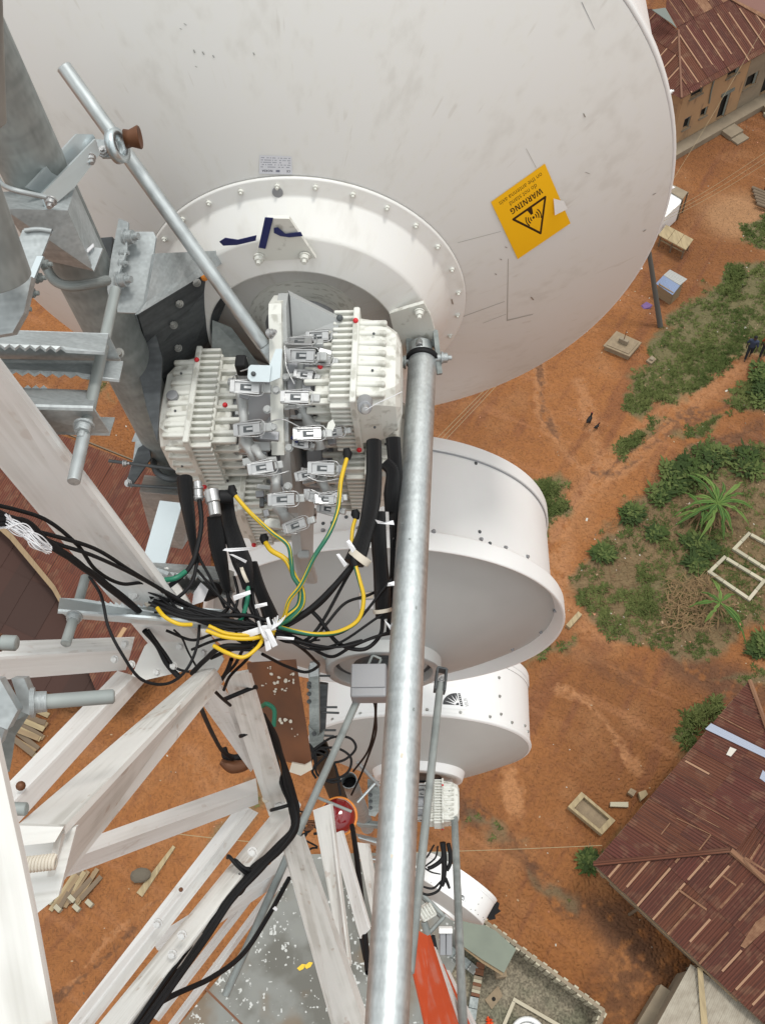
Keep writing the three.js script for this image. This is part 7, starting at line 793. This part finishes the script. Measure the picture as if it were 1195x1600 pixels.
{ const o = thing('cable_bundle', 'black cable bundle crossing the white leg from the left edge', 'cable bundle', q(100, 850, 2)), r = rng(41); for (let i = 0; i < 7; i++) { const j = () => rr(-5, 5, r); part(o, 'cable', cable([[-20, 790 + i * 5, 1.85], [40, 818 + j(), 1.93], [80, 850 + j(), 2.0], [120, 880 + j(), 2.08], [160, 910 + j(), 2.2], [200, 940 + j(), 2.32], [232, 968 + j() * 0.5, 2.44]]  .map((p) => q(...p)), 0.0052, 8, 8), M.black); } const fr = []; for (let i = 0; i < 26; i++) fr.push(cable([[-15 + rr(0, 30, r), 800 + rr(0, 28, r), 1.88], [30 + rr(-6, 10, r), 825 + rr(-10, 12, r), 1.9], [55 + rr(-8, 10, r), 845 + rr(-10, 12, r), 1.92], [76 + rr(-6, 6, r), 858 + rr(-8, 8, r), 1.95]].map((p) => q(...p)), 0.0016, 5, 4)); part(o, 'frayed_tie', fr, M.tie, 'frayed white plastic tie', true); }
{ const o = thing('cable_bundle', 'thick black cable bundle strapped down the white braces to the bottom', 'cable bundle', q(440, 1200, 3.6)), r = rng(43); for (let i = 0; i < 9; i++) { const a = rr(-1, 1, r), b = rr(-1, 1, r), j = (k) => rr(-k, k, r); part(o, 'cable', cable([[405 + a * 8, 1120, 3.3], [420 + a * 9 + j(3), 1150, 3.4], [436 + a * 9 + j(4), 1190, 3.55], [448 + a * 7 + j(4), 1230, 3.65], [458 + a * 6 + j(3), 1262, 3.7], [460 + a * 5 + j(3), 1290, 3.7], [436 + a * 8 + j(3), 1322, 3.65], [396 + a * 9 + j(3), 1360, 3.55], [360 + a * 7, 1402, 3.45], [310 + a * 8 + j(4), 1470, 3.3], [256 + a * 9 + j(4), 1545, 3.1], [204 + a * 12, 1620, 2.95]].map((p, k) => q(p[0] - (k > 6 ? b * 5 : 0), p[1] + b * 4, p[2] - 0.05 + b * 0.02)), 0.0078, 7, 8), M.black); }
  for (const [x, y, d, x2, y2] of [[352, 1092, 2.85, 396, 1074], [376, 1150, 3.2, 412, 1134], [424, 1266, 3.66, 452, 1258], [356, 1340, 3.5, 386, 1366], [366, 1346, 3.5, 392, 1362]]) part(o, 'strap', cable([[x, y, d + 0.05], [x + 3, y - 1, d - 0.03], [(x + x2) / 2, (y + y2) / 2, d - 0.04], [x2, y2, d - 0.02], [x2 + 4, y2 + 1, d + 0.05]].map((p) => q(...p)), 0.007, 7, 8), M.black); part(o, 'loop', cable([[388, 1356, 3.5], [382, 1384, 3.5], [372, 1396, 3.5], [366, 1386, 3.5], [378, 1366, 3.5]].map((p) => q(...p)), 0.011, 8, 8), M.black); }
wire('black_cable', 'black cable sagging from the bundle over the slab towards the bottom left', [[452, 1372, 4.4], [420, 1430, 4.2], [380, 1490, 4.0], [330, 1528, 3.8], [262, 1560, 3.6], [180, 1612, 3.4]], 0.011, M.black); wire('black_cable', 'straight thick black cable beside the large strut from the lamp', [[550, 1290, 5.2], [556, 1330, 5.0], [566, 1420, 4.6], [575, 1520, 4.2]], 0.0145, M.black); wire('black_cable', 'thin black cable from the lamp to the slab', [[528, 1300, 5.4], [540, 1360, 5.3], [554, 1420, 5.2], [570, 1500, 5]], 0.008, M.black);
wire('black_cable', 'left of two thin cables falling from the middle dish feed box', [[582, 1090, 4.7], [586, 1104, 4.8], [584, 1140, 5.2], [574, 1175, 5.6], [552, 1205, 6]], 0.0065, M.black); wire('black_cable', 'right of two thin cables falling from the middle dish feed box', [[588, 1090, 4.7], [587, 1112, 4.8], [587, 1145, 5.2], [576, 1180, 5.6], [562, 1215, 6], [549, 1242, 6.2]], 0.0065, M.black);
{ const o = thing('cable_coil', 'loose coil of thin black cable around the bracket left of the lamp', 'cable coil', q(500, 1190, 5)); const C = [[[490, 1172], [520, 1152], [548, 1154], [556, 1168], [540, 1186], [510, 1194]], [[500, 1168], [530, 1170], [548, 1184], [545, 1204], [528, 1216], [500, 1220]], [[470, 1160], [486, 1170], [492, 1190], [496, 1210], [516, 1222], [534, 1220]], [[486, 1182], [500, 1170], [512, 1176], [498, 1192], [488, 1204], [494, 1216]], [[462, 1157], [482, 1162], [494, 1184], [488, 1206]], [[484, 1198], [492, 1176], [520, 1190], [530, 1230], [532, 1242]]]; for (const c of C) part(o, 'loop', cable(c.map(([x, y]) => q(x, y, 4.75)), 0.0065, 9, 7), M.black); }
{ const o = thing('cable_tangle', 'tangle of brown and black wires behind the brace node left of the lamp', 'cable tangle', q(480, 1320, 4.6)), r = rng(57); for (let i = 0; i < 12; i++) { const x = 470 + rr(-8, 14, r), y = 1290 + rr(-30, 30, r); part(o, 'wire', cable([[x, y], [x + rr(-12, 20, r), y + rr(4, 14, r)], [x + rr(-6, 26, r), y + rr(12, 24, r)], [x + rr(-16, 10, r), y + rr(18, 34, r)]].map((p) => q(...p, 4.6)), rr(0.004, 0.008, r), 7, 6), i % 3 ? M.black : M.rustbrown); } }
{ const o = thing('cable_tangle', 'black leads under the far radio box, over the lowest drum', 'cable tangle', q(690, 1340, 8)); for (const [p, w] of [[[[690, 1316], [692, 1340], [676, 1354], [668, 1357]], 0.02], [[[692, 1316], [694, 1350], [692, 1378], [690, 1384]], 0.024], [[[700, 1318], [704, 1340], [702, 1352], [698, 1360]], 0.02], [[[690, 1382], [684, 1392], [668, 1398], [652, 1392]], 0.012], [[[690, 1376], [676, 1388], [656, 1384]], 0.01], [[[678, 1320], [666, 1340], [656, 1346]], 0.008], [[[684, 1322], [680, 1340], [662, 1356], [654, 1370]], 0.008], [[[696, 1372], [702, 1388]], 0.014], [[[656, 1350], [672, 1362], [688, 1366]], 0.007]]) part(o, 'lead', taper(p.map(([x, y]) => q(x, y, 7.9)), [w * 0.9, w, w * 0.8], 10), M.black); }
{ const o = thing('cable_tangle', 'tangle of thin black leads spreading around the white tie', 'cable tangle', q(400, 985, 2.5)), r = rng(83); const ends = [[308, 890], [356, 930], [388, 905], [392, 880], [424, 955], [553, 884], [598, 960], [612, 905], [616, 985], [500, 1000], [566, 1000]]; for (let i = 0; i < 16; i++) { const e = ends[i % ends.length], a = [232 + (i % 4) * 9, 925 + (i % 5) * 8], k = () => rr(-9, 9, r); part(o, 'lead', cable([[a[0], a[1], 2.38], [290 + k(), 955 + k(), 2.4], [345 + k(), 974 + k(), 2.42], [405 + k() * 0.8, 986 + k() * 0.8, 2.455], ...(e[0] > 410 ? [[(e[0] + 420) / 2 + k() * 2, Math.max(e[1], 985) + 14 + k() * 1.5, 2.5]] : [[(e[0] + 400) / 2, (e[1] + 980) / 2 + 8, 2.48]]), [e[0], e[1], 2.52]].slice(i % 3 === 0 ? 0 : 1).map((p) => q(...p)), rr(0.0028, 0.0046, r), 9, 7), M.black); }
  for (const p of [[[300, 840, 2.5], [312, 872, 2.5], [330, 905, 2.5], [352, 950, 2.5]], [[366, 900, 2.5], [372, 930, 2.5], [364, 958, 2.48], [340, 972, 2.46]], [[395, 905, 2.52], [380, 945, 2.5], [388, 965, 2.48]], [[612, 900, 2.6], [616, 950, 2.6], [618, 985, 2.6]], [[340, 962, 2.45], [300, 958, 2.42], [270, 950, 2.4]], [[300, 1015, 2.5], [340, 1000, 2.46], [390, 996, 2.45]], [[260, 985, 2.5], [300, 1000, 2.5], [330, 992, 2.46]]]) part(o, 'lead', cable(p.map((k) => q(...k)), 0.004, 8, 7), M.black); }
// white ties and paper flags
{ const o = thing('cable_tie', 'bunched white plastic tie at the cable junction in the middle', 'cable tie', q(418, 985, 2.42)), f = (pts, d) => part(o, 'strip', plate(pts.map(([x, y], i) => q(x, y, d + (i % 2) * 0.004)), 0.0015), M.tie); f([[378, 988], [412, 977], [430, 976], [432, 984], [412, 988], [384, 998]], 2.42); f([[410, 984], [420, 984], [424, 1014], [416, 1018]], 2.41); f([[414, 984], [422, 982], [434, 1008], [426, 1012]], 2.405); f([[416, 966], [420, 964], [426, 984], [420, 986]], 2.415); for (let i = 0; i < 6; i++) part(o, 'end', cable([q(424, 984, 2.41), q(428 + i * 2, 974, 2.41), q(426 + i * 4, 968 - (i % 3) * 3, 2.42)], 0.0016, 5, 4), M.tie); part(o, 'wrap', cable([[404, 972, 2.44], [408, 984, 2.4], [414, 996, 2.4], [424, 1002, 2.44]].map((p) => q(...p)), 0.004, 6, 6), M.tie); }
const flags = [['paper flag on the left black boot, above the tie', [[364, 931], [391, 922], [392, 928], [366, 939]]], ['paper flag left of the black sleeve end', [[398, 945], [417, 941], [418, 946], [399, 951]]], ['upper curled paper flag at the ringed boot', [[541, 846], [546, 843], [556, 858], [550, 864]]], ['lower slanted paper flag at the ringed boot', [[525, 866], [530, 865], [543, 882], [538, 886]]], ['white tie across the right black boots', [[586, 812], [590, 818], [616, 820], [614, 813], [600, 816]]], ['paper flag against the large strut at the right boot', [[606, 911], [616, 908], [616, 915], [605, 916]]], ['lowest paper flag against the large strut', [[600, 968], [604, 976], [612, 988], [612, 979]]], ['small flag strip under the yellow loop right of the tie', [[432, 994], [460, 996], [459, 1000], [432, 999]]], ['white tie around the lower left boots', [[348, 860], [352, 857], [392, 855], [391, 859], [360, 862]]], ['second white tie lying over the lower left boots', [[358, 866], [364, 866], [386, 876], [384, 880]]]];
for (const [l, p] of flags) single('cable_flag', l, 'cable flag', plate(p.map(([x, y], i) => q(x, y, 2.42 + (i % 2) * 0.006)), 0.0012), M.tie);
single('torn_sheet', 'ragged black scrap hanging at the right end of the lowest drum', 'scrap', plate([[764, 1414], [774, 1408], [780, 1412], [778, 1420], [782, 1424], [773, 1430], [774, 1436], [764, 1438], [758, 1430]].map(([x, y]) => q(x, y, 12.4)), 0.02), M.black);
renderer.render(scene, camera);
